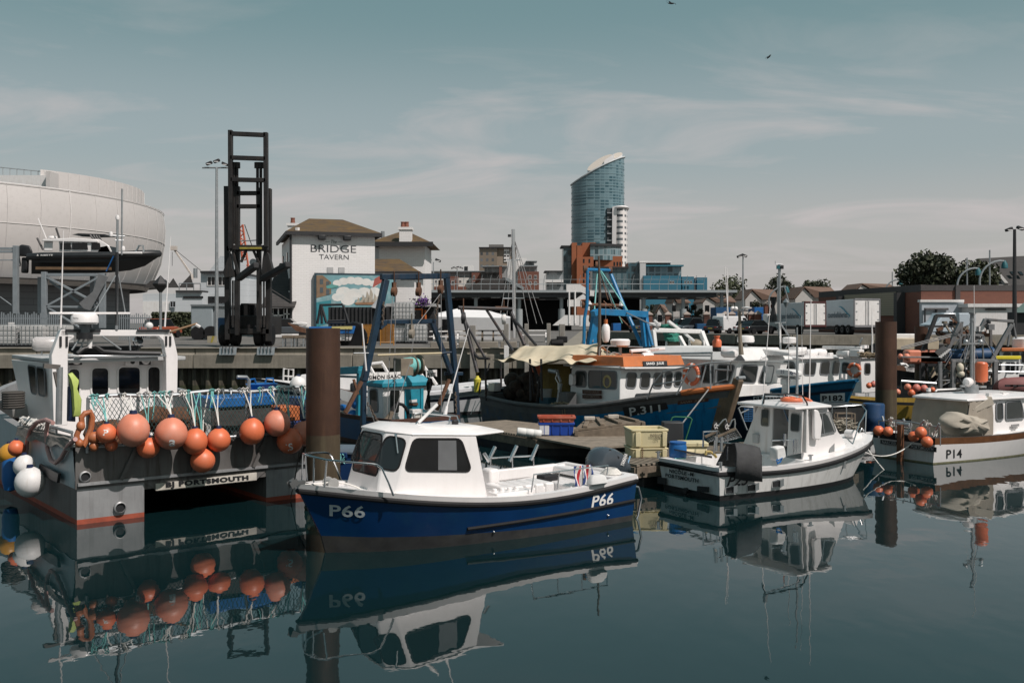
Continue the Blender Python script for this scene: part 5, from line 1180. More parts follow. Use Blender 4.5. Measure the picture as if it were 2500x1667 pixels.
 dk('engine_casing','dark engine casing under the awning','casing',lambda q:q.use(BLK).cbox(G(640,1370,-.2),(.55,.5,.75)),.03)
 dk('deck_locker','dark grey locker against the wheelhouse side','locker',lambda q:q.use(GRW).cbox(G(1680,1390,-1.1),(.4,.4,.5)),.02)
 dk('orange_float_bag','dull orange float hanging in the shade of the awning','float',lambda q:q.use(ORG).ball(G(1225,960,.6),.3,(1,.7,1.1)),0)
 s=MB();s.use(GAL);s.cyl(G(1420,965,-1.25),G(1530,985,-1.25),.07);s.bar(G(1530,985,-1.25),G(1580,1130,-1.25),.06);s.bar(G(1580,1150,-1.25),G(1540,1450,-1.25),.08);s.use(RPW);s.tube([G(1510,950,-1.25),G(1525,1020,-1.3),G(1505,1080,-1.3),G(1545,1150,-1.3),G(1545,1240,-1.3)],.015,5);s.make('pot_hauler',t)
 s=MB();s.use(M('tan_rope',(.3,.23,.15),.95));
 for k in range(14):c=G(1560,1470,-1.42);s.tube([c+V((R.uniform(-.45,.45),R.uniform(-.1,.1),R.uniform(-.06,.12))) for _ in range(4)],.016,4)
 for a in(1600,1635):s.tube([G(a,1480,-1.5),G(a+12,1620,-1.52)],.014,5)
 s.make('gunwale_rope',t)
 s=MB();s.use(RPW);s.tube([G(360,1400,-1.3),G(290,1600,-1.5)],.014,5);s.tube([G(430,1390,-1.3),G(330,1560,-1.5)],.014,5);s.make('stern_line',t)
 s=MB();s.use(M('wire_grey',(.25,.25,.25),.6));s.tube([P(1700,900,-.8),P(1360,1340,-2.2)],.018,5);s.make('spring_line',t)
 return fr,h
SJF,SJH=sand_julie()
def navy_boat():
 L=9.3;fr=fishing_frame((8.2,29.6),L);K=lambda a,b:(1780+a/6.189,820+b/6.189);Z=lambda a,b:(1350+a/4.48,750+b/4.48)
 t=thing('fishing_boat','navy hulled fishing boat with flared white wheelhouse and blue stern gantry, numbered SM108','boat',fr.loc,RZF)
 h=Hull(L,[(0,1.35),(.3,1.55),(.6,1.5),(.85,.95),(1,.05)],[(0,.95),(.4,.95),(.7,1.1),(1,1.5)],draft=.5,rake=.5,f0=.85,f1=.35)
 h.build('hull',t,[(zf(-.5),NVH),(zf(.1),NVH),(lambda u:h.sheer(u)-.1,NVH),(h.sheer,WHD)])
 h.inner('deck',t,[WHD,WHD,M('pale_grey_deck',(.35,.35,.34),.8)],lambda u:h.sheer(u)-.45,inset=.1)
 s=MB();s.use(WHD);h.decal(s,fr,-1,[K(372,1005),K(830,960),K(815,870),K(368,912)],off=.012);pl=s.make('number_board',t)
 s=MB();s.use(BLT);h.decal(s,fr,-1,[K(385,1000),K(790,965),K(780,885),K(380,920)],'SM108',.035,0,.02);s.make('lettering',pl)
 xf=L-2.6
 W=[[K(*p) for p in q] for q in([(130,690),(385,705),(430,455),(200,450)],[(440,700),(625,705),(675,458),(520,458)])]
 SW=[[Z(*p) for p in q] for q in([(1628,815),(1752,825),(1752,635),(1632,632)],[(1805,825),(1925,830),(1985,640),(1812,632)])]
 q=[K(30,775),K(690,770),K(800,400),K(40,385)]
 B,T=house(t,fr,xf,q,3.6,0,OWH,W,SW,.5,rake=-.25,gm=BGL)
 s=MB();s.use(OWH);z0=T[0].z;e=[V((T[0].x+.12,T[0].y-.1,z0)),V((T[1].x+.12,T[1].y+.1,z0)),V((T[2].x-.3,T[1].y+.1,z0)),V((T[2].x-.3,T[0].y-.1,z0))]
 c=sum(e,V())/4;s.loft([e,[p+V((0,0,.05)) for p in e],[V((lerp(c.x,p.x,.86),lerp(c.y,p.y,.72),z0+.42)) for p in e]]);s.make('wheelhouse_roof',t,bevel=.02)
 s=MB();s.use(BLK);a0,a1,b0=e[0]+V((0,0,.05)),e[1]+V((0,0,.05)),V((lerp(c.x,e[0].x,.86),lerp(c.y,e[0].y,.72),z0+.42));f=lambda u,v:fr.pl(*K(u,v),a0,a1,b0)
 s.poly([f(u,v)+V((.012,0,.006)) for u,v in((95,372),(243,375),(180,292),(108,290))]);s.make('roof_patch',t)
 s=MB();s.use(M('grey_script',(.3,.3,.3),.7));s.quadtext('Coun',[f(u,v)+V((.012,0,.006)) for u,v in((462,368),(560,340),(545,300),(470,318))],.004,0,.3,nrm=V((1,0,.3)));s.make('roof_lettering',t)
 s=MB();s.use(WHD);s.slab([V((B[0].x+.15,B[0].y,.9)),V((B[1].x+.6,B[1].y,.9)),V((B[1].x+.6,B[1].y,1.5)),V((B[0].x+.15,B[0].y,1.5))],(-.4,0,0));s.make('fore_casing',t,bevel=.02)
 P=lambda a,b,y:fr.y(*Z(a,b),y)
 s=MB();s.use(WHT);c=fr.x(*Z(2110,345),xf-.9);s.lathe([(.27,-.12),(.29,-.07),(.27,.08),(.22,.11),(.02,.12)],c,n=22);s.use(BLK);s.cyl(c+V((0,0,-.18)),c+V((0,0,-.12)),.2);s.use(GAL);s.cyl(c+V((0,0,-.6)),c+V((0,0,-.18)),.05);s.make('radar_dome',t)
 s=MB();s.use(M('weathered_mast',(.2,.17,.13),.8));s.tube([P(2060,520,.2),P(2045,330,.2),P(2040,30,.2)],.08,8,r1=.04);s.use(WHT)
 for u in(1965,2000):s.ball(P(u,15,.2),.07,n=12,m=8)
 s.lathe([(.02,-.03),(.15,-.01),(.16,.02),(.02,.05)],P(2120,10,.2),n=16);s.use(GAL);s.tube([P(1955,40,.2),P(2130,38,.2)],.03,6);s.make('mast',t)
 s=MB();s.use(WHT);s.tube([P(1905,130,.1),P(1912,-180,.1),P(1900,-430,.1)],.02,6,r1=.01);s.tube([P(1920,150,-.1),P(1880,-445,-.1)],.018,6,r1=.01);s.make('whip_aerial',t)
 s=MB();s.use(WHT);c=P(1930,505,.3);s.lathe([(.001,-.3),(.1,-.28),(.14,-.2),(.14,.2),(.1,.28),(.001,.3)],c,(1,0,0),14);s.make('liferaft_canister',t)
 s=MB();s.use(ORG);c=P(1793,440,.2);s.lathe([(.08,.0),(.145,.02),(.15,.2),(.11,.26),(.08,.27),(.08,.33),(.1,.34),(.1,.38)],c,n=18);s.use(BLK);s.lathe([(.13,-.13),(.14,-.1),(.14,.02),(.1,.03)],c,n=18);s.make('gas_bottle',t)
 c0=fr.m@fr.y(*Z(1515,735),B[0].y-.12);lifebuoy('lifebuoy','orange lifebuoy hung on the white cabin side behind the trawler rail',c0,fr.m.to_3x3()@V((0,-1,0)),.31)
 s=MB();s.use(GAL);s.tube([P(1110,510,0),P(1740,500,0)],.04,6);s.tube([P(1120,530,-.6),P(1730,530,-.6)],.03,6);s.tube([P(1735,500,-.4),P(1735,640,-.4)],.03,6);s.make('roof_rack',t)
 G=lambda a,b,y:fr.y(1350+a/3.484,330+b/3.484,y)
 s=MB();s.use(SBL)
 s.tube([G(272,1143,-1.1),G(490,1150,.9)],.06,8)
 s.tube([G(294,1150,-1.1),G(290,1440,-1.1),G(268,1560,-1.2),G(262,1780,-1.2)],.06,8)
 s.tube([G(480,1155,.9),G(600,1450,.9),G(660,1580,.9),G(760,1800,.9)],.075,8)
 s.bar(G(372,1500,-.9),G(800,1525,1.0),.24,.22);s.bar(G(340,1520,-1.1),G(372,1500,-.9),.2,.2)
 s.bar(G(365,1530,-.8),G(320,1790,-.9),.3,.16);s.tube([G(360,1540,-.6),G(362,1790,-.6)],.06,8)
 s.bar(G(770,1520,1.0),G(800,1800,1.0),.32,.16);s.tube([G(780,1530,1),G(845,1790,1)],.06,8);s.make('stern_gantry',t,bevel=.01)
 s=MB();s.use(RST);s.tube([G(262,1440,-1.1),G(600,1450,.9)],.06,8)
 s.make('net_roller',t)
 for a,b,y in((275,1140,-1.1),(488,1152,.9),(375,1108,-.1),(262,1438,-1.1)):s=MB();s.use(RST);s.lathe([(.05,-.08),(.14,-.06),(.14,.06),(.05,.08)],G(a,b,y),(.6,.8,0),12);s.make('sheave',t)
 s=MB();s.use(WHD);s.slab([G(560,1450,.6),G(592,1452,.8),G(572,1405,.7)],(.1,0,0));s.slab([G(285,1440,-1),G(318,1440,-.8),G(300,1410,-.9)],(.1,0,0));s.make('gantry_gusset',t)
 s=MB()
 for i,(a,b,c,d,y,z) in enumerate(((380,1110,640,1500,0,.5),(395,1120,520,1480,0,.5),(390,1130,470,1400,0,.3),(380,1130,345,1560,0,-.8),(370,1300,340,1760,-.3,-.9),(430,1410,680,1660,0,1),(400,1150,590,1600,0,.6),(480,1440,900,1640,.5,-.5))):
  s.use((RPT,MC['wire_grey'],M('rust_wire',(.2,.1,.06),.8))[i%3]);s.tube([G(a,b,y),G(c,d,z)],.022,4)
 s.make('running_wire',t)
 s=MB();s.use(M('dark_chain',(.12,.09,.07),.8))
 for k in range(22):s.ball(G(330+4*math.sin(k*1.2)-k*.6,1450+k*6,-.5),.07,(1,.6,1.3),6,4)
 s.make('chain',t)
 return fr,h
navy_boat()
def blue_boat():
 L=8.6;fr=fishing_frame((10.35,31.9),L);K=lambda a,b:(1780+a/6.189,820+b/6.189);Z=lambda a,b:(1350+a/4.48,750+b/4.48)
 t=thing('fishing_boat','blue hulled fishing boat with white three windowed wheelhouse, numbered P182 on the bow','boat',fr.loc,RZF)
 h=Hull(L,[(0,1.3),(.3,1.45),(.6,1.42),(.85,.95),(1,.06)],[(0,.95),(.4,.95),(.7,1.2),(1,1.72)],draft=.5,rake=.45,f0=.85,f1=.35)
 DB=M('teal_blue_hull',(.006,.085,.17),.35,var=.15,dirt=(.004,.03,.06),damt=.3,streak=True)
 h.build('hull',t,[(zf(-.5),NVH),(zf(.12),DB),(lambda u:h.sheer(u)-.38,NVH),(lambda u:h.sheer(u)-.28,DB),(lambda u:h.sheer(u)-.06,NVH),(h.sheer,NVH)])
 h.inner('deck',t,[DB,WHD,WHD],lambda u:h.sheer(u)-.3,inset=.1)
 h.belt('gunwale_rail',t,DB,.03,.055,0,1,N=28)
 s=MB();s.use(WHD);h.decal(s,fr,-1,[K(1378,1005),K(1750,985),K(1750,858),K(1376,872)],off=.012);pl=s.make('number_board',t)
 s=MB();s.use(BLT);h.decal(s,fr,-1,[K(1408,985),K(1722,975),K(1720,888),K(1405,900)],'P182',.035,0,.02);s.make('lettering',pl)
 xf=L-2.4
 W=[[K(*p) for p in q] for q in([(1125,580),(1285,588),(1310,400),(1140,405)],[(1368,575),(1500,582),(1520,392),(1390,398)],[(1562,575),(1650,578),(1672,392),(1585,395)])]
 SW=[[K(*p) for p in q] for q in([(805,500),(1000,510),(975,398),(830,395)],)]
 B,T=house(t,fr,xf,[K(1045,700),K(1665,665),K(1705,345),K(1105,352)],2.6,0,OWH,W,SW,.6,rake=.12,gm=BGL)
 s=MB();s.use(WHT);e=[V((T[0].x+.12,T[0].y-.08,T[0].z)),V((T[1].x+.12,T[1].y+.08,T[1].z)),V((T[2].x-.3,T[1].y+.08,T[1].z)),V((T[2].x-.3,T[0].y-.08,T[0].z))];s.loft([e,[p+V((0,0,.06)) for p in e],[p*.5+sum(e,V())*.125+V((0,0,.12)) for p in e]]);s.make('wheelhouse_roof',t,bevel=.015)
 P=lambda a,b,y:fr.y(*K(a,b),y)
 s=MB();s.use(WHT)
 for u,v,w in((1240,260,.22),(1370,250,.26)):
  c=fr.x(*K(u,v),xf-.8);s.lathe([(.001,-w),(.11,-w*.95),(.15,-w*.7),(.15,w*.7),(.11,w*.95),(.001,w)],c,(.3,.95,0),16)
 s.make('liferaft_canister',t)
 s=MB();s.use(WHT);s.cbox(fr.x(*K(1040,215),xf-1.2),(.45,.5,.22));s.cbox(fr.x(*K(1530,295),xf-.6),(.15,.2,.2));s.make('roof_locker',t,bevel=.03)
 s=MB();s.use(WHD);a,b=P(590,290,-.8),P(1010,300,-.8);s.loft([[a.lerp(b,f)+V((0,y,z)) for y,z in((-.35,0),(.5,0),(.5,.18),(-.35,.22-.1*f))] for f in(0,.3,.8,1)]);s.make('roof_coaming',t,bevel=.03)
 s=MB();s.use(BLK);c=fr.x(*K(1075,305),xf-.3);s.cbox(c,(.12,.27,.2));s.use(GLS);s.cbox(c+V((.06,0,0)),(.03,.22,.15));s.make('floodlight',t,bevel=.03)
 s=MB();s.use(WHT);c=P(912,65,0);s.lathe([(.18,-.11),(.22,-.08),(.225,.07),(.19,.105),(.02,.115)],c,n=22);s.use(GAL)
 for u,v in((840,215),(990,165)):s.tube([c+V((0,0,-.1)),P(u,v,0)],.02,6)
 s.make('radar_dome',t)
 s=MB();s.use(WHT);s.tube([P(780,225,0),P(768,-210,0)],.03,8);s.use(GAL);s.tube([P(768,-200,0),P(900,-5,.3)],.025,6);s.tube([P(700,-200,0),P(850,-205,0)],.03,6);s.make('mast',t)
 s=MB();s.use(M('netting_beige',(.35,.32,.26),.95));
 for k in range(14):c=P(760+k*14,240,-.4);s.ball(c+V((0,R.uniform(-.1,.1),R.uniform(0,.04))),.05,n=7,m=5)
 s.make('rope_pile',t)
 G=lambda a,b,y:fr.y(1350+a/4.48,750+b/4.48,y)
 s=MB();s.use(OWH)
 for p,q,w in(((1095,250,-1),(1620,265,1),.16),((1095,250,-1),(1115,440,-1),.16),((1620,265,1),(1690,450,1),.18),((1025,182,-1.2),(1180,190,-.8),.12),((1105,140,-1),(1150,185,-.9),.1),((1260,155,-.5),(1400,260,.2),.12),((1380,320,0),(1460,465,0),.14),((1430,280,.3),(1545,370,.6),.1)):
  s.bar(G(*p),G(*q),w)
 s.make('stern_gantry',t,bevel=.02)
 s=MB();s.use(M('green_net',(.03,.19,.14),.9,var=.4,scale=12,bump=.8,bscale=30));rr=[]
 for k in range(8):
  f=k/7;c=G(1265+50*f,190+180*f,-.1);w=.38-.06*f+.04*math.sin(k*2.2);rr.append([c+V((w*math.cos(j/10*6.283)*.8+.04*math.sin(j*3+k),w*math.sin(j/10*6.283)*.9,.03*math.sin(j*2))) for j in range(10)])
 s.loft(rr);s.make('hanging_net',t)
 for u in(1318,1570):
  s=MB();s.use(WHD);c=G(u,415,.2 if u<1400 else .9);s.lathe([(.3,-.3),(.32,-.28),(.32,-.24),(.16,-.22)],c,(.7,.7,0),18);s.lathe([(.16,.22),(.32,.24),(.32,.28),(.3,.3)],c,(.7,.7,0),18);s.use(M('wire_coil',(.3,.26,.2),.6,metal=.3));s.lathe([(.22,-.24),(.24,-.1),(.24,.1),(.22,.24)],c,(.7,.7,0),18);s.use(OWH);s.cbox(c+V((0,0,-.3)),(.7,.4,.1));s.make('net_winch',t,bevel=.01)
 o=thing('outboard_motor','white outboard motor with blue lettering clamped in front of the blue P182 boat','outboard motor',fr.m@fr.y(*K(860,850),-2.0),RZF);iv=o.matrix_basis.inverted()@fr.m
 P2=lambda a,b,y=-2.0:fr.y(*K(a,b),y)
 s=MB();s.use(OWH);q=[P2(u,v) for u,v in((735,590),(1060,625),(1058,535),(960,505),(760,492))];cc=sum(q,V())/5
 s.loft([[cc+(p-cc)*k+V((0,d,0)) for p in rpoly(q,.08)] for k,d in((.8,-.2),(.97,-.15),(1,0),(.97,.15),(.8,.2))]);b=s.make('cowling',o,bevel=.01);b.matrix_basis=iv
 s=MB();s.use(M('grey_outboard_leg',(.3,.31,.31),.5));q=[P2(u,v) for u,v in((750,600),(1050,635),(1030,655),(780,630))];s.slab([p+V((0,-.14,0)) for p in q],(0,.28,0));s.use(OWH);s.bar(P2(865,640),P2(850,870),.14,.2);s.cbox(P2(850,690),(.24,.2,.2));b=s.make('leg',o,bevel=.02);b.matrix_basis=iv
 s=MB();s.use(M('navy_lettering',(.01,.02,.10),.5));s.quadtext('LOWE',[P2(u,v,-2.2) for u,v in((896,572),(1055,588),(1055,552),(896,535))],.008,.04,nrm=V((0,-1,0)))
 for(a0,b0_,a1,b1) in((780,560,800,550),(780,530,800,528),(815,560,832,552),(815,530,832,530)):s.poly([P2(u,v,-2.21) for u,v in((a0,b0_),(a1,b0_),(a1,b0_-14),(a0,b0_-14))])
 b=s.make('lettering',o);b.matrix_basis=iv
 return fr,h
blue_boat()
def white_boat():
 L=8.0;fr=fishing_frame((11.9,36.3),L);K=lambda a,b:(1780+a/6.189,820+b/6.189)
 t=thing('fishing_boat','white fishing boat half hidden between the blue P182 boat and the rusty pile','boat',fr.loc,RZF)
 h=Hull(L,[(0,1.3),(.4,1.45),(.7,1.25),(1,.06)],[(0,.9),(.5,1.0),(1,1.5)],draft=.5,rake=.4)
 h.build('hull',t,[(zf(-.5),NVH),(zf(.1),WHD),(h.sheer,WHD)]);h.inner('deck',t,[WHD]*3,lambda u:h.sheer(u)-.3)
 xf=L-2.2
 B,T=house(t,fr,xf,[K(2005,640),K(2330,640),K(2330,340),K(2010,345)],2.4,0,OWH,[[K(*p) for p in((2045,570),(2125,572),(2128,420),(2048,418))]],[[K(*p) for p in((1715,548),(1815,560),(1815,415),(1720,405))]],.6,rake=.05,gm=BGL)
 s=MB();s.use(WHT);e=[V((T[0].x+.1,T[0].y-.1,T[0].z)),V((T[1].x+.1,T[1].y+.1,T[0].z)),V((T[2].x-.4,T[1].y+.1,T[0].z)),V((T[2].x-.4,T[0].y-.1,T[0].z))];s.loft([e,[p+V((0,0,.08)) for p in e]]);s.make('wheelhouse_roof',t,bevel=.02)
 P=lambda a,b,y=-.4:fr.y(*K(a,b),y)
 s=MB();s.use(WHD);s.lathe([(.1,-.35),(.13,-.32),(.13,.32),(.1,.35)],P(1740,270),(1,-.4,0),14);s.bar(P(1420,175),P(2000,185),.12,.12);s.cbox(P(1930,260),(.4,.3,.26));s.make('roof_locker',t,bevel=.03)
 s=MB();s.use(WHT);c=fr.x(*K(2050,165),xf-.9);s.cbox(c,(.2,.33,.14));s.use(GAL);s.tube([P(1970,140),P(2010,30)],.03,8);s.make('radar_unit',t,bevel=.05)
 s=MB();s.use(WHT);P3=lambda a,b:fr.x(*K(a,b),xf-.6);s.tube([P3(2168,290),P3(2165,0),P3(2160,-130),P3(2160,-420)],.045,8,r1=.01);s.make('mast',t)
 s=MB();s.use(M('tan_rope',(.3,.23,.15),.95));s.tube([P(1820,310),P(2300,315)],.05,6)
 for k in range(20):c=P(2090,310);s.tube([c+V((R.uniform(-.6,.6),R.uniform(-.2,.2),R.uniform(-.05,.15))) for _ in range(4)],.02,4)
 s.make('rope_pile',t)
 lifebuoy('lifebuoy','orange lifebuoy hung on the white boat beside the rusty pile',fr.m@fr.y(*K(1890,515),B[0].y-.1),fr.m.to_3x3()@V((.2,-1,0)),.24)
 s=MB();s.use(WHT)
 for u in(1700,1760):s.bar(P(u,650,-1),P(u,575,-1),.1,.06)
 s.make('fender_rack',t)
white_boat()
# ================================================================ pontoon, its clutter, and the boats left and right of the raft
DCK=brickM('pontoon_decking',(.20,.165,.125),(.13,.105,.08),(.03,.025,.02),bw=2.4,bh=.14,var=.3,ms=.012)
BFL=M('black_pontoon_float',(.014,.015,.016),.55,var=.3,scale=5,dirt=(.07,.065,.05),damt=.3)
def pontoon():
 t=thing('pontoon','weathered timber pontoon on black floats, with tubs and crates on it','pontoon',(0,0,0));W0=Fr((0,0,0),0)
 c=[NF.m@V(p) for p in((-.45,1.22,.5),(6.5,1.22,.5),(6.5,3.0,.5),(-.45,3.0,.5))]
 DKM=M('grey_timber_deck',(.22,.185,.145),.9,var=.35,scale=4,dirt=(.08,.07,.055),damt=.35)
 def planks(a,b,cc,d,name,n):
  s=MB();s.use(DKM)
  for i in range(n):
   f0,f1=i/n+.004,(i+1)/n-.004*(n/40)
   s.slab([a.lerp(b,f0),a.lerp(b,f1),d.lerp(cc,f1),d.lerp(cc,f0)],(0,0,-.045))
  s.make(name,t)
 planks(*c,'finger_deck',48)
 a=[V(p) for p in((.66,26.15,.49),(3.1,26.1,.49),(3.6,27.0,.49),(-.2,30.9,.49),(-1.75,29.7,.49))]
 planks(a[0],a[4],a[3],V((3.4,27.1,.49)),'walkway_deck',34)
 s=MB();s.use(DKM);s.slab([a[0],V((3.6,26.05,.49)),V((3.5,27.1,.49)),V((3.4,27.1,.49))],(0,0,-.05));s.slab([V((1.9,24.1,.488)),V((3.6,24.9,.488)),V((3.6,26.05,.488)),V((.66,26.15,.488))],(0,0,-.05));s.make('corner_deck',t)
 s=MB();s.use(WOD);
 for i in range(4):s.bar(c[i]-V((0,0,.17)),c[(i+1)%4]-V((0,0,.17)),.08,.22)
 pl=[a[0],a[4],a[3]]
 for p,q in zip(pl,pl[1:]):s.bar(p-V((0,0,.17)),q-V((0,0,.17)),.08,.22)
 s.bar(a[0]-V((0,0,.17)),V((3.5,26.05,.32)),.08,.22);s.make('side_timber',t)
 for(x0,x1,y0,y1) in((.68,2.25,26.2,27.5),(2.32,3.5,26.15,27.4)):
  s=MB();s.use(BFL);s.box(x0,x1,y0,y1,-.3,.40);s.use(M('float_lid',(.035,.035,.036),.7,dirt=(.09,.08,.06),damt=.3));s.box(x0-.03,x1+.03,y0-.04,y1+.03,.385,.445);s.make('float',t,bevel=.03)
 for x in(.0,1.8,3.6,5.0):
  s=MB(NF.m);s.use(BFL);s.box(x-.2,x+1.3,1.3,2.9,-.3,.22);s.make('float',t,bevel=.04)
 s=MB();s.use(BFL);d=(a[4]-a[0]);s.slab([a[0]+d*.1+V((0,0,-.2)),a[0]+d*.95+V((0,0,-.2)),a[0]+d*.95+V((1.1,.8,-.2)),a[0]+d*.1+V((1.1,.8,-.2))],(0,0,-.6));s.make('float',t)
 return t
pontoon()
def world_obj(name,label,cat,fn,loc,rz=0,bevel=.01,group=None,ang=35):
 q=MB();fn(q);o=q.make(name,bevel=bevel,ang=ang);o.location=loc;o.rotation_euler=(0,0,rz);return tag(o,label,cat,group)
def crate(name,label,px,py,Y,w,d,hgt,mats,rz=0,z=None,lip=True):
 """open tray with a rim, ribs and hand holes"""
 p=PX(px,py,Y);p.z=p.z if z is None else z
 t=thing(name,label,'crate',p,rz,'plastic fish boxes on the pontoon')
 s=MB();s.use(mats[0]);th=.025;o=[V((x*w/2,y*d/2,0)) for x,y in((-1,-1),(1,-1),(1,1),(-1,1))]
 k=.94
 s.loft([[V((e.x*k,e.y*k,0)) for e in o],[V((e.x,e.y,hgt)) for e in o],[V((e.x*.9,e.y*.88,hgt)) for e in o],[V((e.x*.85,e.y*.82,.03)) for e in o]])
 for x in(-.36,-.12,.12,.36):s.cbox((x*w,-d/2*.985,hgt*.45),(.03,.03,hgt*.75))
 s.make('body',t,bevel=.006)
 s=MB();s.use(mats[-1]);
 for a,b in((0,1),(1,2),(2,3),(3,0)):s.bar(o[a]*1.02+V((0,0,hgt-.03)),o[b]*1.02+V((0,0,hgt-.03)),.035,.06)
 s.make('rim',t,bevel=.006);return t
def pontoon_clutter():
 CB=M('crate_blue',(.008,.05,.30),.4);CR=M('crate_red',(.36,.07,.035),.55,dirt=(.5,.25,.18),damt=.3);CW=M('crate_white',(.62,.63,.65),.5)
 p=PX(1358,1064,26.75)
 t=crate('fish_crate','blue and white plastic fish box under the red tray on the pontoon',1358,1066,26.75,.92,.5,.34,(CB,CB),z=.5)
 s=MB();s.use(CW);s.cbox((-.33,-.246,.17),(.26,.03,.3));s.make('white_panel',t,bevel=.01)
 crate('fish_crate','faded red plastic tray, topmost of the stacked fish boxes',1358,1036,26.75,.96,.54,.16,(CR,CR),z=.85)
 s=MB();s.use(M('white_fender_roll',(.66,.66,.64),.6));q=V((0,0,0));s.lathe([(.001,-.33),(.1,-.32),(.11,-.28),(.11,-.1),(.104,-.09),(.11,-.08),(.11,.1),(.104,.11),(.11,.12),(.11,.28),(.1,.32),(.001,.33)],q,(1,.05,-.12),16)
 o=s.make('cylinder_fender');o.location=PX(1292,1056,26.3);tag(o,'white ribbed cylinder fender lying on the pontoon edge','fender')
 B=lambda a,b,Y:PX(1350+a/4.48,750+b/4.48,Y)
 t=thing('timber_platform','weathered timber platform with two white cleat blocks, leaning across the pontoon','platform',(2.4,26.9,.5))
 iw=Fr((2.4,26.9,.5),0)
 s=MB();s.use(WOD);tl,tr,br,bl=B(330,1245,28.2),B(715,1185,28.2),B(1000,1245,26.5),B(235,1330,26.4)
 s.slab([bl,br,tr,tl],(0,0,-.07));s.slab([bl+V((0,-.01,-.08)),br+V((0,-.01,-.06)),br+V((0,-.01,-.5)),bl+V((0,-.01,-.2))],(0,.06,0))
 for f in(.15,.4,.65,.9):s.bar(bl.lerp(br,f)+V((0,0,.03)),tl.lerp(tr,f)+V((0,0,.03)),.12,.06)
 s.bar(br+V((-.03,0,-.02)),br+V((-.03,0,-.55)),.1);s.bar(bl+V((.05,0,-.02)),V((bl.x+.05,bl.y,.5)),.1);s.bar(tr,V((tr.x,tr.y,.5)),.1);s.make('frame',t,world=iw,bevel=.012)
 for a,b in((400,1225),(660,1205)):
  s=MB();s.use(M('chipped_white_block',(.5,.46,.40),.8,dirt=(.2,.12,.07),damt=.4));c=B(a,b,27.6);s.cbox(c+V((0,0,.03)),(.3,.12,.1));s.use(WOD);s.cbox(c-V((0,0,.07)),(.14,.1,.16));s.make('cleat_block',t,world=iw,bevel=.015)
 YT=M('cream_tub_plastic',(.62,.55,.34),.5,var=.06,dirt=(.35,.27,.15),damt=.2)
 C=lambda a,b,Y=22.2:PX(1500+a/3.618,950+b/3.618,Y)
 for k,(b0,b1,lb) in enumerate(((665,520,'lower cream insulated fish tub on the pontoon end'),(512,352,'upper cream fish tub lettered ENDEAVOUR, stacked on another'))):
  a,b=C(110,b0),C(440,b0);z0,z1=C(110,b0).z,C(110,b1).z
  if k==0:z0=.5
  w=b.x-a.x;t=thing('fish_tub',lb,'tub',((a.x+b.x)/2+.05,22.55,z0),rad(6),'cream insulated fish tubs on the pontoon')
  h=z1-z0;s=MB();s.use(YT);o=[(x*w/2,y*.38) for x,y in((-1,-1),(1,-1),(1,1),(-1,1))]
  s.loft([rpoly([V((x*.95,y*.95,0)) for x,y in o],.06),rpoly([V((x,y,h*.86)) for x,y in o],.06),rpoly([V((x*1.04,y*1.05,h*.88)) for x,y in o],.06),rpoly([V((x*1.04,y*1.05,h)) for x,y in o],.06)]+([rpoly([V((x*.93,y*.9,h)) for x,y in o],.05),rpoly([V((x*.88,y*.85,h*.3)) for x,y in o],.05)] if k else[]))
  s.cbox((-w*.32,-.39,h*.45),(.12,.05,h*.8));s.cbox((w*.40,-.39,h*.45),(.1,.05,h*.8));s.make('body',t,bevel=.012)
  s=MB();s.use(RST if not k else GAL);
  if not k:
   for j in range(5):s.tube([V((-w*.22+.015*math.cos(i/8*6.283),-.44,h*.95-.045*j+.028*math.sin(i/8*6.283))) for i in range(8)],.007,4,closed=True)
   s.make('latch_chain',t)
  else:
   s=MB();s.use(BLT);s.quadtext('ENDEAVOUR\nCS73',[(w*.0,-.395,h*.42),(w*.40,-.395,h*.42),(w*.40,-.395,h*.74),(w*.0,-.395,h*.74)],.012,.015,nrm=V((0,-1,0)));s.make('lettering',t)
 s=MB();s.use(YT);q=C(690,545,23.2);s.loft([rpoly([q+V((x*.3,y*.25,z)) for x,y in((-1,-1),(1,-1),(1,1),(-1,1))],.06) for z in(-.25,.12,.13)]+[rpoly([q+V((x*.33,y*.28,z)) for x,y in((-1,-1),(1,-1),(1,1),(-1,1))],.06) for z in(.13,.22)])
 tag(s.make('fish_tub',loc=q-V((0,0,.25)),bevel=.01),'cream lidded fish tub partly hidden behind the blue keg','tub','cream insulated fish tubs on the pontoon')
 D=lambda a,b,Y:PX(1540+a/7.35,990+b/7.35,Y)
 t=thing('hand_truck','green tubular hand truck handle in front of the blue trawler hull','trolley',D(850,600,25.2));iw=Fr(t.location,0)
 s=MB();s.use(M('green_tube',(.04,.17,.08),.5));s.tube([D(640,560,25.2),D(690,340,25.2),D(745,215,25.2),D(790,200,25.2),D(1060,210,25.2),D(1098,245,25.2),D(1050,400,25.2),D(980,620,25.2)],.018,7);s.make('handle',t,world=iw)
 s=MB();s.use(M('dark_bin_box',(.03,.032,.035),.6));s.cbox(D(745,480,25.0),(.5,.4,.55));s.make('box',t,world=iw,bevel=.03)
 for k,(dx,Y,lb) in enumerate(((0,24.6,'wire bodied pontoon trolley lying on its side, wheel towards the blue trawler'),(200,24.3,'second wire trolley lying on its side, its wheel nearer the cabin of the angling boat'))):
  c=D(1520+dx,365+k*10,Y);t=thing('trolley',lb,'trolley',(c.x,c.y,.5),0,'wire trolleys upended on the pontoon');iw=Fr(t.location,0)
  s=MB();s.use(RUB);r=68/7.35*Y/F;s.tube([c+V((r*.8*math.cos(i/16*6.283),.05*math.cos(i/16*6.283),r*math.sin(i/16*6.283))) for i in range(16)],r*.28,7,closed=True);wh=s.make('wheel',t,world=iw)
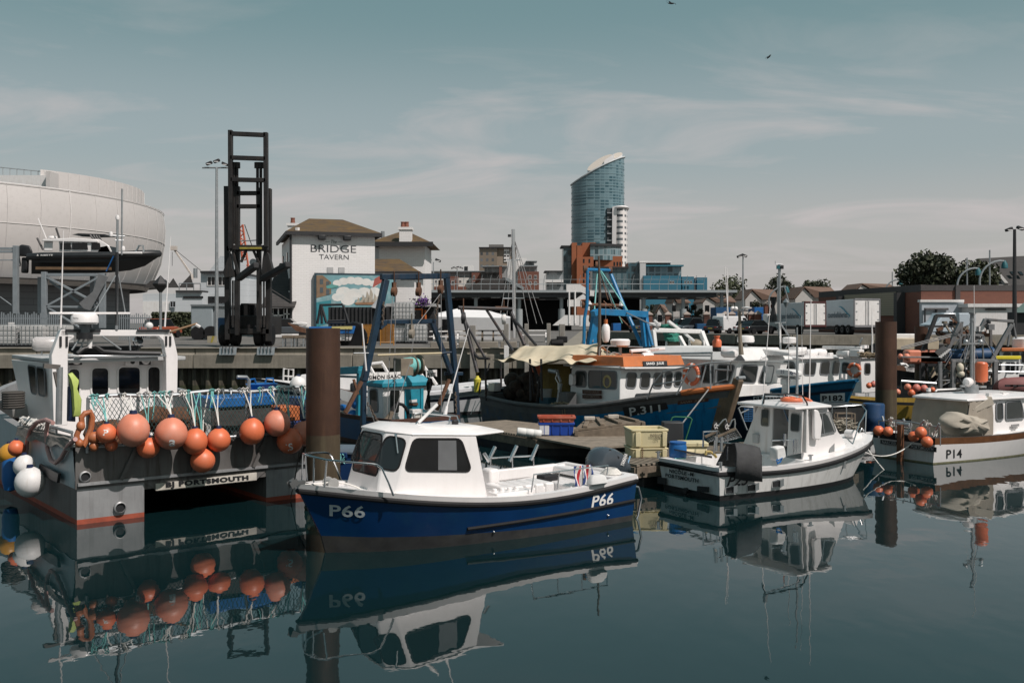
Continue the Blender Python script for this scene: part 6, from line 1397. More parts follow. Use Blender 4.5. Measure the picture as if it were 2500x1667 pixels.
  s=MB();s.use(WHD)
  for j in range(6):s.bar(c,c+V((r*.75*math.cos(j/6*6.283+.3),0,r*.9*math.sin(j/6*6.283+.3))),.035,.03)
  s.make('spokes',wh,world=iw)
  s=MB();s.use(GAL);e=dx
  s.tube([D(1565+e,370,Y),D(1660+e*.8,260,Y),D(1700+e*.8,240,Y),D(1720+e*.75,300,Y),D(1715+e*.75,400,Y)],.02,6)
  A0,A1,A2,A3=D(1330+e*.9,560+k*10,Y),D(1560+e*1.6,450-k*40,Y),D(1640+e*1.7,560,Y+.5),D(1400+e,660,Y+.5)
  for j in range(9):s.tube([A0 .lerp(A1,j/8),A3 .lerp(A2,j/8)],.009,4)
  for j in range(6):s.tube([A0 .lerp(A3,j/5),A1 .lerp(A2,j/5)],.009,4)
  s.tube([A0,A1,A2,A3],.022,6,closed=True);s.make('wire_body',t,world=iw)
  s=MB();s.use(WOD);s.bar(A0,A1,.12,.05);s.make('board',t,world=iw)
 E=lambda a,b,Y:PX(1780+a/6.189,820+b/6.189,Y)
 t=thing('mesh_pot','blue netted pot cage with a pale frame behind the angling boat cabin','cage',(E(330,1150,26.0).x,26.0,.5));iw=Fr(t.location,0)
 s=MB();s.use(GAL);s.tube([E(270,1420,26),E(140,1090,26),E(180,1065,26),E(420,1080,26)],.022,6);s.tube([E(170,1170,26),E(300,1110,26)],.02,6);s.make('frame',t,world=iw)
 s=MB();s.use(M('blue_mesh',(.01,.09,.22),.8))
 for j in range(12):s.tube([E(230+60*j,1075,26.4),E(230+60*j,1290,26.4)],.010,4)
 for j in range(9):s.tube([E(230,1080+26*j,26.4),E(900,1080+26*j,26.4)],.010,4)
 s.make('netting',t,world=iw)
 s=MB();s.use(M('dark_pot_core',(.012,.02,.035),.9));a,b=E(230,1290,26.5),E(900,1080,26.5);s.box(a.x,b.x,26.45,27.0,a.z,b.z);s.make('core',t,world=iw)
 world_obj('storage_chest','large black chest on the pontoon behind the bow rail of the angling boat','chest',lambda q:(q.use(BFL).box(-.85,.85,-.35,.35,0,.75),q.box(-.88,.88,-.38,.38,.72,.8)),(E(1700,1200,26.2).x,27.0,.5),rad(28),.03)
 world_obj('storage_chest','second black chest beside the blue drum near the launch','chest',lambda q:(q.use(BFL).box(-.55,.55,-.3,.3,0,.7),q.box(-.58,.58,-.33,.33,.68,.75)),(E(2000,1200,27).x,27.9,.45),rad(28),.03)
 o=world_obj('blue_drum','dark blue plastic drum on the pontoon beside the rusty pile','drum',lambda q:(q.use(M('dull_blue_drum',(.012,.05,.13),.5,var=.2)).lathe([(.28,0),(.3,.03),(.29,.3),(.3,.32),(.3,.5),(.29,.52),(.3,.8),(.28,.85),(.26,.84)],n=20)),(E(2200,1250,27.5).x,27.6,.42),0,0)
 s=MB();s.use(M('netting_beige',(.35,.32,.26),.95))
 for k in range(40):c=E(1700+R.uniform(-90,140),1350+R.uniform(-50,60),25.6+R.uniform(-.2,.2));s.tube([c+V((R.uniform(-.25,.25),R.uniform(-.1,.1),R.uniform(-.1,.12))) for _ in range(4)],.013,4)
 tag(s.make('rope_heap'),'tangle of pale rope on the pontoon beside the angling boat bow','rope')
 s=MB();s.use(WOD);a=E(1730,1390,25.7)
 for x in(-.2,.25):
  for y in(-.12,.12):s.bar(a+V((x,y,0)),a+V((x,y,.38)),.03)
 for z in(.0,.12,.25,.38):s.tube([a+V((x,y,z)) for x,y in((-.2,-.12),(.25,-.12),(.25,.12),(-.2,.12))],.012,4,closed=True)
 tag(s.make('lobster_pot'),'small wooden lobster pot beside the tangle of pale rope','lobster pot')
 line('mooring_rope','rope drooping from the pontoon to the bow of the angling boat','rope',sag(E(2030,1480,24.4)+V((0,0,-.2)),PX(2200,1185,23.2),.1),.012,RPW)
pontoon_clutter()
def simon_isaac():
 fr=Fr((-2.42,28.2,0),math.atan2(.79,-.61));K=lambda a,b:(820+a/7.84,880+b/7.84)
 t=thing('trawler','small teal and white trawler with dark blue stern gantry, signed SIMON ISAAC RYE','boat',fr.loc,fr.rz)
 TEAL=M('teal_paint',(.015,.24,.33),.5,var=.15,dirt=(.02,.1,.14),damt=.3);OX=M('oxide_hull',(.07,.03,.02),.8,var=.4)
 h=Hull(7.2,[(0,1.15),(.3,1.35),(.6,1.3),(.85,.85),(1,.05)],[(0,.82),(.4,.85),(.7,1.0),(1,1.5)],draft=.5,rake=.4)
 DBL2=M('mid_blue_hull',(.008,.06,.15),.45,var=.2)
 h.build('hull',t,[(zf(-.5),OX),(zf(.12),DBL2),(lambda u:h.sheer(u)-.12,OX),(h.sheer,OX)]);h.inner('deck',t,[OX,WHD,GRW],lambda u:h.sheer(u)-.35)
 xa=2.3;A=lambda a,b,x=xa:fr.x(*K(a,b),x)
 yl=A(905,1060).y;yr=A(1745,1060).y;zt=A(1200,500).z;zb=.5
 S=lambda a,b:fr.pl(*K(a,b),V((xa,yl,1)),V((xa+1,yl,1)),V((xa,yl,2)))
 xw=S(600,800).x
 s=MB();s.use(OWH);s.loft([[V((xa,yl,zb)),V((xa,yr,zb)),V((xw,yr,zb)),V((xw,yl,zb))],[V((xa,yl,zt)),V((xa,yr,zt)),V((xw,yr,zt)),V((xw,yl,zt))]]);s.make('wheelhouse',t,bevel=.03)
 inn=V((xa+.7,0,1.4))
 window(t,[S(a,b) for a,b in((680,970),(810,975),(790,555),(655,565))],inn,r=.12,fw=.04,fm=GRB,gm=BGL,out=.02)
 window(t,[A(a,b) for a,b in((1030,990),(1200,1000),(1220,570),(1030,570))],inn,r=.05,fw=.03,fm=OWH,gm=BGL,out=.02)
 s=MB();s.use(TEAL);s.slab([A(a,b) for a,b in((1310,1290),(1600,1290),(1600,545),(1310,545))],(-.04,0,0));d=s.make('door',t,bevel=.01)
 s=MB();s.use(TEAL);s.slab([A(a,b) for a,b in((1605,1290),(1660,1290),(1660,530),(1605,530))],(-.06,0,0));s.use(M('dark_joint',(.01,.05,.08),.7));s.slab([A(a,b)+V((-.042,0,0)) for a,b in((1420,1290),(1424,1290),(1424,550),(1420,550))],(-.005,0,0));s.make('door_frame',t)
 s=MB();s.use(WHD);s.slab([A(a,b)+V((-.045,0,0)) for a,b in((1385,800),(1535,790),(1535,740),(1385,755))],(-.01,0,0));s.use(RST);s.slab([A(a,b)+V((-.045,0,0)) for a,b in((1380,855),(1545,850),(1545,805),(1380,815))],(-.04,0,0));s.make('door_plate',d)
 s=MB();s.use(TEAL);e=[V((xa-.12,yl+.1,zt)),V((xa-.12,yr-.1,zt)),V((xw+.1,yr-.1,zt)),V((xw+.1,yl+.1,zt))];c=sum(e,V())/4
 s.loft([e,[p+V((0,0,.12)) for p in e],[c+(p-c)*.75+V((0,0,.32)) for p in e]]);s.make('wheelhouse_roof',t,bevel=.02)
 g=lambda px,py,x=.5:fr.x(px,py,x)
 s=MB();s.use(DBG)
 s.bar(g(930,676),g(1096,674),.16,.15,up=(1,0,0));s.bar(g(942,683),g(888,930),.17,.17,up=(1,0,0));s.bar(g(888,925),g(886,1050),.13,.13,up=(1,0,0))
 s.bar(g(1090,676),g(1110,905),.15,.15,up=(1,0,0));s.bar(g(1110,900),g(1118,1050),.14,.14,up=(1,0,0))
 s.bar(g(938,786),g(1062,784),.12,.12,up=(1,0,0));s.bar(g(1054,784),g(1102,912),.13,.12,up=(1,0,0));s.bar(g(940,786),g(925,800),.16,.14,up=(1,0,0))
 s.bar(g(1085,912,.8),g(1130,912,.6),.1,.1);s.make('stern_gantry',t,bevel=.012)
 s=MB();s.use(BLK);s.slab([g(991,683),g(1031,683),g(1031,680),g(991,680)],(.3,0,0));s.make('lamp_bar',t)
 for px,py in((1022,712),(1076,706),(962,712),(1005,815)):
  s=MB();s.use(RST if px!=1005 else M('dusty_block',(.25,.22,.18),.8));c=g(px,py,.35);s.lathe([(.04,-.08),(.13,-.06),(.135,0),(.13,.06),(.04,.08)],c,(.6,.5,.1),12);s.cbox(c+V((0,0,.15)),(.1,.1,.22))
  for k in range(6):s.ball(c+V((0,0,.27+.055*k)),.035,(1,.5,1.2),6,4)
  s.make('hanging_block',t)
 for(p0,p1,n) in(((937,740),(934,795),12),((1072,725),(1062,780),12),((898,985),(925,1035),14),((1112,960),(1114,1010),12)):
  a,b=g(*p0,.35),g(*p1,.35);s=MB();s.use(M('dark_chain',(.12,.09,.07),.8))
  for k in range(n):s.ball(a.lerp(b,k/n)+V((0,.02*math.sin(k*2),0)),.038,(1,.6,1.3),6,4)
  s.make('chain',t)
 s=MB();s.use(M('wire_grey',(.25,.25,.25),.6))
 for a,b,c_,d_ in((966,715,962,1040),(958,720,945,1010),(1077,715,1078,1030),(1077,715,1013,800),(1003,880,960,1020),(1010,825,1005,860),(898,985,925,1060)):s.tube([g(a,b,.3),g(c_,d_,.3)],.012,4)
 s.make('running_wire',t)
 s=MB();s.use(M('bamboo_pole',(.5,.42,.27),.6));s.tube([g(921,867,.2),g(1080,862,.2)],.03,7);s.use(DBG);s.tube([g(1078,862,.2),g(1102,860,.2)],.035,7);s.make('cross_pole',t)
 s=MB();s.use(WHT);s.tube([g(894,905,.3),g(884,790,.3)],.03,6,r1=.02);s.use(GAL);s.tube([g(863,862,.3),g(900,862,.3)],.018,5);s.make('whip_aerial',t)
 W=lambda a,b,x=1.2:fr.x(*K(a,b),x)
 s=MB();s.use(M('dusty_winch',(.2,.17,.13),.8,var=.3));c=W(1290,120);s.cbox(c,(.45,.42,.5));c2=W(1490,90);s.lathe([(.3,.33),(.3,.37),(.05,.38)],c,(0,-1,0),16);s.cbox(W(1490,185),(.2,.55,.1));s.use(RPT);s.lathe([(.12,-.25),(.22,-.24),(.24,0),(.22,.24),(.12,.25)],c2+V((0,.12,0)),(0,-1,0),16);s.use(M('dusty_winch',(0,0,0)));s.lathe([(.3,-.03),(.3,.03),(.05,.04)],W(1590,80),(0,-1,0),16);s.make('winch',t,bevel=.01)
 for tx,q,tq in(('SIMON ISAAC',[(612,385),(1258,345),(1262,210),(650,245)],[(625,370),(1238,330),(1235,262),(630,288)]),('RYE',[(1728,318),(1935,305),(1935,175),(1722,188)],[(1748,312),(1915,302),(1912,228),(1746,240)])):
  s=MB();s.use(WLT);s.slab([A(*p,1.0) for p in q],(.03,0,0));b=s.make('name_sign',t)
  s=MB();s.use(BLT);s.quadtext(tx,[A(*p,1.0) for p in tq],.01,.015,nrm=V((-1,0,0)));s.make('lettering',b)
 s=MB();s.use(M('black_cone_net',(.015,.015,.017),.8));c=A(1800,360,1.3);d=A(1750,900,1.3);s.loft([[p+V((0,.16*w*math.cos(j),.08*w*math.sin(j))) for j in[k*.785 for k in range(8)]] for p,w in((c,.5),(c.lerp(d,.15),.75),(c.lerp(d,.5),.25),(d,.75))]);s.make('day_shape',t)
 s=MB();s.use(WOD);s.loft([[fr.x(*K(a,b),.8)+V((x,0,0)) for a,b in((1060,965),(1100,985),(985,1290),(800,1290))] for x in(-.06,.06)]);s.make('trawl_door',t,bevel=.01)
 s=MB();s.use(RST);s.bar(fr.x(*K(490,400),.2),fr.x(*K(180,1000),.2),.09);s.bar(fr.x(*K(340,360),.2),fr.x(*K(420,640),.2),.06);s.bar(fr.x(*K(2170,360),1.5),fr.x(*K(1930,950),1.5),.09);s.make('brace',t)
 s=MB();s.use(TEAL);a=lambda u,v:fr.y(*K(u,v),1.0);s.bar(a(80,200),a(470,180),.18,.22);s.bar(a(455,180),a(430,1150),.12,.16);s.make('side_gallows',t,bevel=.01)
 s=MB();s.use(GAL);s.tube([a(80,300),a(520,320)],.04,6);s.tube([a(90,1240),a(540,1270)],.05,6)
 for u in(230,510):s.tube([a(u,1250),a(u,1400)],.04,6)
 s.make('side_rail',t)
 s=MB();s.use(M('wire_coil',(.3,.26,.2),.6,metal=.3));c=a(190,1150)
 for k in range(7):s.tube([c+V((.25*math.cos(i/12*6.283),.04*k-.1,.28*math.sin(i/12*6.283))) for i in range(12)],.022,4,closed=True)
 s.make('wire_drum',t)
 s=MB();s.use(BLU);s.ball(a(330,1080),.22,(1,.8,1));s.ball(a(380,820),.17,(1.1,.8,1));s.ball(a(140,900),.13,(1.8,.8,.8));s.make('oilskin_bundle',t)
 for k in range(7):
  pass
 s=MB();s.use(RPW)
 for k in range(26):c=a(R.uniform(260,480),R.uniform(1200,1380));s.tube([c,c+V((R.uniform(-.15,.15),R.uniform(-.05,.05),R.uniform(-.14,.14)))],.016,4)
 s.make('rope_tangle',t)
 s=MB();s.use(M('rust_red_tub',(.18,.05,.03),.7));s.cbox(a(150,1390),(.35,.3,.25));s.make('bait_tub',t,bevel=.02)
 s=MB();s.use(RUB);cc=A(1210,1100,1.6);s.tube([cc+V((0,.32*math.cos(i/16*6.283),.42*math.sin(i/16*6.283))) for i in range(16)],.05,7,closed=True);s.make('tyre_fender',t)
 s=MB();s.use(WHD);c=A(1530,970,1.2);s.cbox(c,(.2,.34,.12));s.bar(A(1480,1010,1.2),A(1420,1240,1.2),.04);s.bar(A(1620,1010,1.2),A(1690,1230,1.2),.04);s.use(M('grimy_tub',(.5,.48,.44),.7));s.cbox(A(1550,1100,1.25),(.2,.24,.3));s.make('deck_stand',t,bevel=.01)
 o=thing('wheeled_bin','dark blue lidded bin standing behind the cabin of the blue day boat','bin',(PX(878,1150,21.5).x,21.6,.12),rad(-8));BB=M('dark_blue_bin',(.006,.035,.12),.5)
 z1=PX(880,1105,21.5).z-.12;s=MB();s.use(BB);s.loft([rpoly([V((x*.55,y*.36,z)) for x,y in((-1,-1),(1,-1),(1,1),(-1,1))],.05) for z in(0,z1)]);s.make('body',o,bevel=.01)
 s=MB();s.use(M('grey_blue_lid',(.10,.13,.16),.5));s.loft([rpoly([V((x*(.6-k*.03),y*(.4-k*.05),z1+z)) for x,y in((-1,-1),(1,-1),(1,1),(-1,1))],.05) for k,z in((0,0),(0,.05),(1,.12))]);s.use(BB);s.cbox((-.28,-.4,z1-.02),(.22,.06,.12));s.cbox((.15,.2,z1+.14),(.3,.2,.08));s.make('lid',o,bevel=.01)
 s=MB();s.use(RPT);
 for k in range(6):s.tube([V((-.26+R.uniform(-.06,.06),-.44,z1+R.uniform(-.2,.06))) for _ in range(3)],.012,4)
 s.make('cord',o)
 world_obj('work_raft','low black work raft carrying the dark blue bin','raft',lambda q:q.use(BFL).box(-1.1,1.5,-.55,1.6,-.3,.12),(PX(878,1150,21.5).x,21.6,0),rad(-8),.03)
simon_isaac()
def right_cluster():
 K=lambda a,b,Y:PX(2200+a/6.533,760+b/6.533,Y)
 t=thing('workboat','yellow hulled workboat hung with pink and orange buoys behind the rusty pile','boat',(PX(2200,990,36).x,36,0),rad(178));fr=Fr(t.location,rad(178))
 YH=M('ochre_yellow_hull',(.30,.19,.02),.6,var=.25,dirt=(.09,.07,.03),damt=.4,streak=True)
 h=Hull(7.5,[(0,1.0),(.4,1.2),(.7,1.0),(1,.06)],[(0,.75),(.5,.72),(1,1.1)],draft=.4,rake=.4);fr2=Fr(t.location+V((3.2,0,0)),rad(178))
 t.location=fr2 .loc;fr=fr2
 h.build('hull',t,[(zf(-.4),BLK),(zf(.12),YH),(lambda u:h.sheer(u)-.1,BLK),(h.sheer,BLK)]);h.inner('deck',t,[BLK,YH,GRW],lambda u:h.sheer(u)-.3)
 s=MB();s.use(GAL);s.tube([fr.i@K(0,1110,34.7),fr.i@K(560,1150,34.7)],.045,6);s.tube([fr.i@K(0,1125,34.7),fr.i@K(450,1140,34.7)],.03,6)
 for a in range(0,560,110):s.tube([fr.i@K(a,1120,34.7),fr.i@K(a,1240,34.9)],.025,5)
 s.make('side_rail',t)
 G8=lambda a,b:(2080+a/3.919,860+b/3.919)
 lbs=['orange buoy left of the paired pink ones on the yellow workboat','large pink buoy in the middle of the yellow workboat rail','dusky pink buoy beside the white canister on the yellow workboat','orange buoy hanging lowest below the pink pair','orange buoy low against the rusty pile on the yellow boat','pink buoy above the bow of the blue P182 hull','orange buoy tucked at the tip of the blue P182 bow','flattened orange buoy behind the launch roof']
 PNK=M('dusky_pink_buoy',(.55,.17,.13),.5,var=.15,scale=3,dirt=(.4,.22,.2),damt=.3)
 for(a,b,r),lb,m in zip(((533,332,33),(617,342,38),(690,348,37),(570,388,36),(436,380,30),(205,305,29),(162,318,26),(772,358,26)),lbs,(ORP,PNK,PNK,ORG,ORP,PNK,ORG,ORG)):
  px,py=G8(a,b);p=PX(px,py,34.4);buoy(p,r/3.919*34.4/F,lb,m,group='buoys on the yellow workboat')
 s=MB();s.use(WHD);s.lathe([(.001,-.3),(.15,-.28),(.16,.2),(.1,.26)],(0,0,0),n=14);s.use(BLK);s.lathe([(.165,.1),(.17,.22),(.02,.28)],(0,0,0),n=14);o=s.make('drum_float');o.location=K(325,1380,34.5);tag(o,'white drum with black cap hanging on the yellow workboat side','float')
 t=thing('trawler','grey trawler crowded with steel frames, gantries and blue winches beyond the white launch','boat',(PX(2390,960,38).x,38.6,0),rad(4));fr=Fr(t.location,rad(4));
 h=Hull(8.5,[(0,1.3),(.5,1.5),(.8,1.1),(1,.06)],[(0,1.0),(.6,1.1),(1,1.7)],draft=.4,rake=.4);fr=Fr(t.location+V((-2.6,0,0)),rad(4));t.location=fr.loc
 h.build('hull',t,[(zf(-.4),BLK),(zf(.1),M('black_hull',(.018,.018,.02),.5)),(h.sheer,BLK)]);h.inner('deck',t,[BLK,GRW,GRW],lambda u:h.sheer(u)-.4)
 GF=M('galvanised_frame',(.21,.215,.22),.5,metal=.4,var=.25,scale=4,dirt=(.12,.07,.04),damt=.25)
 Y=37.2;k=lambda a,b,d=0:fr.i@K(a,b,Y+d)
 s=MB();s.use(GF)
 for a,b,c,d,w,dp in((620,800,625,1240,.2,0),(830,780,825,1230,.24,0),(1500,790,1495,1220,.26,0),(790,785,1520,790,.2,0),(0,728,660,735,.10,0),(950,180,660,780,.24,.6),(1350,130,1010,780,.26,.6),(1760,210,1440,770,.24,.6),(965,190,925,740,.16,1.2),(1425,210,1430,760,.16,1.2),(1240,230,1230,560,.12,1.2),(1345,130,1790,160,.18,.6),(1790,190,1835,430,.10,.6),(1735,330,1700,560,.12,1),(965,380,1310,385,.14,.3),(1290,380,1310,760,.1,.3),(630,1100,830,1100,.08,0),(640,1190,810,1110,.06,0),(850,900,1000,1200,.08,0)):
  s.bar(k(a,b,dp),k(c,d,dp),w*.6,w*.6)
 s.make('steel_framework',t,bevel=.01)
 s=MB();s.use(M('black_derrick',(.03,.03,.032),.6))
 for a,b,c,d,w in((555,70,850,70,.16),(560,70,340,640,.16),(840,80,890,230,.14),(380,240,940,240,.10),(340,640,470,1120,.08),(335,600,335,1110,.2),(340,650,540,655,.1),(600,820,460,1060,.06)):s.bar(k(a,b,1.6),k(c,d,1.6),w*.8,w*.8)
 s.make('derrick',t)
 s=MB();s.use(M('winch_blue',(.006,.05,.13),.55,dirt=(.08,.05,.03),damt=.25));
 for a,b,w,hh in((865,690,.8,.55),(1060,705,.6,.5),(1245,690,1.0,.6)):s.lathe([(.05,-w/2),(hh*.5,-w/2+.02),(hh*.5,-w/2+.1),(hh*.4,-w/2+.12),(hh*.4,w/2-.12),(hh*.5,w/2-.1),(hh*.5,w/2),(.05,w/2)],k(a,b,.8),(1,0,0),16)
 s.make('net_drum',t)
 s=MB();s.use(GF);s.tube([k(1140,40,-.2),k(1130,1180,-.2)],.09,8);s.cyl(k(1140,40,-.2),k(1140,20,-.2),.13);s.make('mast',t)
 s=MB();s.use(M('wire_grey',(.25,.25,.25),.6))
 for a,b,c,d in((905,360,0,590),(900,380,0,610),(880,340,0,570),(990,380,560,1120),(1140,330,900,860),(1310,430,1600,880),(1300,440,1180,480),(960,400,700,800),(1140,60,1000,760),(1000,640,1040,1090),(1180,480,1010,760)):s.tube([k(a,b,.2),k(c,d,.2)],.016,4)
 s.make('rigging',t)
 s=MB()
 for i in range(110):
  s.use((BLK,GF,RST,M('dusty_winch',(0,0,0)),WHD)[R.choice((0,0,1,1,2,3,4))]);a,b=R.uniform(640,1480),R.choice((R.uniform(820,1220),R.uniform(150,480)))
  p=k(a,b,R.uniform(.4,2));s.bar(p,p+V((R.uniform(-.35,.35),R.uniform(-.3,.3),R.uniform(-.3,.3))),R.uniform(.03,.12)) if i%3 else s.cbox(p,(R.uniform(.1,.3),.2,R.uniform(.08,.25)))
 o=s.make('deck_gear',t);o['kind']='stuff'
 s=MB();s.use(GRW);s.loft([[k(a,b,d) for a,b in((530,640),(680,545),(770,600),(620,735))] for d in(-.2,.3)]);s.use(WHD)
 for i in range(6):s.bar(k(600+i*28,720-i*20,-.3),k(650+i*28,730-i*25,-.3),.05)
 s.make('sorting_grid',t)
 s=MB();s.use(M('cream_float',(.55,.5,.4),.6));s.ball(k(940,900,-.1),.17,(.8,.8,1.1));s.ball(k(950,1000,-.1),.14);s.make('float',t)
 t=thing('fishing_boat','black hulled boat with small white wheelhouse under a yellow roof edge','boat',(PX(2470,930,41).x,41.5,0),rad(185));fr=Fr(t.location+V((3.5,0,0)),rad(185));t.location=fr.loc
 h=Hull(8,[(0,1.3),(.5,1.5),(.8,1.1),(1,.06)],[(0,1.1),(.6,1.1),(1,1.6)],draft=.4,rake=.4);h.build('hull',t,[(zf(-.4),BLK),(zf(.1),MC['black_hull']),(h.sheer,BLK)]);h.inner('deck',t,[BLK,GRW,GRW],lambda u:h.sheer(u)-.3)
 Y=40.4;k=lambda a,b,d=0:fr.i@K(a,b,Y+d)
 s=MB();s.use(OWH);s.loft([[k(1350,b,0),k(1640,b,0),k(1865,b,.25),k(1880,b,2),k(1360,b,2)] for b in(1120,745)]);s.make('wheelhouse',t,bevel=.03)
 s=MB();s.use(M('yellow_paint',(.62,.52,.03),.5));s.loft([[k(1360,b,-.1),k(1645,b,-.1),k(1905,b,.2),k(1915,b,2.1),k(1360,b,2.1)] for b in(765,708)]);s.make('roof_edge',t,bevel=.02)
 inn=k(1600,900,1)
 for q in([(1520,970),(1590,970),(1585,815),(1525,815)],):window(t,[k(a,b,-.0) for a,b in q],inn,r=.1,fw=.04,fm=GRB)
 for q in([(1665,975),(1805,980),(1812,815),(1668,815)],[(1840,985),(1862,985),(1868,815),(1845,815)]):
  window(t,[fr.i@K(a,b,Y+.25*(a-1640)/225) for a,b in q],inn,r=.1,fw=.04,fm=GRB,mull=(.5,) if q[0][0]<1800 else())
 s=MB();s.use(GAL);s.tube([k(1560,855,-.8),k(1945,860,-.8)],.03,5);s.tube([k(1350,960,-.8),k(1960,965,-.8)],.03,5);s.tube([k(1690,960,-.8),k(1640,1090,-.8)],.03,5);s.tube([k(1940,860,-.8),k(1905,960,-.8)],.03,5);s.make('side_rail',t)
 t=thing('fishing_boat','boat with a faded orange roof and dark windows behind the yellow topped wheelhouse','boat',(PX(2490,900,46).x,46,0));fr=Fr(t.location,0);k=lambda a,b,d=0:fr.i@K(a,b,45+d)
 s=MB();s.use(NVH);s.loft([[k(1850,b,d),k(2300,b,d),k(2400,b,d+2.5),k(1850,b,d+2.5)] for b,d in((1260,.2),(1000,0))]);s.make('hull',t)
 s=MB();s.use(WHD);s.loft([[k(a,b,d) for a,d in((1570,0),(2200,0),(2200,2),(1570,2))] for b in(1010,645)]);s.make('wheelhouse',t,bevel=.02)
 s=MB();s.use(OPT_ if 'OPT_' in globals() else MC['orange_paint']);s.loft([[k(a,b,d) for a,d in((1600,-.15),(2220,-.15),(2220,2),(1600,2))] for b in(640,580)]);s.make('roof',t,bevel=.03)
 for a in(1640,1780,1920):window(t,[k(u,v,0) for u,v in((a,820 if a>1900 else 700),(a+100,820 if a>1900 else 700),(a+100,665),(a,665))],k(1800,800,1),r=.08,fw=.04,fm=GRB)
 s=MB();s.use(WHT);s.lathe([(.4,-.25),(.5,-.2),(.5,.2),(.4,.28),(.02,.3)],k(1960,510,.8),n=18);s.make('radar_dome',t)
 t=thing('inflatable_dinghy','dusky pink inflatable dinghy with dark strap loops beyond the launch roof','dinghy',K(1850,1250,36));fr=Fr(t.location,0)
 s=MB();s.use(M('pink_inflatable',(.25,.10,.095),.6,var=.2));kk=lambda a,b,d=0:fr.i@K(a,b,36+d)
 s.tube([kk(2200,1205),kk(1800,1205),kk(1680,1210,.1),kk(1630,1240,.5),kk(1680,1210,1.1),kk(2200,1205,1.2)],.36,12);s.tube([kk(2200,1300),kk(1600,1300)],.12,8);s.make('tube',t)
 s=MB();s.use(BLK)
 for a in(1720,1800,1900):s.cbox(kk(a,1185,-.33),(.28,.04,.07))
 s.make('strap',t)
 t=thing('workboat','dark boat with a white sterned name panel behind the rusty pile','boat',(PX(2195,930,43).x,43,0));fr=Fr(t.location,0);kk=lambda a,b,d=0:fr.i@K(a,b,42+d)
 s=MB();s.use(WHD);s.loft([[kk(a,b,d) for a,d in((-60,0),(330,0),(360,4),(-60,4))] for b in(1130,830)]);s.make('hull',t,bevel=.05)
 s=MB();s.use(BLK);s.loft([[kk(a,b,d) for a,d in((-70,-.1),(345,-.1),(370,4.1),(-70,4.1))] for b in(830,800)]);s.make('gunwale',t)
 s=MB();s.use(BLT);s.quadtext('TRIZ',[kk(a,b,-.02) for a,b in((100,905),(205,905),(205,870),(100,870))],.01,.02,nrm=V((0,-1,0)));s.quadtext('PORTSMOUTH',[kk(a,b,-.02) for a,b in((75,935),(205,935),(205,915),(75,915))],.01,.02,nrm=V((0,-1,0)));s.make('lettering',t)
 s=MB();s.use(M('cream_wood',(.45,.38,.28),.8));s.cbox(kk(80,520,.5),(2.6,.5,.5));s.use(WHD);s.cbox(kk(60,450,1),(2,.6,.5));s.use(BLK);s.cbox(kk(100,700,.6),(3,.4,1.0));s.make('deck_house',t,bevel=.04)
 s=MB();s.use(WHD);s.tube([kk(-10,850,-.6),kk(60,840,-.6),kk(95,870,-.6),kk(60,900,-.6)],.08,7);s.use(RST);s.lathe([(.1,-.06),(.24,-.06),(.24,.06),(.1,.06)],kk(-20,950,-.6),(0,1,0),12);s.make('hauler',t)
 for i,(a,b,r,Y,lb) in enumerate(((90,728,60,38,'round orange buoy between the two rusty piles'),(-10,720,45,38.5,'orange buoy at the edge of the thick rusty pile'),(200,735,40,39.1,'orange buoy half behind the slim dark pile'))):buoy(K(a,b,Y),r/6.533*Y/F,lb,ORP)
 s=MB();s.use(ORP)
 for a,w in((430,.9),(520,.7)):s.loft([[K(a,710,39)+V((w*x,.3*y,.42*z)) for x,y in((-1,-1),(1,-1),(1,1),(-1,1))] for z in(-.7,.3,.55)])
 tag(s.make('float_bag',bevel=.08),'orange float bag heaped beside the slim dark pile','float')
 s=MB();s.use(M('cream_net',(.5,.42,.3),.9));s.loft([[K(a,b,40+d) for a,b in((450,500),(510,500),(470,370))] for d in(0,.3)]);s.loft([[K(a,b,40+d) for a,b in((440,1100),(560,1000),(510,870))] for d in(0,.3)])
 tag(s.make('furled_sail'),'scrap of cream cloth hung among the trawler gear','cloth')
right_cluster()
# ================================================================ quayside and town
W0=Fr((0,0,0),0)
def T_(name,label,cat,px,Y,group=None,z=GZ):
 t=thing(name,label,cat,(PX(px,HZ,Y).x,Y,z),0,group);return t,Fr(t.location,0)
def prect(s,x0,x1,y0,y1,Y,d,ground=False):
 a,b=PX(x0,y1,Y),PX(x1,y0,Y);s.box(a.x,b.x,Y,Y+d,GZ if ground else a.z,b.z);return s
def win_grid(t,f,xs,ys,w,h,Y,fm,gm=None,name='window'):
 """separate windows on a wall facing us; xs, ys are photo pixels of their centres"""
 for y in ys:
  for x in xs:
   s=MB();a,b=PX(x-w/2,y+h/2,Y),PX(x+w/2,y-h/2,Y);s.use(gm or GLS);s.box(a.x,b.x,Y-.03,Y+.02,a.z,b.z)
   s.use(fm);fw=(b.x-a.x)*.1
   for q in((a.x-fw,a.x,a.z-fw,b.z+fw),(b.x,b.x+fw,a.z-fw,b.z+fw),(a.x,b.x,b.z,b.z+fw),(a.x,b.x,a.z-fw,a.z),((a.x+b.x)/2-fw/3,(a.x+b.x)/2+fw/3,a.z,b.z)):s.box(q[0],q[1],Y-.07,Y+.02,q[2],q[3])
   s.make(name,t,world=f)
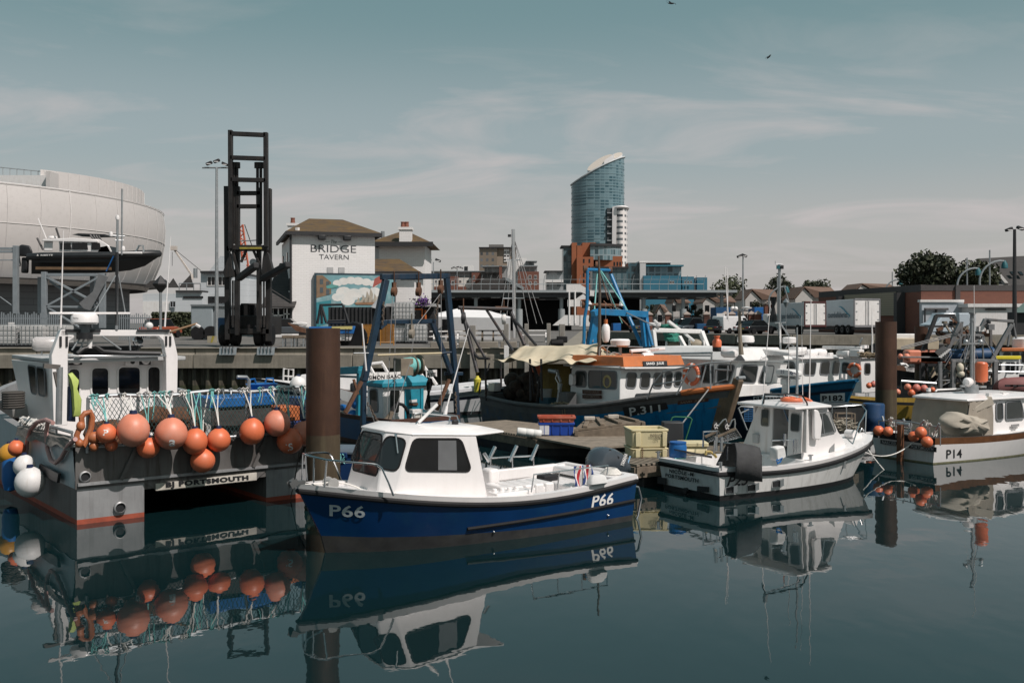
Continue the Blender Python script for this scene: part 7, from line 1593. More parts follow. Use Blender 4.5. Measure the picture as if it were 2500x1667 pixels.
def hip_roof(s,x0,x1,y0,y1,z,h,ov,ridge):
 """hipped roof over the rectangle with overhang; ridge: inset of the ridge ends along x"""
 a=[V((x0-ov,y0-ov,z)),V((x1+ov,y0-ov,z)),V((x1+ov,y1+ov,z)),V((x0-ov,y1+ov,z))];m=(y0+y1)/2
 r0,r1=V((x0-ov+ridge,m,z+h)),V((x1+ov-ridge,m,z+h))
 for q in([a[0],a[1],r1,r0],[a[2],a[3],r0,r1],[a[3],a[0],r0],[a[1],a[2],r1]):s.poly(q)
 s.poly(a[::-1])
WBR=brickM('white_painted_brick',(.76,.745,.735),(.70,.685,.675),(.55,.54,.53),bw=.45,bh=.15,var=.04,bump=.15)
TIL=brickM('mossy_roof_tiles',(.085,.058,.038),(.06,.042,.03),(.03,.024,.018),bw=.5,bh=.28,var=.4,ms=.04,dirt=(.135,.08,.024))
SLT=brickM('dark_slates',(.055,.05,.048),(.04,.037,.036),(.02,.02,.02),bw=.5,bh=.25,var=.3,ms=.02)
RBR=brickM('red_brown_brick',(.165,.066,.045),(.135,.055,.04),(.12,.07,.05),bw=.6,bh=.2,var=.25)
FAS=M('dark_fascia',(.025,.025,.027),.6)
LGY=brickM('pale_cladding',(.52,.55,.57),(.49,.52,.54),(.36,.38,.40),bw=6,bh=.6,var=.06,ms=.02,bump=.1)
def tavern():
 Y=85;t,f=T_('pub_building','white painted tavern with mossy hipped roof and a painted wall sign, THE BRIDGE TAVERN','pub',810,Y)
 a,b=PX(719,575,Y),PX(911,575,Y);D=12;ze=a.z;c0=V((PX(810,HZ,Y).x,Y,GZ));RT=MX.Rotation(rad(17),4,'Z')@MX.Diagonal((1.045,1,1,1))
 def rot(*k):[setattr(o,'matrix_basis',RT) for o in t.children if o.name.split('.')[0] in k]
 s=MB();s.use(WBR);s.box(a.x,b.x,Y,Y+D,GZ,ze);s.make('wall',t,world=f)
 s=MB();s.use(TIL);hip_roof(s,a.x,b.x,Y,Y+D,ze+.25,1.75,.5,2.4);s.use(FAS);s.box(a.x-.5,b.x+.5,Y-.52,Y-.3,ze-.05,ze+.25);s.box(a.x-.53,a.x-.35,Y-.5,Y+D,ze-.05,ze+.25);s.box(b.x+.35,b.x+.53,Y-.5,Y+D,ze-.05,ze+.25)
 s.make('roof',t,world=f)
 Q=lambda u,v,y=Y:PX(650+u/4.127,500+v/4.127,y)
 def chim(x0,x1,y0,y1,yy,pots):
  s=MB();s.use(WBR);p,q=Q(x0,y1,yy),Q(x1,y0,yy);s.box(p.x,q.x,yy,yy+1.2,p.z,q.z-.25);s.box(p.x-.1,q.x+.1,yy-.1,yy+1.3,q.z-.25,q.z);c=s.make('chimney',t,world=f)
  s=MB();s.use(M('terracotta_pot',(.20,.075,.05),.8))
  for u in pots:p=Q(u,y0,yy+.5);s.lathe([(.24,-.05),(.2,.42),(.24,.45),(.23,.52),(.15,.52)],p,n=12)
  s.make('chimney_pot',c,world=f)
 chim(215,305,185,330,99,(268,));
 s=MB();s.use(M('sign_paint_grey',(.06,.065,.07),.8,var=.15));N=V((0,-1,0))
 for tx,q,bd,sh in(('BRIDGE',(460,895,405,480),-.004,0),('TAVERN',(540,823,502,550),-.004,0),('The',(653,707,355,390),.006,.25)):
  s.quadtext(tx,[Q(q[0],q[3]),Q(q[1],q[3]),Q(q[1],q[2]),Q(q[0],q[2])],.02,bd,sh,nrm=N)
 for u0,u1 in((597,640),(720,763)):s.poly([Q(u0,377)+N*.02,Q(u1,377)+N*.02,Q(u1,374)+N*.02,Q(u0,374)+N*.02])
 s.make('wall_lettering',t,world=f)
 for u in(562,804):s=MB();s.use(BLK);s.cbox(Q(u,335)+N*.3,(.6,.5,.4));s.make('flood_lamp',t,world=f,bevel=.06)
 for u in(645,754):s=MB();s.use(M('vent_grey',(.4,.4,.4),.7));s.cbox(Q(u,658),(.5,.1,.5));s.make('air_vent',t,world=f)
 s=MB();s.use(FAS);s.tube([Q(270,310)+N*.15,Q(275,1180)+N*.15],.1,6);s.use(WHD);s.tube([Q(335,240),Q(335,300)],.2,6);s.make('drainpipe',t,world=f)
 for y,z in((2,6.8),(5,9.2),(7,6.8),(10,9.2),(2.5,4.2)):s=MB();s.use(GLS);s.cbox((a.x-.02,Y+y,z),(.1,.9,1.1));s.use(WHD);s.cbox((a.x-.06,Y+y,z-.62),(.2,1.1,.12));s.make('side_window',t,world=f)
 rot('wall','roof','wall_lettering','flood_lamp','air_vent','side_window','drainpipe')
 p,q=Q(1062,690,88),Q(1490,690,88);s=MB();s.use(WBR);s.box(p.x,q.x,88,97,GZ,p.z);s.make('link_block',t,world=f)
 s=MB();s.use(TIL);hip_roof(s,p.x-2,q.x,88,97,p.z+.1,1.45,.5,2.3);s.use(FAS);s.box(p.x,q.x+.6,87.45,87.6,p.z-.15,p.z+.15);s.make('link_roof',t,world=f)
 p,q=Q(1135,405,100),Q(1598,405,100);s=MB();s.use(WBR);s.box(p.x,q.x,100,108,GZ,p.z);s.box(p.x-2.0,p.x,103,107,GZ,p.z);s.make('annex',t,world=f)
 s=MB();s.use(TIL);hip_roof(s,p.x-.3,q.x,100,108,p.z+.1,1.7,.9,3.2);s.use(FAS);s.box(p.x-.9,q.x+.9,99.0,99.15,p.z-.2,p.z+.25);s.make('annex_roof',t,world=f)
 chim(1340,1460,225,375,99.3,(1378,1415))
 s=MB();s.use(GAL);s.tube([Q(1175,360,102),Q(1175,268,102)],.2,7);s.make('flue',t,world=f)
 p,q=Q(40,1180,84),Q(265,1040,84);s=MB();s.use(WHD);s.box(p.x,q.x,84,92,GZ,q.z);s.make('porch',t,world=f)
 s=MB();s.use(SLT);s.slab([V((p.x-.6,83.4,q.z)),V((q.x+.3,83.4,q.z)),V((q.x+.3,90,q.z+4)),V((p.x-.6,90,q.z+4))],(0,0,.15));s.make('porch_roof',t,world=f)
 for u0,u1 in((78,172),(185,240),(45,65)):s=MB();s.use(GLS);c,d=Q(u0,1180 if u0==78 else 1155,84),Q(u1,1045,84);s.box(c.x,d.x,83.93,84.0,c.z,d.z);s.use(WLT);s.box((c.x+d.x)/2-.05,(c.x+d.x)/2+.05,83.88,83.95,c.z,d.z);s.box(c.x,d.x,83.88,83.95,(c.z+d.z)/2-.04,(c.z+d.z)/2+.04);s.make('porch_window',t,world=f)
 m,g=T_('mural','framed wall mural of tall ships under a cloudy blue sky on the tavern','mural',810,85);m.rotation_euler[2]=rad(17);m.scale[0]=1.045;Z=84.6;P=lambda u,v,o=0:Q(u,v,Z)+N*o
 s=MB();s.use(M('mural_frame',(.02,.045,.06),.6));c,d=P(482,1230),P(1270,688);s.box(c.x,d.x,Z,Z+.3,c.z,d.z);s.make('frame',m,world=g)
 s=MB();s.use(M('mural_sky',(.15,.30,.33),.8,var=.25,scale=.5,dirt=(.5,.56,.56),damt=.3));s.poly([P(u,v,.02) for u,v in((500,1230),(1255,1230),(1255,708),(500,708))]);s.use(M('mural_cloud',(.66,.65,.62),.8,var=.12,scale=.8,dirt=(.35,.5,.55),damt=.3))
 for u,v,r in((700,790,45),(760,770,50),(830,760,50),(900,765,55),(980,775,50),(1050,790,45),(760,880,75),(860,900,80),(960,880,70),(1060,870,60),(700,930,55),(800,960,70),(1090,920,60)):s.poly([P(u+r*math.cos(i/12*6.283),v+r*.75*math.sin(i/12*6.283),.025+u*4e-6) for i in range(12)])
 s.use(M('mural_brick',(.20,.135,.085),.8,var=.25));s.poly([P(u,v,.04) for u,v in((500,940),(640,900),(640,780),(560,712),(500,712))]);s.use(M('mural_red',(.34,.09,.07),.8));s.poly([P(u,v,.04) for u,v in((1040,830),(1060,740),(1100,715),(1152,715),(1155,755),(1105,790))]);s.use(M('mural_teal',(.03,.20,.24),.8));s.poly([P(u,v,.045) for u,v in((500,1230),(640,1180),(640,960),(500,985))])
 s.use(M('mural_dark',(.07,.09,.10),.8))
 for u,v in((550,775),(610,800),(550,860),(610,880)):s.poly([P(u-18,v+30,.05),P(u+14,v+26,.05),P(u+14,v-26,.05),P(u-18,v-26,.05)])
 s.use(M('mural_sail',(.36,.32,.26),.8,var=.2))
 for u,v,w,h_ in((945,990,40,90),(985,985,45,120),(1020,985,48,150),(1060,990,40,100),(900,990,30,60),(1090,985,35,70)):s.poly([P(u-w,v,.055),P(u+w*.4,v,.055),P(u+w*.5,v-h_*.6,.055),P(u,v-h_,.055),P(u-w*.2,v-h_*.5,.055)])
 s.use(M('mural_hull',(.24,.13,.07),.8));s.poly([P(u,v,.06) for u,v in((860,985),(1130,975),(1100,1005),(880,1005))]);s.use(M('mural_green',(.10,.30,.28),.8));s.poly([P(u,v,.06) for u,v in((590,820),(640,800),(715,815),(690,835),(600,845))]);s.make('painted_panel',m,world=g)
 t,f=T_('timber_shed','black boarded shed with an orange framed window and flat pale roof edge','shed',1010,66);s=MB();BB=brickM('black_boards',(.02,.02,.022),(.016,.016,.018),(.006,.006,.006),bw=8,bh=.22,var=.3,ms=.03)
 c,d=Q(1215,1300,66),Q(1690,1020,66);s.use(BB);s.box(c.x,d.x,66,70,GZ,d.z);s.make('wall',t,world=f);s=MB();s.use(M('pale_fascia',(.36,.36,.36),.7));c,d=Q(1205,1025,65.6),Q(1705,995,65.6);s.box(c.x,d.x,65.6,70.3,c.z,d.z);s.make('roof',t,world=f)
 s=MB();s.use(GLS);c,d=Q(1400,1150,65.95),Q(1565,1060,65.95);s.box(c.x,d.x,65.95,66.05,c.z,d.z);s.use(M('orange_frame',(.52,.14,.03),.6))
 for q in((c.x-.1,c.x,c.z,d.z+.1),(d.x,d.x+.1,c.z,d.z+.1),(c.x,d.x,d.z,d.z+.1),(c.x+1.3,c.x+1.42,c.z,d.z)):s.box(q[0],q[1],65.88,66,q[2],q[3])
 s.make('window',t,world=f)
 t,f=T_('container','dark corrugated container in front of the tavern mural','container',850,64);s=MB();s.use(M('black_steel_sheet',(.022,.023,.025),.6,var=.3));c,d=Q(625,1300,64),Q(1210,1030,64);n=60;ring=[V((lerp(c.x,d.x,i/n),64+(.12 if(i//2)%2 else 0),0)) for i in range(n+1)]+[V((d.x,68,0)),V((c.x,68,0))]
 s.loft([[p+V((0,0,GZ)) for p in ring],[p+V((0,0,d.z)) for p in ring]]);s.make('body',t,world=f,flat=True);s=MB();s.use(M('grey_tarp',(.30,.31,.32),.8,bump=.4,bscale=3));b_=[Q(1050,1032,64.1),Q(1110,1045,63.8),Q(1130,1110,63.75),Q(1180,1095,63.75),Q(1195,1035,63.9),Q(1215,1032,66.5),Q(1060,1032,66.8)];ap=[p.lerp(Q(1140,925,65.2),k) for k,p in zip((.8,.9,.85,.85,.9,.8,.8),b_)];s.loft([b_,[p.lerp(q,.5)+V((0,-.1*(i%2),0)) for i,(p,q) in enumerate(zip(b_,ap))],ap]);s.make('tarpaulin',t,world=f,flat=True)
 t,f=T_('marquee','white canvas marquee on the quay beside the picnic tables','tent',1160,70);s=MB();s.use(M('white_canvas',(.74,.73,.73),.85,var=.05,bump=.4,bscale=2));K=lambda u,v,y:PX(1050+u/3.266,620+v/3.266,y)
 a=[K(20,500,72),K(640,510,70),K(640,500,84),K(20,480,84)];r0,r1=K(230,432,77),K(430,442,77);s.loft([[V((p.x,p.y,GZ)) for p in a],a],caps=False);s.poly([a[0],a[1],r1,r0]);s.poly([a[1],a[2],r1]);s.poly([a[2],a[3],r0,r1]);s.poly([a[3],a[0],r0]);s.make('canvas',t,world=f,flat=True)
 s=MB();s.use(GLS);s.slab([K(95,640,71.4),K(140,640,71.4),K(140,520,71.4),K(95,520,71.4)],(0,.1,0));s.make('doorway',t,world=f)
tavern()
def forklift():
 Y=50;t,f=T_('boat_forklift','tall dark marina forklift with raised ladder-like mast at the quay edge','forklift',600,Y);Z=lambda u,v,y=Y:PX(400+u/2.7025,300+v/2.7025,y)
 DS=M('dark_mast_steel',(.022,.021,.021),.55,metal=.3,var=.4,scale=2,dirt=(.09,.06,.04),damt=.25,streak=True)
 def mast(name,pts,w,d=0):
  for P_ in([[p] for p in pts] if name=='cross_member' else[pts]):
   s=MB();s.use(DS)
   for u0,v0,u1,v1 in P_:s.bar(Z(u0,v0,Y+d),Z(u1,v1,Y+d),w,w*1.4,up=(0,1,0))
   s.make(name,t,world=f,bevel=.012)
 mast('outer_mast',[(417,420,424,1430),(693,435,692,1440),(420,830,700,830),(430,1375,700,1375)],.25,.5)
 mast('middle_mast',[(488,420,485,1400),(628,430,628,1380),(485,465,640,465),(485,552,640,552)],.2,.25)
 mast('inner_mast',[(440,50,442,830),(673,65,676,820)],.2,-.1);mast('cross_member',[(440,72,673,82),(442,230,673,238),(444,375,674,380)],.2,-.1)
 s=MB();s.use(DS)
 for u in(465,483,618,640):s.tube([Z(u,265,Y+.2),Z(u,800,Y+.2)],.075,8);s.cyl(Z(u,262,Y+.2),Z(u,300,Y+.2),.16)
 for u in(455,470,640,660):s.tube([Z(u,1040,Y+.2),Z(u,1350,Y+.2)],.05,6)
 s.make('lift_cylinder',t,world=f)
 s=MB();s.use(DS);s.slab([Z(440,860),Z(418,900),Z(390,980),Z(400,1020),Z(470,1015),Z(470,985),Z(450,960)],(0,.4,0));s.slab([Z(660,840),Z(690,860),Z(718,970),Z(735,1010),Z(640,1040),Z(650,900)],(0,.4,0));s.bar(Z(445,822),Z(690,825),.3,.25);s.bar(Z(455,840),Z(490,1000),.14);s.bar(Z(545,840),Z(510,920),.12);s.bar(Z(590,840),Z(635,940),.12);s.use(M('hazard_yellow',(.30,.25,.04),.6,dirt=(.03,.03,.03),damt=.5));s.bar(Z(500,828,Y-.2),Z(645,828,Y-.2),.15,.1);s.make('carriage',t,world=f,bevel=.015)
 for p,q in(((495,1025),(610,940)),((650,1030),(820,935))):
  s=MB();s.use(M('fork_padding',(.018,.018,.02),.7));a,b=Z(*p,Y-.3),Z(*q,Y-3.2);s.bar(a,b,.3,.3);s.make('fork',t,world=f,bevel=.06)
 s=MB();s.use(M('forklift_blue',(.01,.07,.17),.5));p,q=Z(355,1400,Y+1),Z(410,1285,Y+1);s.box(p.x,q.x,Y+1,Y+3.5,p.z,q.z);s.use(DS);p,q=Z(430,1400,Y+1.2),Z(680,1270,Y+1.2);s.box(p.x,q.x,Y+1.2,Y+4.5,p.z,q.z);p,q=Z(505,1290,Y+2),Z(600,1190,Y+2);s.box(p.x,q.x,Y+2,Y+3.6,p.z,q.z);s.make('chassis',t,world=f,bevel=.05)
 s=MB();s.use(GLS);p,q=Z(500,1200,Y+1.9),Z(610,1290,Y+1.9);s.box(p.x,q.x,Y+1.7,Y+1.85,q.z,p.z);s.make('cab_window',t,world=f)
 for u in(395,465,625,690):
  s=MB();s.use(RUB);p=Z(u,1440,Y+.9);r=.55;s.lathe([(r*.5,-.2),(r*.93,-.2),(r,-.14),(r,.14),(r*.93,.2),(r*.5,.2)],(p.x,Y+1.1,GZ+r+.02),(1,0,0),22);w=s.make('wheel',t,world=f);s=MB();s.use(DS);s.lathe([(.02,-.15),(r*.52,-.15),(r*.52,.15),(.02,.15)],(p.x,Y+1.1,GZ+r+.02),(1,0,0),14);s.make('rim',w,world=f)
 s=MB();s.use(GAL);s.tube([Z(505,780,Y+.4),Z(612,775,Y+.4),Z(612,840,Y+.4)],.03,5);s.lathe([(.14,-.05),(.18,-.05),(.18,.05),(.14,.05)],Z(590,920,Y+.3),(0,1,0),14);s.make('chain_wheel',t,world=f)
 for u0,u1 in((370,482),(618,733)):
  o,g=T_('loading_ramp','bent galvanised plate over the quay edge under the forklift '+('left wheel' if u0<400 else 'right wheel'),'ramp',400+(u0+u1)/5.4,QY,z=GZ);a,b=Z(u0,1470,46.7),Z(u1,1530,46.7)
  s=MB();s.use(GAL);s.loft([[V((x,48.2,GZ+.03)),V((x,46.65,GZ+.06)),V((x,46.55,b.z)),V((x,46.6,b.z)),V((x,46.7,GZ+.02)),V((x,48.2,GZ+.01))] for x in(a.x,b.x)]);s.make('plate',o,world=g);s=MB();s.use(BLK)
  for k in range(4):s.bar(V((lerp(a.x,b.x,.2+k*.2),46.53,b.z+.1)),V((lerp(a.x,b.x,.22+k*.2),46.55,b.z+.45)),.03)
  s.make('slot',o,world=g)
forklift()
def arena():
 t=thing('sports_arena','large pale grey rounded building clad in tensioned panels','building',(-109,175,GZ));f=Fr(t.location,0)
 SK=M('tensioned_membrane',(.56,.535,.52),.55,var=.04,scale=.08,dirt=(.42,.40,.385),damt=.3);LN=M('panel_seam',(.66,.64,.625),.5);DG=brickM('grey_louvre_wall',(.17,.18,.19),(.15,.16,.17),(.08,.085,.09),bw=30,bh=1.0,var=.1,ms=.06)
 def shell(name,c,prof,a0,a1,n=64,mat=SK):
  s=MB();s.use(mat);s.loft([[V((c[0]+r*math.sin(a),c[1]-r*math.cos(a),z)) for r,z in prof] for a in[lerp(a0,a1,i/n) for i in range(n+1)]],close=False);return s.make(name,t,world=f)
 P1=[(42,9.4),(43.2,11),(44.6,14.5),(45.2,18),(45.4,21),(45,24),(44,24.3)]
 shell('lower_shell',(-109,175),P1,-.9,2.4);shell('upper_shell',(-97.8,178),[(30,23),(30,27.9),(29.3,28)],.86,2.6);shell('base_wall',(-109,175),[(39,GZ),(39,10),(45,10.2)],-.9,2.4,mat=DG)
 s=MB();s.use(LN);pt=lambda r,z,a:V((-109+(r+.06)*math.sin(a),175-(r+.06)*math.cos(a),z))
 for i in range(26):a=lerp(-.8,2.0,i/25);s.tube([pt(r,z,a) for r,z in P1[:-1]],.03 if i!=17 else .12,4)
 for r,z in((42.1,9.5),(45.2,18.2),(45.1,24)):s.tube([pt(r,z,lerp(-.9,2.2,i/50)) for i in range(51)],.05,4)
 for i in range(16):a=lerp(.88,1.9,i/15);s.tube([V((-97.8+30.06*math.sin(a),178-30.06*math.cos(a),z)) for z in(24,27.9)],.05,4)
 s.make('panel_seams',t,world=f)
 s=MB();s.use(WHD);a,b=PX(-120,458,158),PX(115,428,158);s.box(a.x,b.x,158,176,a.z,b.z);s.use(SK);a,b=PX(112,458,157),PX(122,418,157);s.box(a.x,b.x,157,160,a.z-.5,b.z);s.use(GAL);a,b=PX(-10,408,159),PX(110,420,159);s.tube([a,b],.08,4)
 for k in range(8):p=a.lerp(b,k/7);s.tube([p,p-V((0,0,1.7))],.06,4)
 s.make('roof_terrace',t,world=f)
arena()
def rack():
 Y=56;Z=lambda u,v,y=Y:PX(u/3.136,380+v/3.136,y)
 t,f=T_('boat_rack','galvanised steel storage rack holding the black inflatable boat','rack',150,Y);RK=M('rack_steel',(.26,.29,.31),.5,metal=.3,var=.12)
 s=MB();s.use(RK)
 for u0,v0,u1,v1,w,d in((122,690,122,1210,.26,0),(340,890,340,1320,.26,0),(315,930,315,1210,.3,3),(710,920,712,1180,.25,3),(785,900,785,1320,.3,0),(340,912,750,912,.16,0),(-100,712,118,712,.14,0),(-100,735,118,735,.14,0),(350,925,780,1150,.12,0),(350,1155,750,935,.12,0),(350,1155,780,1160,.12,0),(370,1165,610,1315,.1,0),(380,960,600,1120,.12,3),(0,800,110,800,.06,0),(0,1080,110,1160,.05,0)):s.bar(Z(u0,v0,Y+d),Z(u1,v1,Y+d),w,w)
 s.make('frame',t,world=f,bevel=.01);s=MB();s.use(M('grey_cover',(.15,.155,.16),.8,bump=.3,bscale=4));s.loft([[Z(u,v,Y-.4+d) for u,v in((755,905),(830,930),(800,985),(690,1185),(640,1170),(605,1130),(710,1040))] for d in(0,.25)]);s.make('hanging_cover',t,world=f)
 t,f=T_('inflatable_boat','black rigid inflatable boat with white wheelhouse stored high on the rack','boat',215,Y,z=Z(500,905).z);HB=M('black_hypalon',(.016,.018,.02),.5,var=.2);WB=M('bronze_antifoul',(.14,.085,.045),.6,var=.2)
 def sec(u,up,lo,w):return[Z(u,up,Y+1.4-w),Z(u,(up*2+lo)/3+0,Y+1.4-w*.96),Z(u,lo,Y+1.4-w*.3),Z(u,lo,Y+1.4+w*.3),Z(u,(up*2+lo)/3,Y+1.4+w*.96),Z(u,up,Y+1.4+w)]
 s=MB();s.use(HB);s.loft([sec(*q) for q in((240,775,905,1.2),(400,775,908,1.25),(650,775,905,1.25),(850,770,895,1.2),(1000,762,878,.95),(1110,752,845,.6),(1215,745,775,.1))]);s.make('hull',t,world=f)
 s=MB();s.use(HB)
 for d in(0,2.7):s.tube([Z(215,775,Y+.2+d),Z(320,768,Y+.1+d),Z(880,762,Y+.2+d),Z(1050,752,Y+.5+d*.75),Z(1160,748,Y+.9+d*.4),Z(1215,752,Y+1.35)],.2,10)
 s.make('tube',t,world=f);s=MB();s.use(WB);s.bar(Z(280,862,Y+.25),Z(850,865,Y+.25),.25,.15);s.make('keel_pad',t,world=f)
 s=MB();s.use(WLT);s.quadtext('RIBEYE',[Z(u,v,Y-.12) for u,v in((312,768),(405,766),(405,755),(312,757))],.01,.02,nrm=V((0,-1,0)));s.poly([Z(u,v,Y-.13) for u,v in((280,767),(297,767),(288,754))]);s.make('lettering',t,world=f)
 s=MB();s.use(WHT);s.loft([[Z(u,v,Y+d) for u,v in((455,735),(860,740),(835,690),(760,640),(450,640))] for d in(.6,2.2)]);s.loft([[Z(u,v,Y+d) for u,v in((320,655),(750,665),(750,645),(560,630),(330,640))] for d in(.5,2.3)]);s.loft([[Z(u,v,Y+d) for u,v in((335,730),(402,730),(405,650),(338,650))] for d in(.7,2.1)]);s.bar(Z(900,745),Z(1090,745),.2,.12);s.make('wheelhouse',t,world=f,bevel=.03)
 for u0,u1 in((460,545),(552,672),(700,770)):s=MB();s.use(GLS);s.slab([Z(u,v,Y+.55) for u,v in((u0,718),(u1,718),(u1-8,668),(u0,668))],(0,.1,0));s.make('window',t,world=f)
 s=MB();s.use(BLK);s.slab([Z(u,v,Y+.7) for u,v in((550,605),(600,595),(800,602),(820,610),(700,612))],(0,1.4,0));s.make('sun_top',t,world=f);s=MB();s.use(BLK)
 for u0,v0,u1,v1 in((715,610,810,745),(735,612,830,740),(755,612,800,700),(690,608,760,690),(285,630,330,720),(430,555,455,630),(640,705,660,750)):s.tube([Z(u0,v0,Y+.7),Z(u1,v1,Y+.7)],.06,5)
 s.slab([Z(u,v,Y+.6) for u,v in((740,750),(850,745),(820,690),(770,700))],(0,1.4,0));s.make('windscreen_frame',t,world=f);s=MB();s.use(STL);s.tube([Z(1040,740),Z(1065,690),Z(1095,690),Z(1100,740)],.05,6);s.make('bow_rail',t,world=f)
 s=MB();s.use(WHT);s.lathe([(.1,-.1),(.25,-.05),(.22,.06),(.02,.08)],Z(403,625,Y+1),n=14);s.tube([Z(355,635,Y+1),Z(290,480,Y+1)],.03,5);s.make('aerial',t,world=f);s=MB();s.use(BLU);s.bar(Z(870,770,Y-.1),Z(815,885,Y-.1),.12,.03);s.make('strap',t,world=f)
 for d in(0,1.0):
  s=MB();s.use(BLK);s.loft([[Z(u,v,Y+.6+d+e) for u,v in rp] for e,rp in((0,[(135,770),(135,700),(165,680),(230,690),(252,740),(235,775)]),(.5,[(135,770),(135,700),(165,680),(230,690),(252,740),(235,775)]))]);s.bar(Z(195,780,Y+.9+d),Z(190,900,Y+.9+d),.3,.35);s.use(GAL);s.bar(Z(120,720,Y+.9+d),Z(140,850,Y+.9+d),.25,.3);s.make('outboard',t,world=f,bevel=.08)
 for x0,x1,y0,y1,Yf,lb in((-40,145,765,845,51.5,'grey palisade fence in front of the boat rack'),(290,368,767,805,66,'grey palisade fence beyond the rack, beside the street lantern')):
  t,f=T_('palisade_fence',lb,'fence',x0,Yf);s=MB();s.use(RK);n=int((x1-x0)/5.2);a,b=PX(x0,y0,Yf),PX(x1,y0,Yf)
  for i in range(n):x=lerp(a.x,b.x,i/n);s.box(x,x+.06,Yf,Yf+.02,GZ+.05,a.z+.08*math.sin(i*1.7))
  s.box(a.x,b.x,Yf+.03,Yf+.08,a.z-.3,a.z-.22);s.box(a.x,b.x,Yf+.03,Yf+.08,GZ+.3,GZ+.38);s.make('pickets',t,world=f)
  if x0<0:s=MB();s.use(WHD);p,q=PX(20,798,Yf-.03),PX(35,787,Yf-.03);s.box(p.x,q.x,Yf-.04,Yf-.01,p.z,q.z);s.make('notice',t,world=f)
 for px,lb in((10,'white caged liquid tank cut by the edge of the photo'),(75,'middle white caged liquid tank before the palisade fence'),(135,'white caged liquid tank behind the catamaran liferaft'),(1000,None),(1012,None)):
  pass
 def ibc(px,Yt,lb,z=GZ,k=1.0):
  o,g=T_('caged_tank',lb,'tank',px,Yt,'white caged liquid tanks',z);x=o.location.x;s=MB();s.use(M('translucent_tank',(.50,.50,.49),.5,var=.08));s.box(x-.56,x+.56,Yt,Yt+.95,z+.16,z+1.08);s.make('bottle',o,world=g,bevel=.06)
  s=MB();s.use(GAL)
  for i in range(7):u=lerp(-.6,.6,i/6);s.tube([V((x+u,Yt-.04,z+.1)),V((x+u,Yt-.04,z+1.12))],.014,4)
  for i in range(5):v=lerp(.15,1.12,i/4);s.tube([V((x-.6,Yt-.04,z+v)),V((x+.6,Yt-.04,z+v)),V((x+.6,Yt+1,z+v)),V((x-.6,Yt+1,z+v))],.014,4,closed=True)
  s.make('cage',o,world=g);s=MB();s.use(BLK);s.box(x-.6,x+.6,Yt,Yt+1,z,z+.12);s.make('pallet',o,world=g)
 ibc(10,49,'white caged liquid tank left of the palisade gate');ibc(74,49,'white caged liquid tank between gate and catamaran liferaft');ibc(133,49.5,'white caged liquid tank just behind the catamaran liferaft')
 ibc(984,57,'upper white caged tank stacked behind the dark blue gantry',GZ+1.25);ibc(984,57.2,'lower white caged tank stacked behind the dark blue gantry');ibc(1016,57,'white caged tank on the quay beside the stacked pair')
rack()
# ================================================================ skyline, viaduct, houses, vehicles, trees, birds
def blk(t,f,name,mat,x0,x1,y0,y1,Y,d,ground=False,bevel=0):
 s=MB();s.use(mat);prect(s,x0,x1,y0,y1,Y,d,ground);return s.make(name,t,world=f,bevel=bevel)
GT1=gridM('teal_glazing',(.16,.25,.28),(.035,.09,.115),(.17,.26,.29),2.9,3.3,.22,.16)
GT2=gridM('podium_glazing',(.22,.28,.30),(.03,.06,.07),(.18,.28,.31),2.6,3.2,.3,.15)
WG=gridM('white_flats_grid',(.72,.69,.67),(.05,.06,.07),(.16,.18,.19),5.0,3.25,1.0)
OBR=brickM('orange_brick',(.30,.10,.045),(.27,.09,.04),(.25,.09,.05),bw=3,bh=1,var=.1);DGL=gridM('dark_glazing',(.04,.09,.11),(.015,.03,.035),(.12,.18,.2),2.4,3.2,.35,.2)
ZT=lambda a,b:(1350+a/3.484,330+b/3.484)
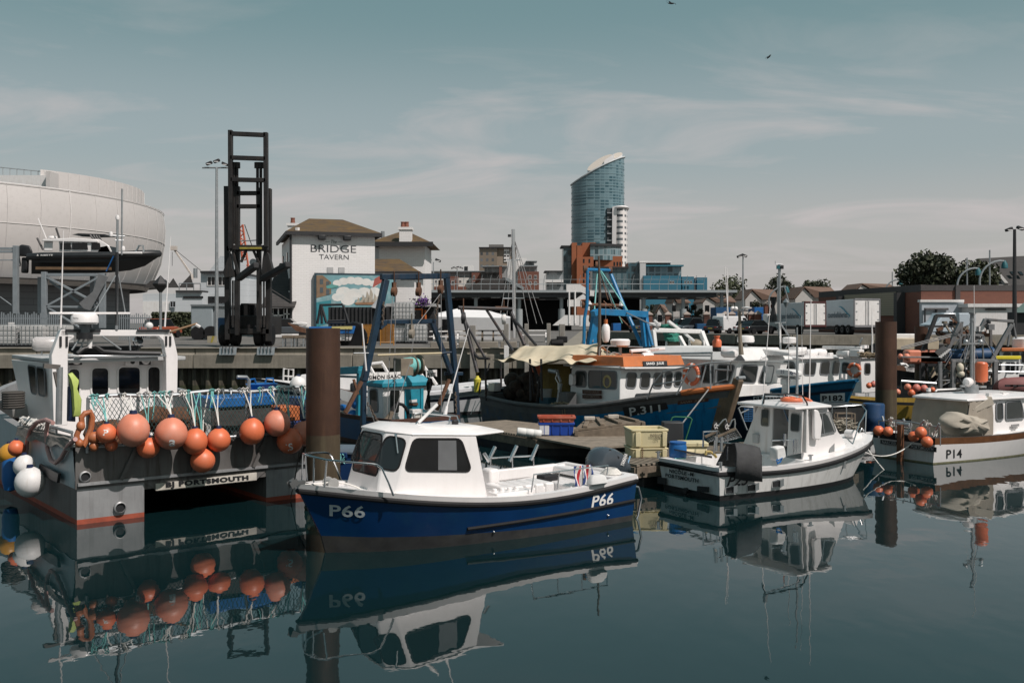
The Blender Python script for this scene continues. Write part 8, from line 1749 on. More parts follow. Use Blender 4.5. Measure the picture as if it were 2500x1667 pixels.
def tower():
 Y=550;t,f=T_('glass_tower','tall teal glass tower with slanted top and a white lower wing','skyscraper',1465,Y);c=PX(1464,700,Y);rx,ry=14.9,12;n=72
 def col(name,mat,cx,cy,rx,ry,z0,zf_,a0=0,a1=6.2832,cap=None):
  s=MB();s.use(mat);A=[lerp(a0,a1,i/n) for i in range(n+1)];P=[(cx+rx*math.cos(a),cy+ry*math.sin(a)) for a in A]
  N=26;s.loft([[V((x,y,lerp(z0,zf_(x,y),k/N))) for x,y in P] for k in range(N+1)],close=False)
  if cap:s.use(cap);s.poly([V((x,y,zf_(x,y))) for x,y in P[:-1]])
  return s.make(name,t,world=f)
 zl,zr=PX(0,446,Y).z,PX(0,378,Y).z;top=lambda x,y=0:lerp(zl,zr,(x-c.x+rx)/(2*rx))+2.2*math.sin(max(0,min(1,(x-c.x+rx)/(2*rx)))*3.14)*.3
 col('glass_shaft',GT1,c.x,Y+12,rx,ry,GZ,top,cap=M('plant_deck',(.25,.27,.28),.8))
 s=MB();s.use(M('floor_band_teal',(.16,.26,.29),.4));z=30.0
 while z<96:
  P=[V((c.x+(rx+.12)*math.cos(a),Y+12+(ry+.12)*math.sin(a),z)) for a in[i/n*6.2832 for i in range(n)]];keep=[p for p in P if p.z<top(p.x)-.5]
  for a,b in zip(P,P[1:]+P[:1]):
   if a.z<top(a.x)-.6 and b.z<top(b.x)-.6:s.poly([a,b,b+V((0,0,.55)),a+V((0,0,.55))])
  z+=3.3
 s.make('floor_band',t,world=f)
 s=MB();s.use(M('pale_metal',(.5,.53,.54),.5));s.tube([V((c.x+(rx+.3)*math.cos(i/n*6.2832),Y+12+(ry+.3)*math.sin(i/n*6.2832),top(c.x+(rx+.3)*math.cos(i/n*6.2832))+.4)) for i in range(n)],.45,5,closed=True);s.make('roof_rail',t,world=f)
 a,b=PX(1438.5,395,Y),PX(1501,358.5,Y);tp=lambda x,y=Y+13:lerp(a.z,b.z,(x-a.x)/(b.x-a.x))-2.5+(y-Y-13)*.42;m=(a.x+b.x)/2
 col('crown',GT1,m,Y+13,(b.x-a.x)/2,8,74,tp,cap=M('cream_roof_disc',(.62,.55,.48),.6))
 s=MB();s.use(WHT);p,q=PX(1477,406,Y),PX(1501.5,384,Y);s.slab([V((p.x,Y+4.5,p.z)),V((q.x,Y+4.5,p.z+4)),V((q.x,Y+4.5,tp(q.x,Y+9)+1)),V((p.x,Y+4.5,tp(p.x,Y+9)+.5))],(0,8,0));s.make('fin_wall',t,world=f)
 p,q=PX(1501,380,Y),PX(1528,364,Y);tq=lambda x,y=Y+13:(y-Y-13)*.4+lerp(p.z+1.5,q.z,(x-p.x)/(q.x-p.x));col('crown_fin',WHT,(p.x+q.x)/2-.5,Y+13,(q.x-p.x)/2,5,86,tq,cap=M('cream_roof_disc',(0,0,0)))
 p,q=PX(1496,505,Y-4),PX(1537,505,Y-4);col('white_wing',WG,(p.x+q.x)/2,Y+8,(q.x-p.x)/2,11.5,GZ,lambda x,y:p.z);s=MB();s.use(WHT);s.tube([V(((p.x+q.x)/2+((q.x-p.x)/2+.4)*math.cos(i/40*3.6-3.3),Y+8+12*math.sin(i/40*3.6-3.3),p.z)) for i in range(41)],.7,5)
 s.slab([V((p.x-.5,Y-2,GZ)),V((p.x+1.2,Y-2.5,GZ)),V((p.x+2.4,Y-2.5,p.z)),V((p.x,Y-2,p.z))],(0,4,0));s.make('wing_edge',t,world=f)
 s=MB();s.use(M('balcony_dark',(.04,.05,.055),.6));p,q=PX(1482,508,Y-1),PX(1495,620,Y-1);s.box(p.x,q.x,Y-.5,Y+6,GZ,p.z);s.use(GAL)
 for k in range(11):s.box(p.x,q.x,Y-1.4,Y,p.z-3-k*3.8,p.z-2.4-k*3.8)
 s.make('balcony',t,world=f)
 Y=500;t,f=T_('brick_apartments','orange brick apartment block with curved glazed top floors at the foot of the glass tower','building',1440,Y);Q=lambda a,b:ZT(a,b)
 def zb(name,mat,a0,a1,b0,b1,y,d,**k):(x0,y0),(x1,y1)=ZT(a0,b0),ZT(a1,b1);return blk(t,f,name,mat,x0,x1,y0,y1,y,d,ground=k.get('g',True))
 zb('glazed_end',DGL,88,160,948,1280,Y+4,14);zb('roof_slab',FAS,70,165,938,950,Y+3,15,g=False);zb('brick_tower',OBR,160,205,915,1280,Y,14);zb('brick_front',OBR,203,345,1035,1280,Y-3,14);zb('brick_upper',OBR,200,250,940,1040,Y,14);zb('brick_upper',OBR,250,365,915,1040,Y+1,14)
 zb('brick_side',OBR,345,590,1030,1280,Y+1,12);s=MB();s.use(GT2);x0,x1=PX(ZT(315,0)[0],0,Y).x,PX(ZT(595,0)[0],0,Y).x;z0,z1=PX(0,ZT(0,1062)[1],Y).z,PX(0,ZT(0,945)[1],Y).z;P=[(lerp(x0,x1,i/20),Y-2+9*(i/20)**3) for i in range(21)];s.loft([[V((x,y,z)) for x,y in P+[(x1,Y+16),(x0,Y+16)]] for z in(z0,z1)]);s.use(FAS);s.loft([[V((x,y-1,z)) for x,y in P+[(x1+1,Y+16),(x0,Y+16)]] for z in(z1,z1+1.2)]);s.make('curved_glazing',t,world=f)
 win_grid(t,f,[ZT(a,0)[0] for a in(262,310)],[ZT(0,b)[1] for b in(1070,1130,1190,1240)],3.4,9,Y-3,FAS);win_grid(t,f,[ZT(a,0)[0] for a in(522,548,572)],[ZT(0,b)[1] for b in(1095,)],3.4,9,Y+1,FAS)
 Y=420;t,f=T_('waterfront_apartments','low teal and white modern apartment block with flat oversailing roofs','building',1560,Y);TB=M('teal_render_wall',(.025,.14,.21),.7,var=.12,scale=.1)
 zb('glazed_block',DGL,335,640,1130,1290,Y,12);zb('roof_slab',FAS,330,645,1118,1132,Y-1,14,g=False);zb('white_block',M('grey_white_wall',(.5,.5,.5),.7),740,790,1090,1290,Y-2,12);zb('glazed_block',DGL,640,740,1085,1290,Y+1,12);zb('roof_slab',WHD,735,1010,1070,1085,Y-1,14,g=False);zb('upper_floor',DGL,650,1000,1085,1110,Y+2,10,g=False)
 zb('glazed_block',GT2,785,1092,1112,1210,Y+1,12);zb('roof_slab',M('teal_roof_edge',(.03,.15,.2),.6),775,1112,1103,1116,Y-1.5,15,g=False);zb('teal_wall',TB,770,1090,1195,1300,Y-3,12);zb('teal_wall',TB,1098,1200,1203,1300,Y-2,12);zb('teal_wall',TB,1225,1312,1210,1300,Y-1,12);win_grid(t,f,[ZT(a,0)[0] for a in(1002,1022,1125,1150,1175)],[ZT(0,1252)[1]],4,6,Y-3.05,WHD)
tower()
def flats():
 zb=lambda a,b:(1040+a/5.6,580+b/5.6)
 def B(t,f,name,mat,a0,a1,b0,y,d,b1=None):(x0,y0),(x1,y1)=zb(a0,b0),zb(a1,b1 or 800);blk(t,f,name,mat,x0,x1,y0,y1,y,d,ground=b1 is None)
 BG=gridM('brown_flats_grid',(.19,.155,.12),(.05,.055,.06),(.16,.17,.18),2.7,3.0,.8);BW=M('sandy_brick',(.26,.21,.165),.9)
 t,f=T_('flat_block','brown concrete tower block far behind the viaduct','building',1210,480);B(t,f,'window_wall',BG,728,972,140,480,16);B(t,f,'brick_wall',BW,972,1230,140,481,15);B(t,f,'stair_panel',WHD,1065,1140,155,480.6,3,330);B(t,f,'roof_house',M('roof_grey',(.16,.155,.15),.9),860,1060,95,484,8,140);B(t,f,'roof_slab',FAS,722,1235,130,479,18,142)
 for a in(1082,1122):
  for b in(200,250,300):B(t,f,'stair_window',GLS,a-14,a+14,b-8,480.5,1,b+10)
 CG=gridM('terrace_glazing',(.30,.30,.30),(.05,.06,.065),(.3,.31,.31),1.5,2.9,.12);WW=gridM('cream_terrace',(.62,.60,.56),(.62,.60,.56),(.60,.58,.54),9,9,.05)
 t,f=T_('terrace_flats','long low terrace of cream and brick flats with glazed top floor','building',1100,300);B(t,f,'cream_wall',WW,-120,630,550,300,12);B(t,f,'glazed_floor',CG,-120,620,465,302,10,555);B(t,f,'roof_slab',GAL,-125,1020,455,300,14,466);B(t,f,'brick_bay',RBR,300,440,530,299,8);B(t,f,'brick_bay',RBR,625,745,480,298,9);B(t,f,'glazed_floor',CG,745,1010,490,301,10,640);B(t,f,'roof_box',WHD,505,645,375,304,6,460);B(t,f,'roof_opening',BLK,525,572,395,303.9,1,455);B(t,f,'brick_hall',RBR,110,545,670,297,6)
 win_grid(t,f,[zb(a,0)[0] for a in(35,140,470,570)],[zb(0,600)[1]],5,5.5,300,WHD);win_grid(t,f,[zb(a,0)[0] for a in(657,)],[zb(0,b)[1] for b in(545,630)],4,9,298,WHD);win_grid(t,f,[zb(370,0)[0]],[zb(0,622)[1]],7,10,299,WHD)
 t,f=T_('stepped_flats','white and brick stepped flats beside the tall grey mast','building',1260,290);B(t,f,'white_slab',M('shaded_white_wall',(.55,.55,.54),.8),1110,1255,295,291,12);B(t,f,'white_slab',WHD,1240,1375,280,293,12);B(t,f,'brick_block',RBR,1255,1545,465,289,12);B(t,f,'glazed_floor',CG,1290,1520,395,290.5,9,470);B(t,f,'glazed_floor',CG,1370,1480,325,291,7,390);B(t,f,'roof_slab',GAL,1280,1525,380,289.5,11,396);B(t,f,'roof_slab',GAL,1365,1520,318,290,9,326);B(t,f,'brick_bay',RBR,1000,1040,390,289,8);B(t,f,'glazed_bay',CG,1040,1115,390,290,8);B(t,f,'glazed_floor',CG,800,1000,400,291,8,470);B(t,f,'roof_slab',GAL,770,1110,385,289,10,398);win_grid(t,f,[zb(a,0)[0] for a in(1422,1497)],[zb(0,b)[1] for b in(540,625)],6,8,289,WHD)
 t,f=T_('waterfront_office','small grey flat roofed block left of the orange brick apartments','building',1350,380);B(t,f,'wall',gridM('office_grid',(.27,.29,.30),(.10,.12,.13),(.16,.19,.2),7,4.5,1.6),1650,1875,460,380,12);B(t,f,'roof_slab',FAS,1622,1875,452,378,14,464);B(t,f,'balcony',WHD,1625,1878,575,377,3,612)
 t,f=T_('pavilion','hipped grey roof showing above the elevated road','building',1210,185);s=MB();s.use(SLT);a,b,c,d=[PX(*zb(u,v),180) for u,v in((560,710),(1340,700),(1090,560),(800,560))];s.poly([a,b,c,d]);s.poly([b,b+V((0,22,0)),c]);s.poly([b+V((0,22,0)),a+V((0,22,0)),d,c]);s.poly([a+V((0,22,0)),a,d]);s.make('roof',t,world=f,flat=True);s=MB();s.use(GAL);s.bar(c,b,.5);s.use(RBR);s.box(a.x+3,b.x-3,183,200,GZ,a.z);s.make('wall',t,world=f)
 Y=150;t,f=T_('viaduct','long elevated road deck on slim grey columns crossing behind the quay','bridge',1400,Y);VG=M('viaduct_grey',(.30,.33,.34),.6,var=.06)
 x0,x1=PX(1000,0,Y).x,PX(1800,0,Y).x;zt,zb_=PX(0,708,Y).z,PX(0,714,Y).z
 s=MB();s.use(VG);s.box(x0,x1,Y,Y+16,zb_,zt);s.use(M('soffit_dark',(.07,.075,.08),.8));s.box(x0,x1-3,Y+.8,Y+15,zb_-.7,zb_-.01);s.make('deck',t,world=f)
 s=MB();s.use(VG);
 for z,r in((zt+.9,.05),(zt+1.6,.02)):s.tube([V((x0,Y+.3,z)),V((x1-5,Y+.3,z))],r,4)
 for k in range(34):x=lerp(x0,x1-5,k/33);s.tube([V((x,Y+.3,zt)),V((x,Y+.3,zt+1.1)),V((x+.2,Y-.1,zt+2.2))],.035,4)
 s.make('railing',t,world=f)
 for px in(1161,1268,1372,1575,1672,1767):
  s=MB();s.use(VG);x=PX(px,0,Y).x;s.cyl(V((x,Y+1.5,5.6)),V((x,Y+1.5,zb_)),.28,n=12);s.cyl(V((x,Y+1.5,GZ)),V((x,Y+1.5,5.6)),.52,n=14);s.bar(V((x-1.6,Y+1.5,zb_-.1)),V((x,Y+1.5,zb_-1)),.2);s.bar(V((x+1.6,Y+1.5,zb_-.1)),V((x,Y+1.5,zb_-1)),.2);s.make('column',t,world=f)
 for px in(1210,1305,1098,1620,1714):s=MB();s.use(M('strip_lamp',(.5,.5,.48),.5));p=PX(px,724,Y);s.cbox(p+V((0,1,0)),(1.4,.3,.35));s.make('strip_light',t,world=f)
 s=MB();s.use(M('undercroft_shade',(.02,.022,.025),.9));s.box(x0,PX(1395,0,166).x,165.5,166.5,GZ,zb_-.7);s.box(PX(1440,0,166).x,PX(1560,0,166).x,165,166,GZ,zb_-.7);s.make('shade_backing',t,world=f)  # near-black backing added to stand for the shaded void under the deck
 t,f=T_('stair_tower','white railed zigzag staircase climbing to the elevated road','staircase',1430,147);S=lambda u,v:PX(*zb(u,v),147)
 for nm,q in(('landing',((1920,640),(2110,640),(2110,742),(1920,742))),('upper_flight',((2110,640),(2240,720),(2240,800),(2110,740))),('upper_landing',((2215,715),(2300,730),(2300,800),(2215,795))),('middle_flight',((2150,770),(2230,840),(2060,850),(2030,850))),('middle_landing',((1935,850),(2120,850),(2120,942),(1935,942))),('lower_flight',((2110,860),(2240,940),(2240,1000),(2110,940))),('base_flight',((1900,1060),(2110,1060),(2110,1200),(1730,1200))),('base_wall',((2100,1060),(2300,1060),(2300,1210),(2100,1210)))):
  s=MB();s.use(WHD);s.slab([S(*p) for p in q],(0,.25,0));s.make(nm,t,world=f)
 s=MB();s.use(WHD)
 for u in(1958,2037):s.tube([S(u,740),S(u,1180)],.14,6)
 s.make('post',t,world=f)
flats()
LEAF_=1
def lowleft():
 za=lambda a,b:(360+a/5.228,560+b/5.228)
 def B(t,f,name,mat,a0,a1,b0,y,d,b1=None):(x0,y0),(x1,y1)=za(a0,b0),za(a1,b1 or 1100);blk(t,f,name,mat,x0,x1,y0,y1,y,d,ground=b1 is None)
 t,f=T_('boatyard_offices','pale grey clad offices with flat roofs beyond the grey box van','building',470,105);B(t,f,'upper_block',LGY,680,1100,555,106,12);B(t,f,'roof_edge',FAS,672,1105,530,105.5,12,556);B(t,f,'low_block',LGY,362,700,795,104,10);B(t,f,'roof_edge',FAS,358,690,778,103.7,10,800);B(t,f,'side_block',LGY,-60,364,820,108,10);B(t,f,'white_panel',WHD,-60,290,918,107.9,1);win_grid(t,f,[za(817,0)[0],za(955,0)[0]],[za(0,660)[1]],17,20,106,WHD);win_grid(t,f,[za(326,0)[0]],[za(0,955)[1]],12,13,107.8,LGY);B(t,f,'strip_window',GLS,455,700,852,103.9,.3,878);B(t,f,'strip_window',GLS,700,1000,855,105.9,.3,940)
 s=MB();s.use(SLT);s.loft([[PX(*za(u,v),112+d) for u,v in((-60,745),(40,655),(230,640),(280,690),(330,620),(400,735),(545,580),(600,745))] for d in(0,8)]);s.make('ridged_roof',t,world=f,flat=True);s=MB();s.use(GAL);s.tube([PX(*za(405,690),104),PX(*za(675,690),104)],.05,4)
 for a in(405,500,590,675):s.tube([PX(*za(a,690),104),PX(*za(a,775),104)],.05,4)
 s.cyl(PX(*za(612,620),110),PX(*za(612,498),110),.22,n=14);s.make('roof_railing',t,world=f);s=MB();s.use(LGY);s.slab([PX(*za(u,v),109) for u,v in((790,530),(1010,530),(1010,345),(930,340))],(0,8,0));s.make('louvred_roof',t,world=f)
 blk(t,f,'far_block',LGY,*[za(1040,0)[0],za(1600,0)[0]],za(0,650)[1],800,112,6,True)
 t,f=T_('white_building','distant white steel framed building between forklift and tavern','building',670,140);blk(t,f,'wall',gridM('white_frame_grid',(.62,.63,.63),(.25,.29,.31),(.36,.4,.42),1.6,2.0,.16),655,690,668,800,140,8,True)
 t,f=T_('dock_crane','pale slender crane jib hooked over the boatyard offices','crane',450,190);s=MB();s.use(M('crane_cream',(.5,.46,.42),.7));C=lambda u,v:PX(*za(u,v),190)
 for o in(0,14):s.tube([C(330+o,250),C(545+o,565)],.10,4)
 for k in range(9):s.tube([C(lerp(330,559,k/9),lerp(250,565,k/9)),C(lerp(344,559,(k+1)/9),lerp(250,565,(k+1)/9))],.06,4)
 s.cbox(C(338,240),(1.1,.8,.8));s.use(BLK);s.tube([C(360,265),C(680,525)],.06,4);s.tube([C(316,290),C(316,465)],.05,4);s.use(M('crane_cream',(0,0,0)));s.tube([C(560,570),C(570,640)],.3,6);s.make('jib',t,world=f)
 t,f=T_('lattice_crane','red lattice crane seen through the forklift mast','crane',600,130);s=MB();s.use(M('crane_red',(.42,.10,.05),.6));C=lambda u,v,d=0:PX(*za(u,v),130+d);E=[((1170,-60),(1250,900)),((1215,-60),(1345,900))]
 for d in(0,2):
  for p,q in E:s.tube([C(*p,d),C(*q,d)],.13,4)
  for k in range(18):f0,f1=k/18,(k+1)/18;a,b=(0,1) if k%2 else(1,0);g_=lambda e,w:C(lerp(E[e][0][0],E[e][1][0],w),lerp(-60,900,w),d);s.tube([g_(a,f0),g_(b,f1)],.08,4)
 s.make('jib',t,world=f);s=MB();s.use(BLK);s.tube([C(1240,-60),C(1400,400)],.06,4);s.make('hoist_wire',t,world=f)
 t,f=T_('box_van','grey box van parked between the hedge and the boat forklift','van',495,70);s=MB();s.use(M('grey_van_body',(.27,.31,.33),.5,var=.05));prect(s,466,519,744,822,70,5);s.make('body',t,world=f,bevel=.06);s=MB();s.use(M('van_edge',(.16,.18,.19),.6));prect(s,517,526,745,818,70.2,5);prect(s,465,527,743,747,69.9,5.2);prect(s,468,520,816,826,70.3,4.5);s.make('trim',t,world=f)
 for px in(484,515):s=MB();s.use(RUB);p=PX(px,0,70);s.lathe([(.2,-.15),(.5,-.15),(.5,.15),(.2,.15)],(p.x,70,GZ+.48),(0,1,0),18);s.make('wheel',t,world=f)
 t,f=T_('hedge','clipped dark green hedge along the boatyard offices','hedge',420,88);a,b=PX(371,800,88),PX(466,763,88);s=MB();s.use(LEAF[0]);s.box(a.x,b.x,88,90,GZ,b.z-.1);s.use(LEAF[1])
 for k in range(1600):leafq(s,V((R.uniform(a.x,b.x),88-R.random()*.15 if k%3 else R.uniform(88,90),R.uniform(GZ,b.z))) if k%3 else V((R.uniform(a.x,b.x),R.uniform(88,90),b.z-.05)),.16)
 s.make('foliage',t,world=f,flat=True)
LEAF=[M('dark_leaf',(.027,.033,.018),.7,var=.4),M('mid_leaf',(.052,.062,.03),.65,var=.4),M('light_leaf',(.07,.08,.034),.6,var=.35)]
def leafq(s,p,r):
 n=V((R.gauss(0,1),R.gauss(0,1),R.gauss(0,1)+.4)).normalized();u,w=perp(n);a=R.uniform(0,6.28);u,w=u*math.cos(a)+w*math.sin(a),w*math.cos(a)-u*math.sin(a);s.add([p-u*r,p-w*r*.6,p+u*r,p+w*r*.6],[(0,1,2,3)])
lowleft()
def tree(label,px0,px1,py0,pyb,Y,n=2600,kind_=(0,1,1,2),cat='tree',blobs=16):
 t,f=T_('tree' if cat=='tree' else 'bush',label,cat,(px0+px1)/2,Y,'trees beyond the quay');a,b=PX(px0,pyb,Y),PX(px1,py0,Y);cx,rx=(a.x+b.x)/2,(b.x-a.x)/2;z0,z1=max(GZ+.8,a.z),b.z;rz_=(z1-z0)/2
 s=MB();s.use(M('bark',(.07,.055,.04),.9,bump=.4));s.tube([V((cx,Y,GZ)),V((cx+.1,Y,(z0+z1)/2)),V((cx,Y,z1-rz_*.4))],max(.18,rx*.07),8,r1=.05)
 C=[]
 for i in range(blobs):
  an,e=i*2.4,lerp(-.7,.95,(i+.5)/blobs);q=math.sqrt(1-e*e*.8);C.append((V((cx+rx*.68*q*math.cos(an)*R.uniform(.6,1.2),Y+rx*.6*q*math.sin(an),(z0+z1)/2+rz_*(.70*e+R.uniform(-.14,.14)))),R.uniform(.26,.42)*min(rx,rz_*1.3)))
  if i%3==0:s.tube([V((cx,Y,lerp(GZ,z1,.45))),C[-1][0]],max(.06,rx*.025),5,r1=.02)
 s.make('trunk',t,world=f);s=MB();ls=.05*rx+.10
 for k in range(n):
  c,r=C[k%blobs];d=V((R.gauss(0,1),R.gauss(0,1),R.gauss(0,1))).normalized();rr=r*R.uniform(.45,1.18);s.use(LEAF[kind_[R.randrange(4)]]);leafq(s,c+d*rr,ls*R.uniform(.6,1.3))
 s.make('crown',t,world=f,flat=True)
tree('large dark bushy tree rising behind the brick cold store',2196,2345,622,722,128,5200,(0,0,1,1),blobs=26)
tree('lighter green tree beside the dark bushy one, against the tiled roof',2320,2440,640,720,126,3000,(0,1,1,2))
tree('round olive green tree behind the end of the elevated road',1728,1832,676,790,210,3200,(1,1,1,2),blobs=20)
tree('dark green rounded tree behind the pole with signal boxes',1865,1944,673,760,200,2600,(0,0,1,1))
tree('dark green spreading tree above the brown roofed houses',1946,2036,676,760,205,2600,(0,0,1,1))
tree('bushy shrub under the elevated road beside the white house',1676,1718,738,800,165,1000,(0,0,1,1),'shrub',8);tree('green shrub in front of the gabled houses',1826,1872,727,790,160,1000,(0,1,1,1),'shrub',8);tree('small dark bush under the far span of the elevated road',1575,1600,732,790,172,500,(0,0,1,1),'shrub',6);tree('dark climber clump at the foot of the elevated road end',1750,1790,735,790,172,600,(0,0,1,1),'shrub',6)
def houses():
 BT=brickM('brown_roof_tiles',(.15,.095,.07),(.13,.08,.06),(.08,.05,.04),bw=.9,bh=.5,var=.2);RW=M('grey_render',(.47,.45,.43),.85,var=.08)
 zc=lambda a,b:(1540+a/5.6,640+b/5.6);z6=lambda a,b:(1750+a/4.127,580+b/4.127)
 for lb,Y,gab,ridge_to,eave_r in(('grey gabled house with brown roof left of the signal pole',190,[z6(272,625),z6(355,525),z6(455,625)],z6(620,530),z6(630,640)),('grey gabled house with brown roof between pole and lorries',188,[z6(775,620),z6(880,500),z6(985,605)],z6(1200,500),z6(1240,545)),('house with a tan roof showing over the brick cold store',200,[z6(1400,525),z6(1465,468),z6(1560,525)],z6(1800,475),z6(1830,520)),('small white gabled house under the elevated road',180,[zc(340,690),zc(400,585),zc(460,690)],zc(500,585),zc(520,640)),('white rendered house seen between viaduct columns',185,[zc(965,560),zc(1045,470),zc(1170,550)],zc(1420,470),zc(1440,550)),('brown roofed white house behind the column of the viaduct',195,[zc(560,560),zc(590,490),zc(640,560)],zc(790,490),zc(820,545))):
  t,f=T_('house',lb,'house',gab[0][0],Y,'houses beyond the quay');a,b,c=[PX(*p,Y) for p in gab];r,e=PX(*ridge_to,Y+1),PX(*eave_r,Y);D=9
  s=MB();s.use(RW);s.slab([V((a.x+.3,Y,GZ)),V((c.x-.3,Y,GZ)),V((c.x-.3,Y,c.z)),V((b.x,Y,b.z-.3)),V((a.x+.3,Y,a.z))],(0,D,0));s.box(c.x-.3,e.x-.3,Y+.5,Y+D,GZ,max(c.z,e.z));s.make('wall',t,world=f,flat=True)
  s=MB();s.use(BT);s.slab([c+V((0,-.3,0)),V((e.x,Y-.3,c.z)),V((r.x,Y+4,b.z)),b+V((0,-.3,0))],(0,.1,.15));s.slab([a+V((0,-.3,0)),b+V((0,-.3,0)),b+V((0,D,0)),a+V((0,D,0))],(0,0,.18));s.slab([b+V((0,.4,0)),V((r.x,Y+4.5,b.z)),V((r.x,Y+D,c.z)),V((b.x,Y+D,c.z))],(0,0,.15));s.make('roof',t,world=f,flat=True)
  s=MB();s.use(GLS);w=(c.x-a.x);s.box(b.x-.4,b.x+.4,Y-.04,Y+.02,a.z-1.6,a.z-.4);s.make('window',t,world=f);s=MB();s.use(GLS);s.box(lerp(c.x,e.x,.35),lerp(c.x,e.x,.35)+1.3,Y+.44,Y+.52,c.z-2.2,c.z-.6);s.make('window',t,world=f)
 zd=lambda a,b:(2180+a/6.03,600+b/6.03)
 t,f=T_('brick_warehouse','low flat roofed red brick warehouse with a white cold store front','building',2300,105);Y=105;c=PX(*zd(415,570),Y);x1=PX(2620,0,Y).x;zt=PX(0,696,Y).z;l=PX(2010,709,128);s=MB();s.use(RBR)
 wl=M('soldier_course',(.07,.065,.065),.9);s.slab([V((c.x,Y,GZ)),V((x1,Y,GZ)),V((x1,Y,zt-.6)),V((c.x,Y,zt-.6))],(0,20,0));s.slab([V((l.x,130,GZ)),V((c.x,Y+.02,GZ)),V((c.x,Y+.02,zt-.6)),V((l.x,130,zt-.6))],(4,4,0));s.make('wall',t,world=f);s=MB();s.use(wl);s.slab([V((c.x-.05,Y-.05,zt-.6)),V((x1,Y-.05,zt-.6)),V((x1,Y-.05,zt)),V((c.x-.05,Y-.05,zt))],(0,20,0));s.slab([V((l.x,129.9,zt-.7)),V((c.x-.05,Y,zt-.7)),V((c.x-.05,Y,zt+.05)),V((l.x,129.9,zt+.05))],(4,4,0));s.make('parapet',t,world=f)
 p=PX(*zd(425,815),Y-.6);q=PX(*zd(1040,830),Y-.6);s=MB();s.use(M('cold_store_panel',(.42,.46,.50),.5));s.box(p.x,q.x,Y-.6,Y,GZ,p.z);s.use(WHD);s.box(q.x-.2,x1,Y-2.6,Y,GZ,q.z-.4);s.box(q.x-.6,x1,Y-2.9,Y,q.z-.55,q.z-.2);s.box(p.x-.2,q.x,Y-.75,Y,p.z-.1,p.z+.15);s.make('cold_store',t,world=f);s=MB();s.use(FAS);s.tube([PX(*zd(470,930),Y-.8),PX(*zd(815,930),Y-.8)],.12,5);s.tube([PX(*zd(470,915),Y-.8),PX(*zd(470,1160),Y-.8)],.09,5);s.tube([PX(*zd(635,940),Y-.8),PX(*zd(635,1010),Y-.8)],.15,5);s.make('sliding_rail',t,world=f);s=MB();s.use(wl);a,b=PX(*zd(925,830),Y-.2),PX(*zd(990,580),Y-.2);s.box(a.x,b.x,Y-.25,Y,a.z,b.z);s.make('brick_pier',t,world=f)
 s=MB();s.use(BLK);a,b=PX(*zd(1365,945),Y-2.7),PX(*zd(1665,925),Y-2.7);s.box(a.x,b.x,Y-2.75,Y-2.6,a.z,b.z);s.make('vent_strip',t,world=f);SG=brickM('beige_shutter',(.30,.265,.20),(.28,.25,.19),(.17,.15,.11),bw=9,bh=.25,var=.05,ms=.04);s=MB();s.use(SG);k=lambda u:V((lerp(l.x,c.x,u),lerp(130,Y,u),0));s.slab([k(.30)+V((-.2,-.2,4.3)),k(.80)+V((-.2,-.2,4.3)),k(.80)+V((-.2,-.2,6.9)),k(.30)+V((-.2,-.2,6.9))],(.15,.1,0));s.make('roller_shutter',t,world=f);
 for u in(.28,.84):s=MB();s.use(FAS);s.bar(k(u)+V((-.4,-.4,GZ)),k(u)+V((-.4,-.4,zt-.7)),.9);s.make('steel_stanchion',t,world=f)
 t,f=T_('tiled_hall','large dark tiled roof with skylights behind the brick warehouse','building',2480,135);s=MB();s.use(SLT);S=lambda u,v,y:PX(*zd(u,v),y);s.poly([S(1660,570,132),S(2100,590,132),S(2100,140,141),S(1230,190,141)]);s.poly([S(1200,570,138),S(1660,570,132),S(1230,190,141)]);s.make('roof',t,world=f,flat=True);s=MB();s.use(M('pale_verge',(.30,.29,.28),.8));s.bar(S(1420,270,137.5),S(1670,570,131.8),.45);s.use(RBR);a=S(1300,575,133);s.box(a.x,a.x+30,133,140,GZ,a.z);s.make('wall',t,world=f)
 for u in(1750,1870):s=MB();s.use(GLS);s.slab([S(u,440,133.6),S(u+45,440,133.6),S(u+10,390,134.6),S(u-40,390,134.6)],(0,-.2,.1));s.make('skylight',t,world=f)
 t,f=T_('kiosk','dark kiosk with a pale green roof at the right end of the quay','hut',2490,96);s=MB();s.use(M('dark_kiosk',(.02,.022,.024),.7));prect(s,2478,2560,762,830,96,1.5,True);s.make('wall',t,world=f);s=MB();s.use(M('copper_green',(.17,.26,.24),.6));s.loft([[PX(u,v,y) for u,v in((2472,763),(2560,763),(2560,725),(2510,730))] for y in(95.5,98)]);s.make('roof',t,world=f,flat=True)
houses()
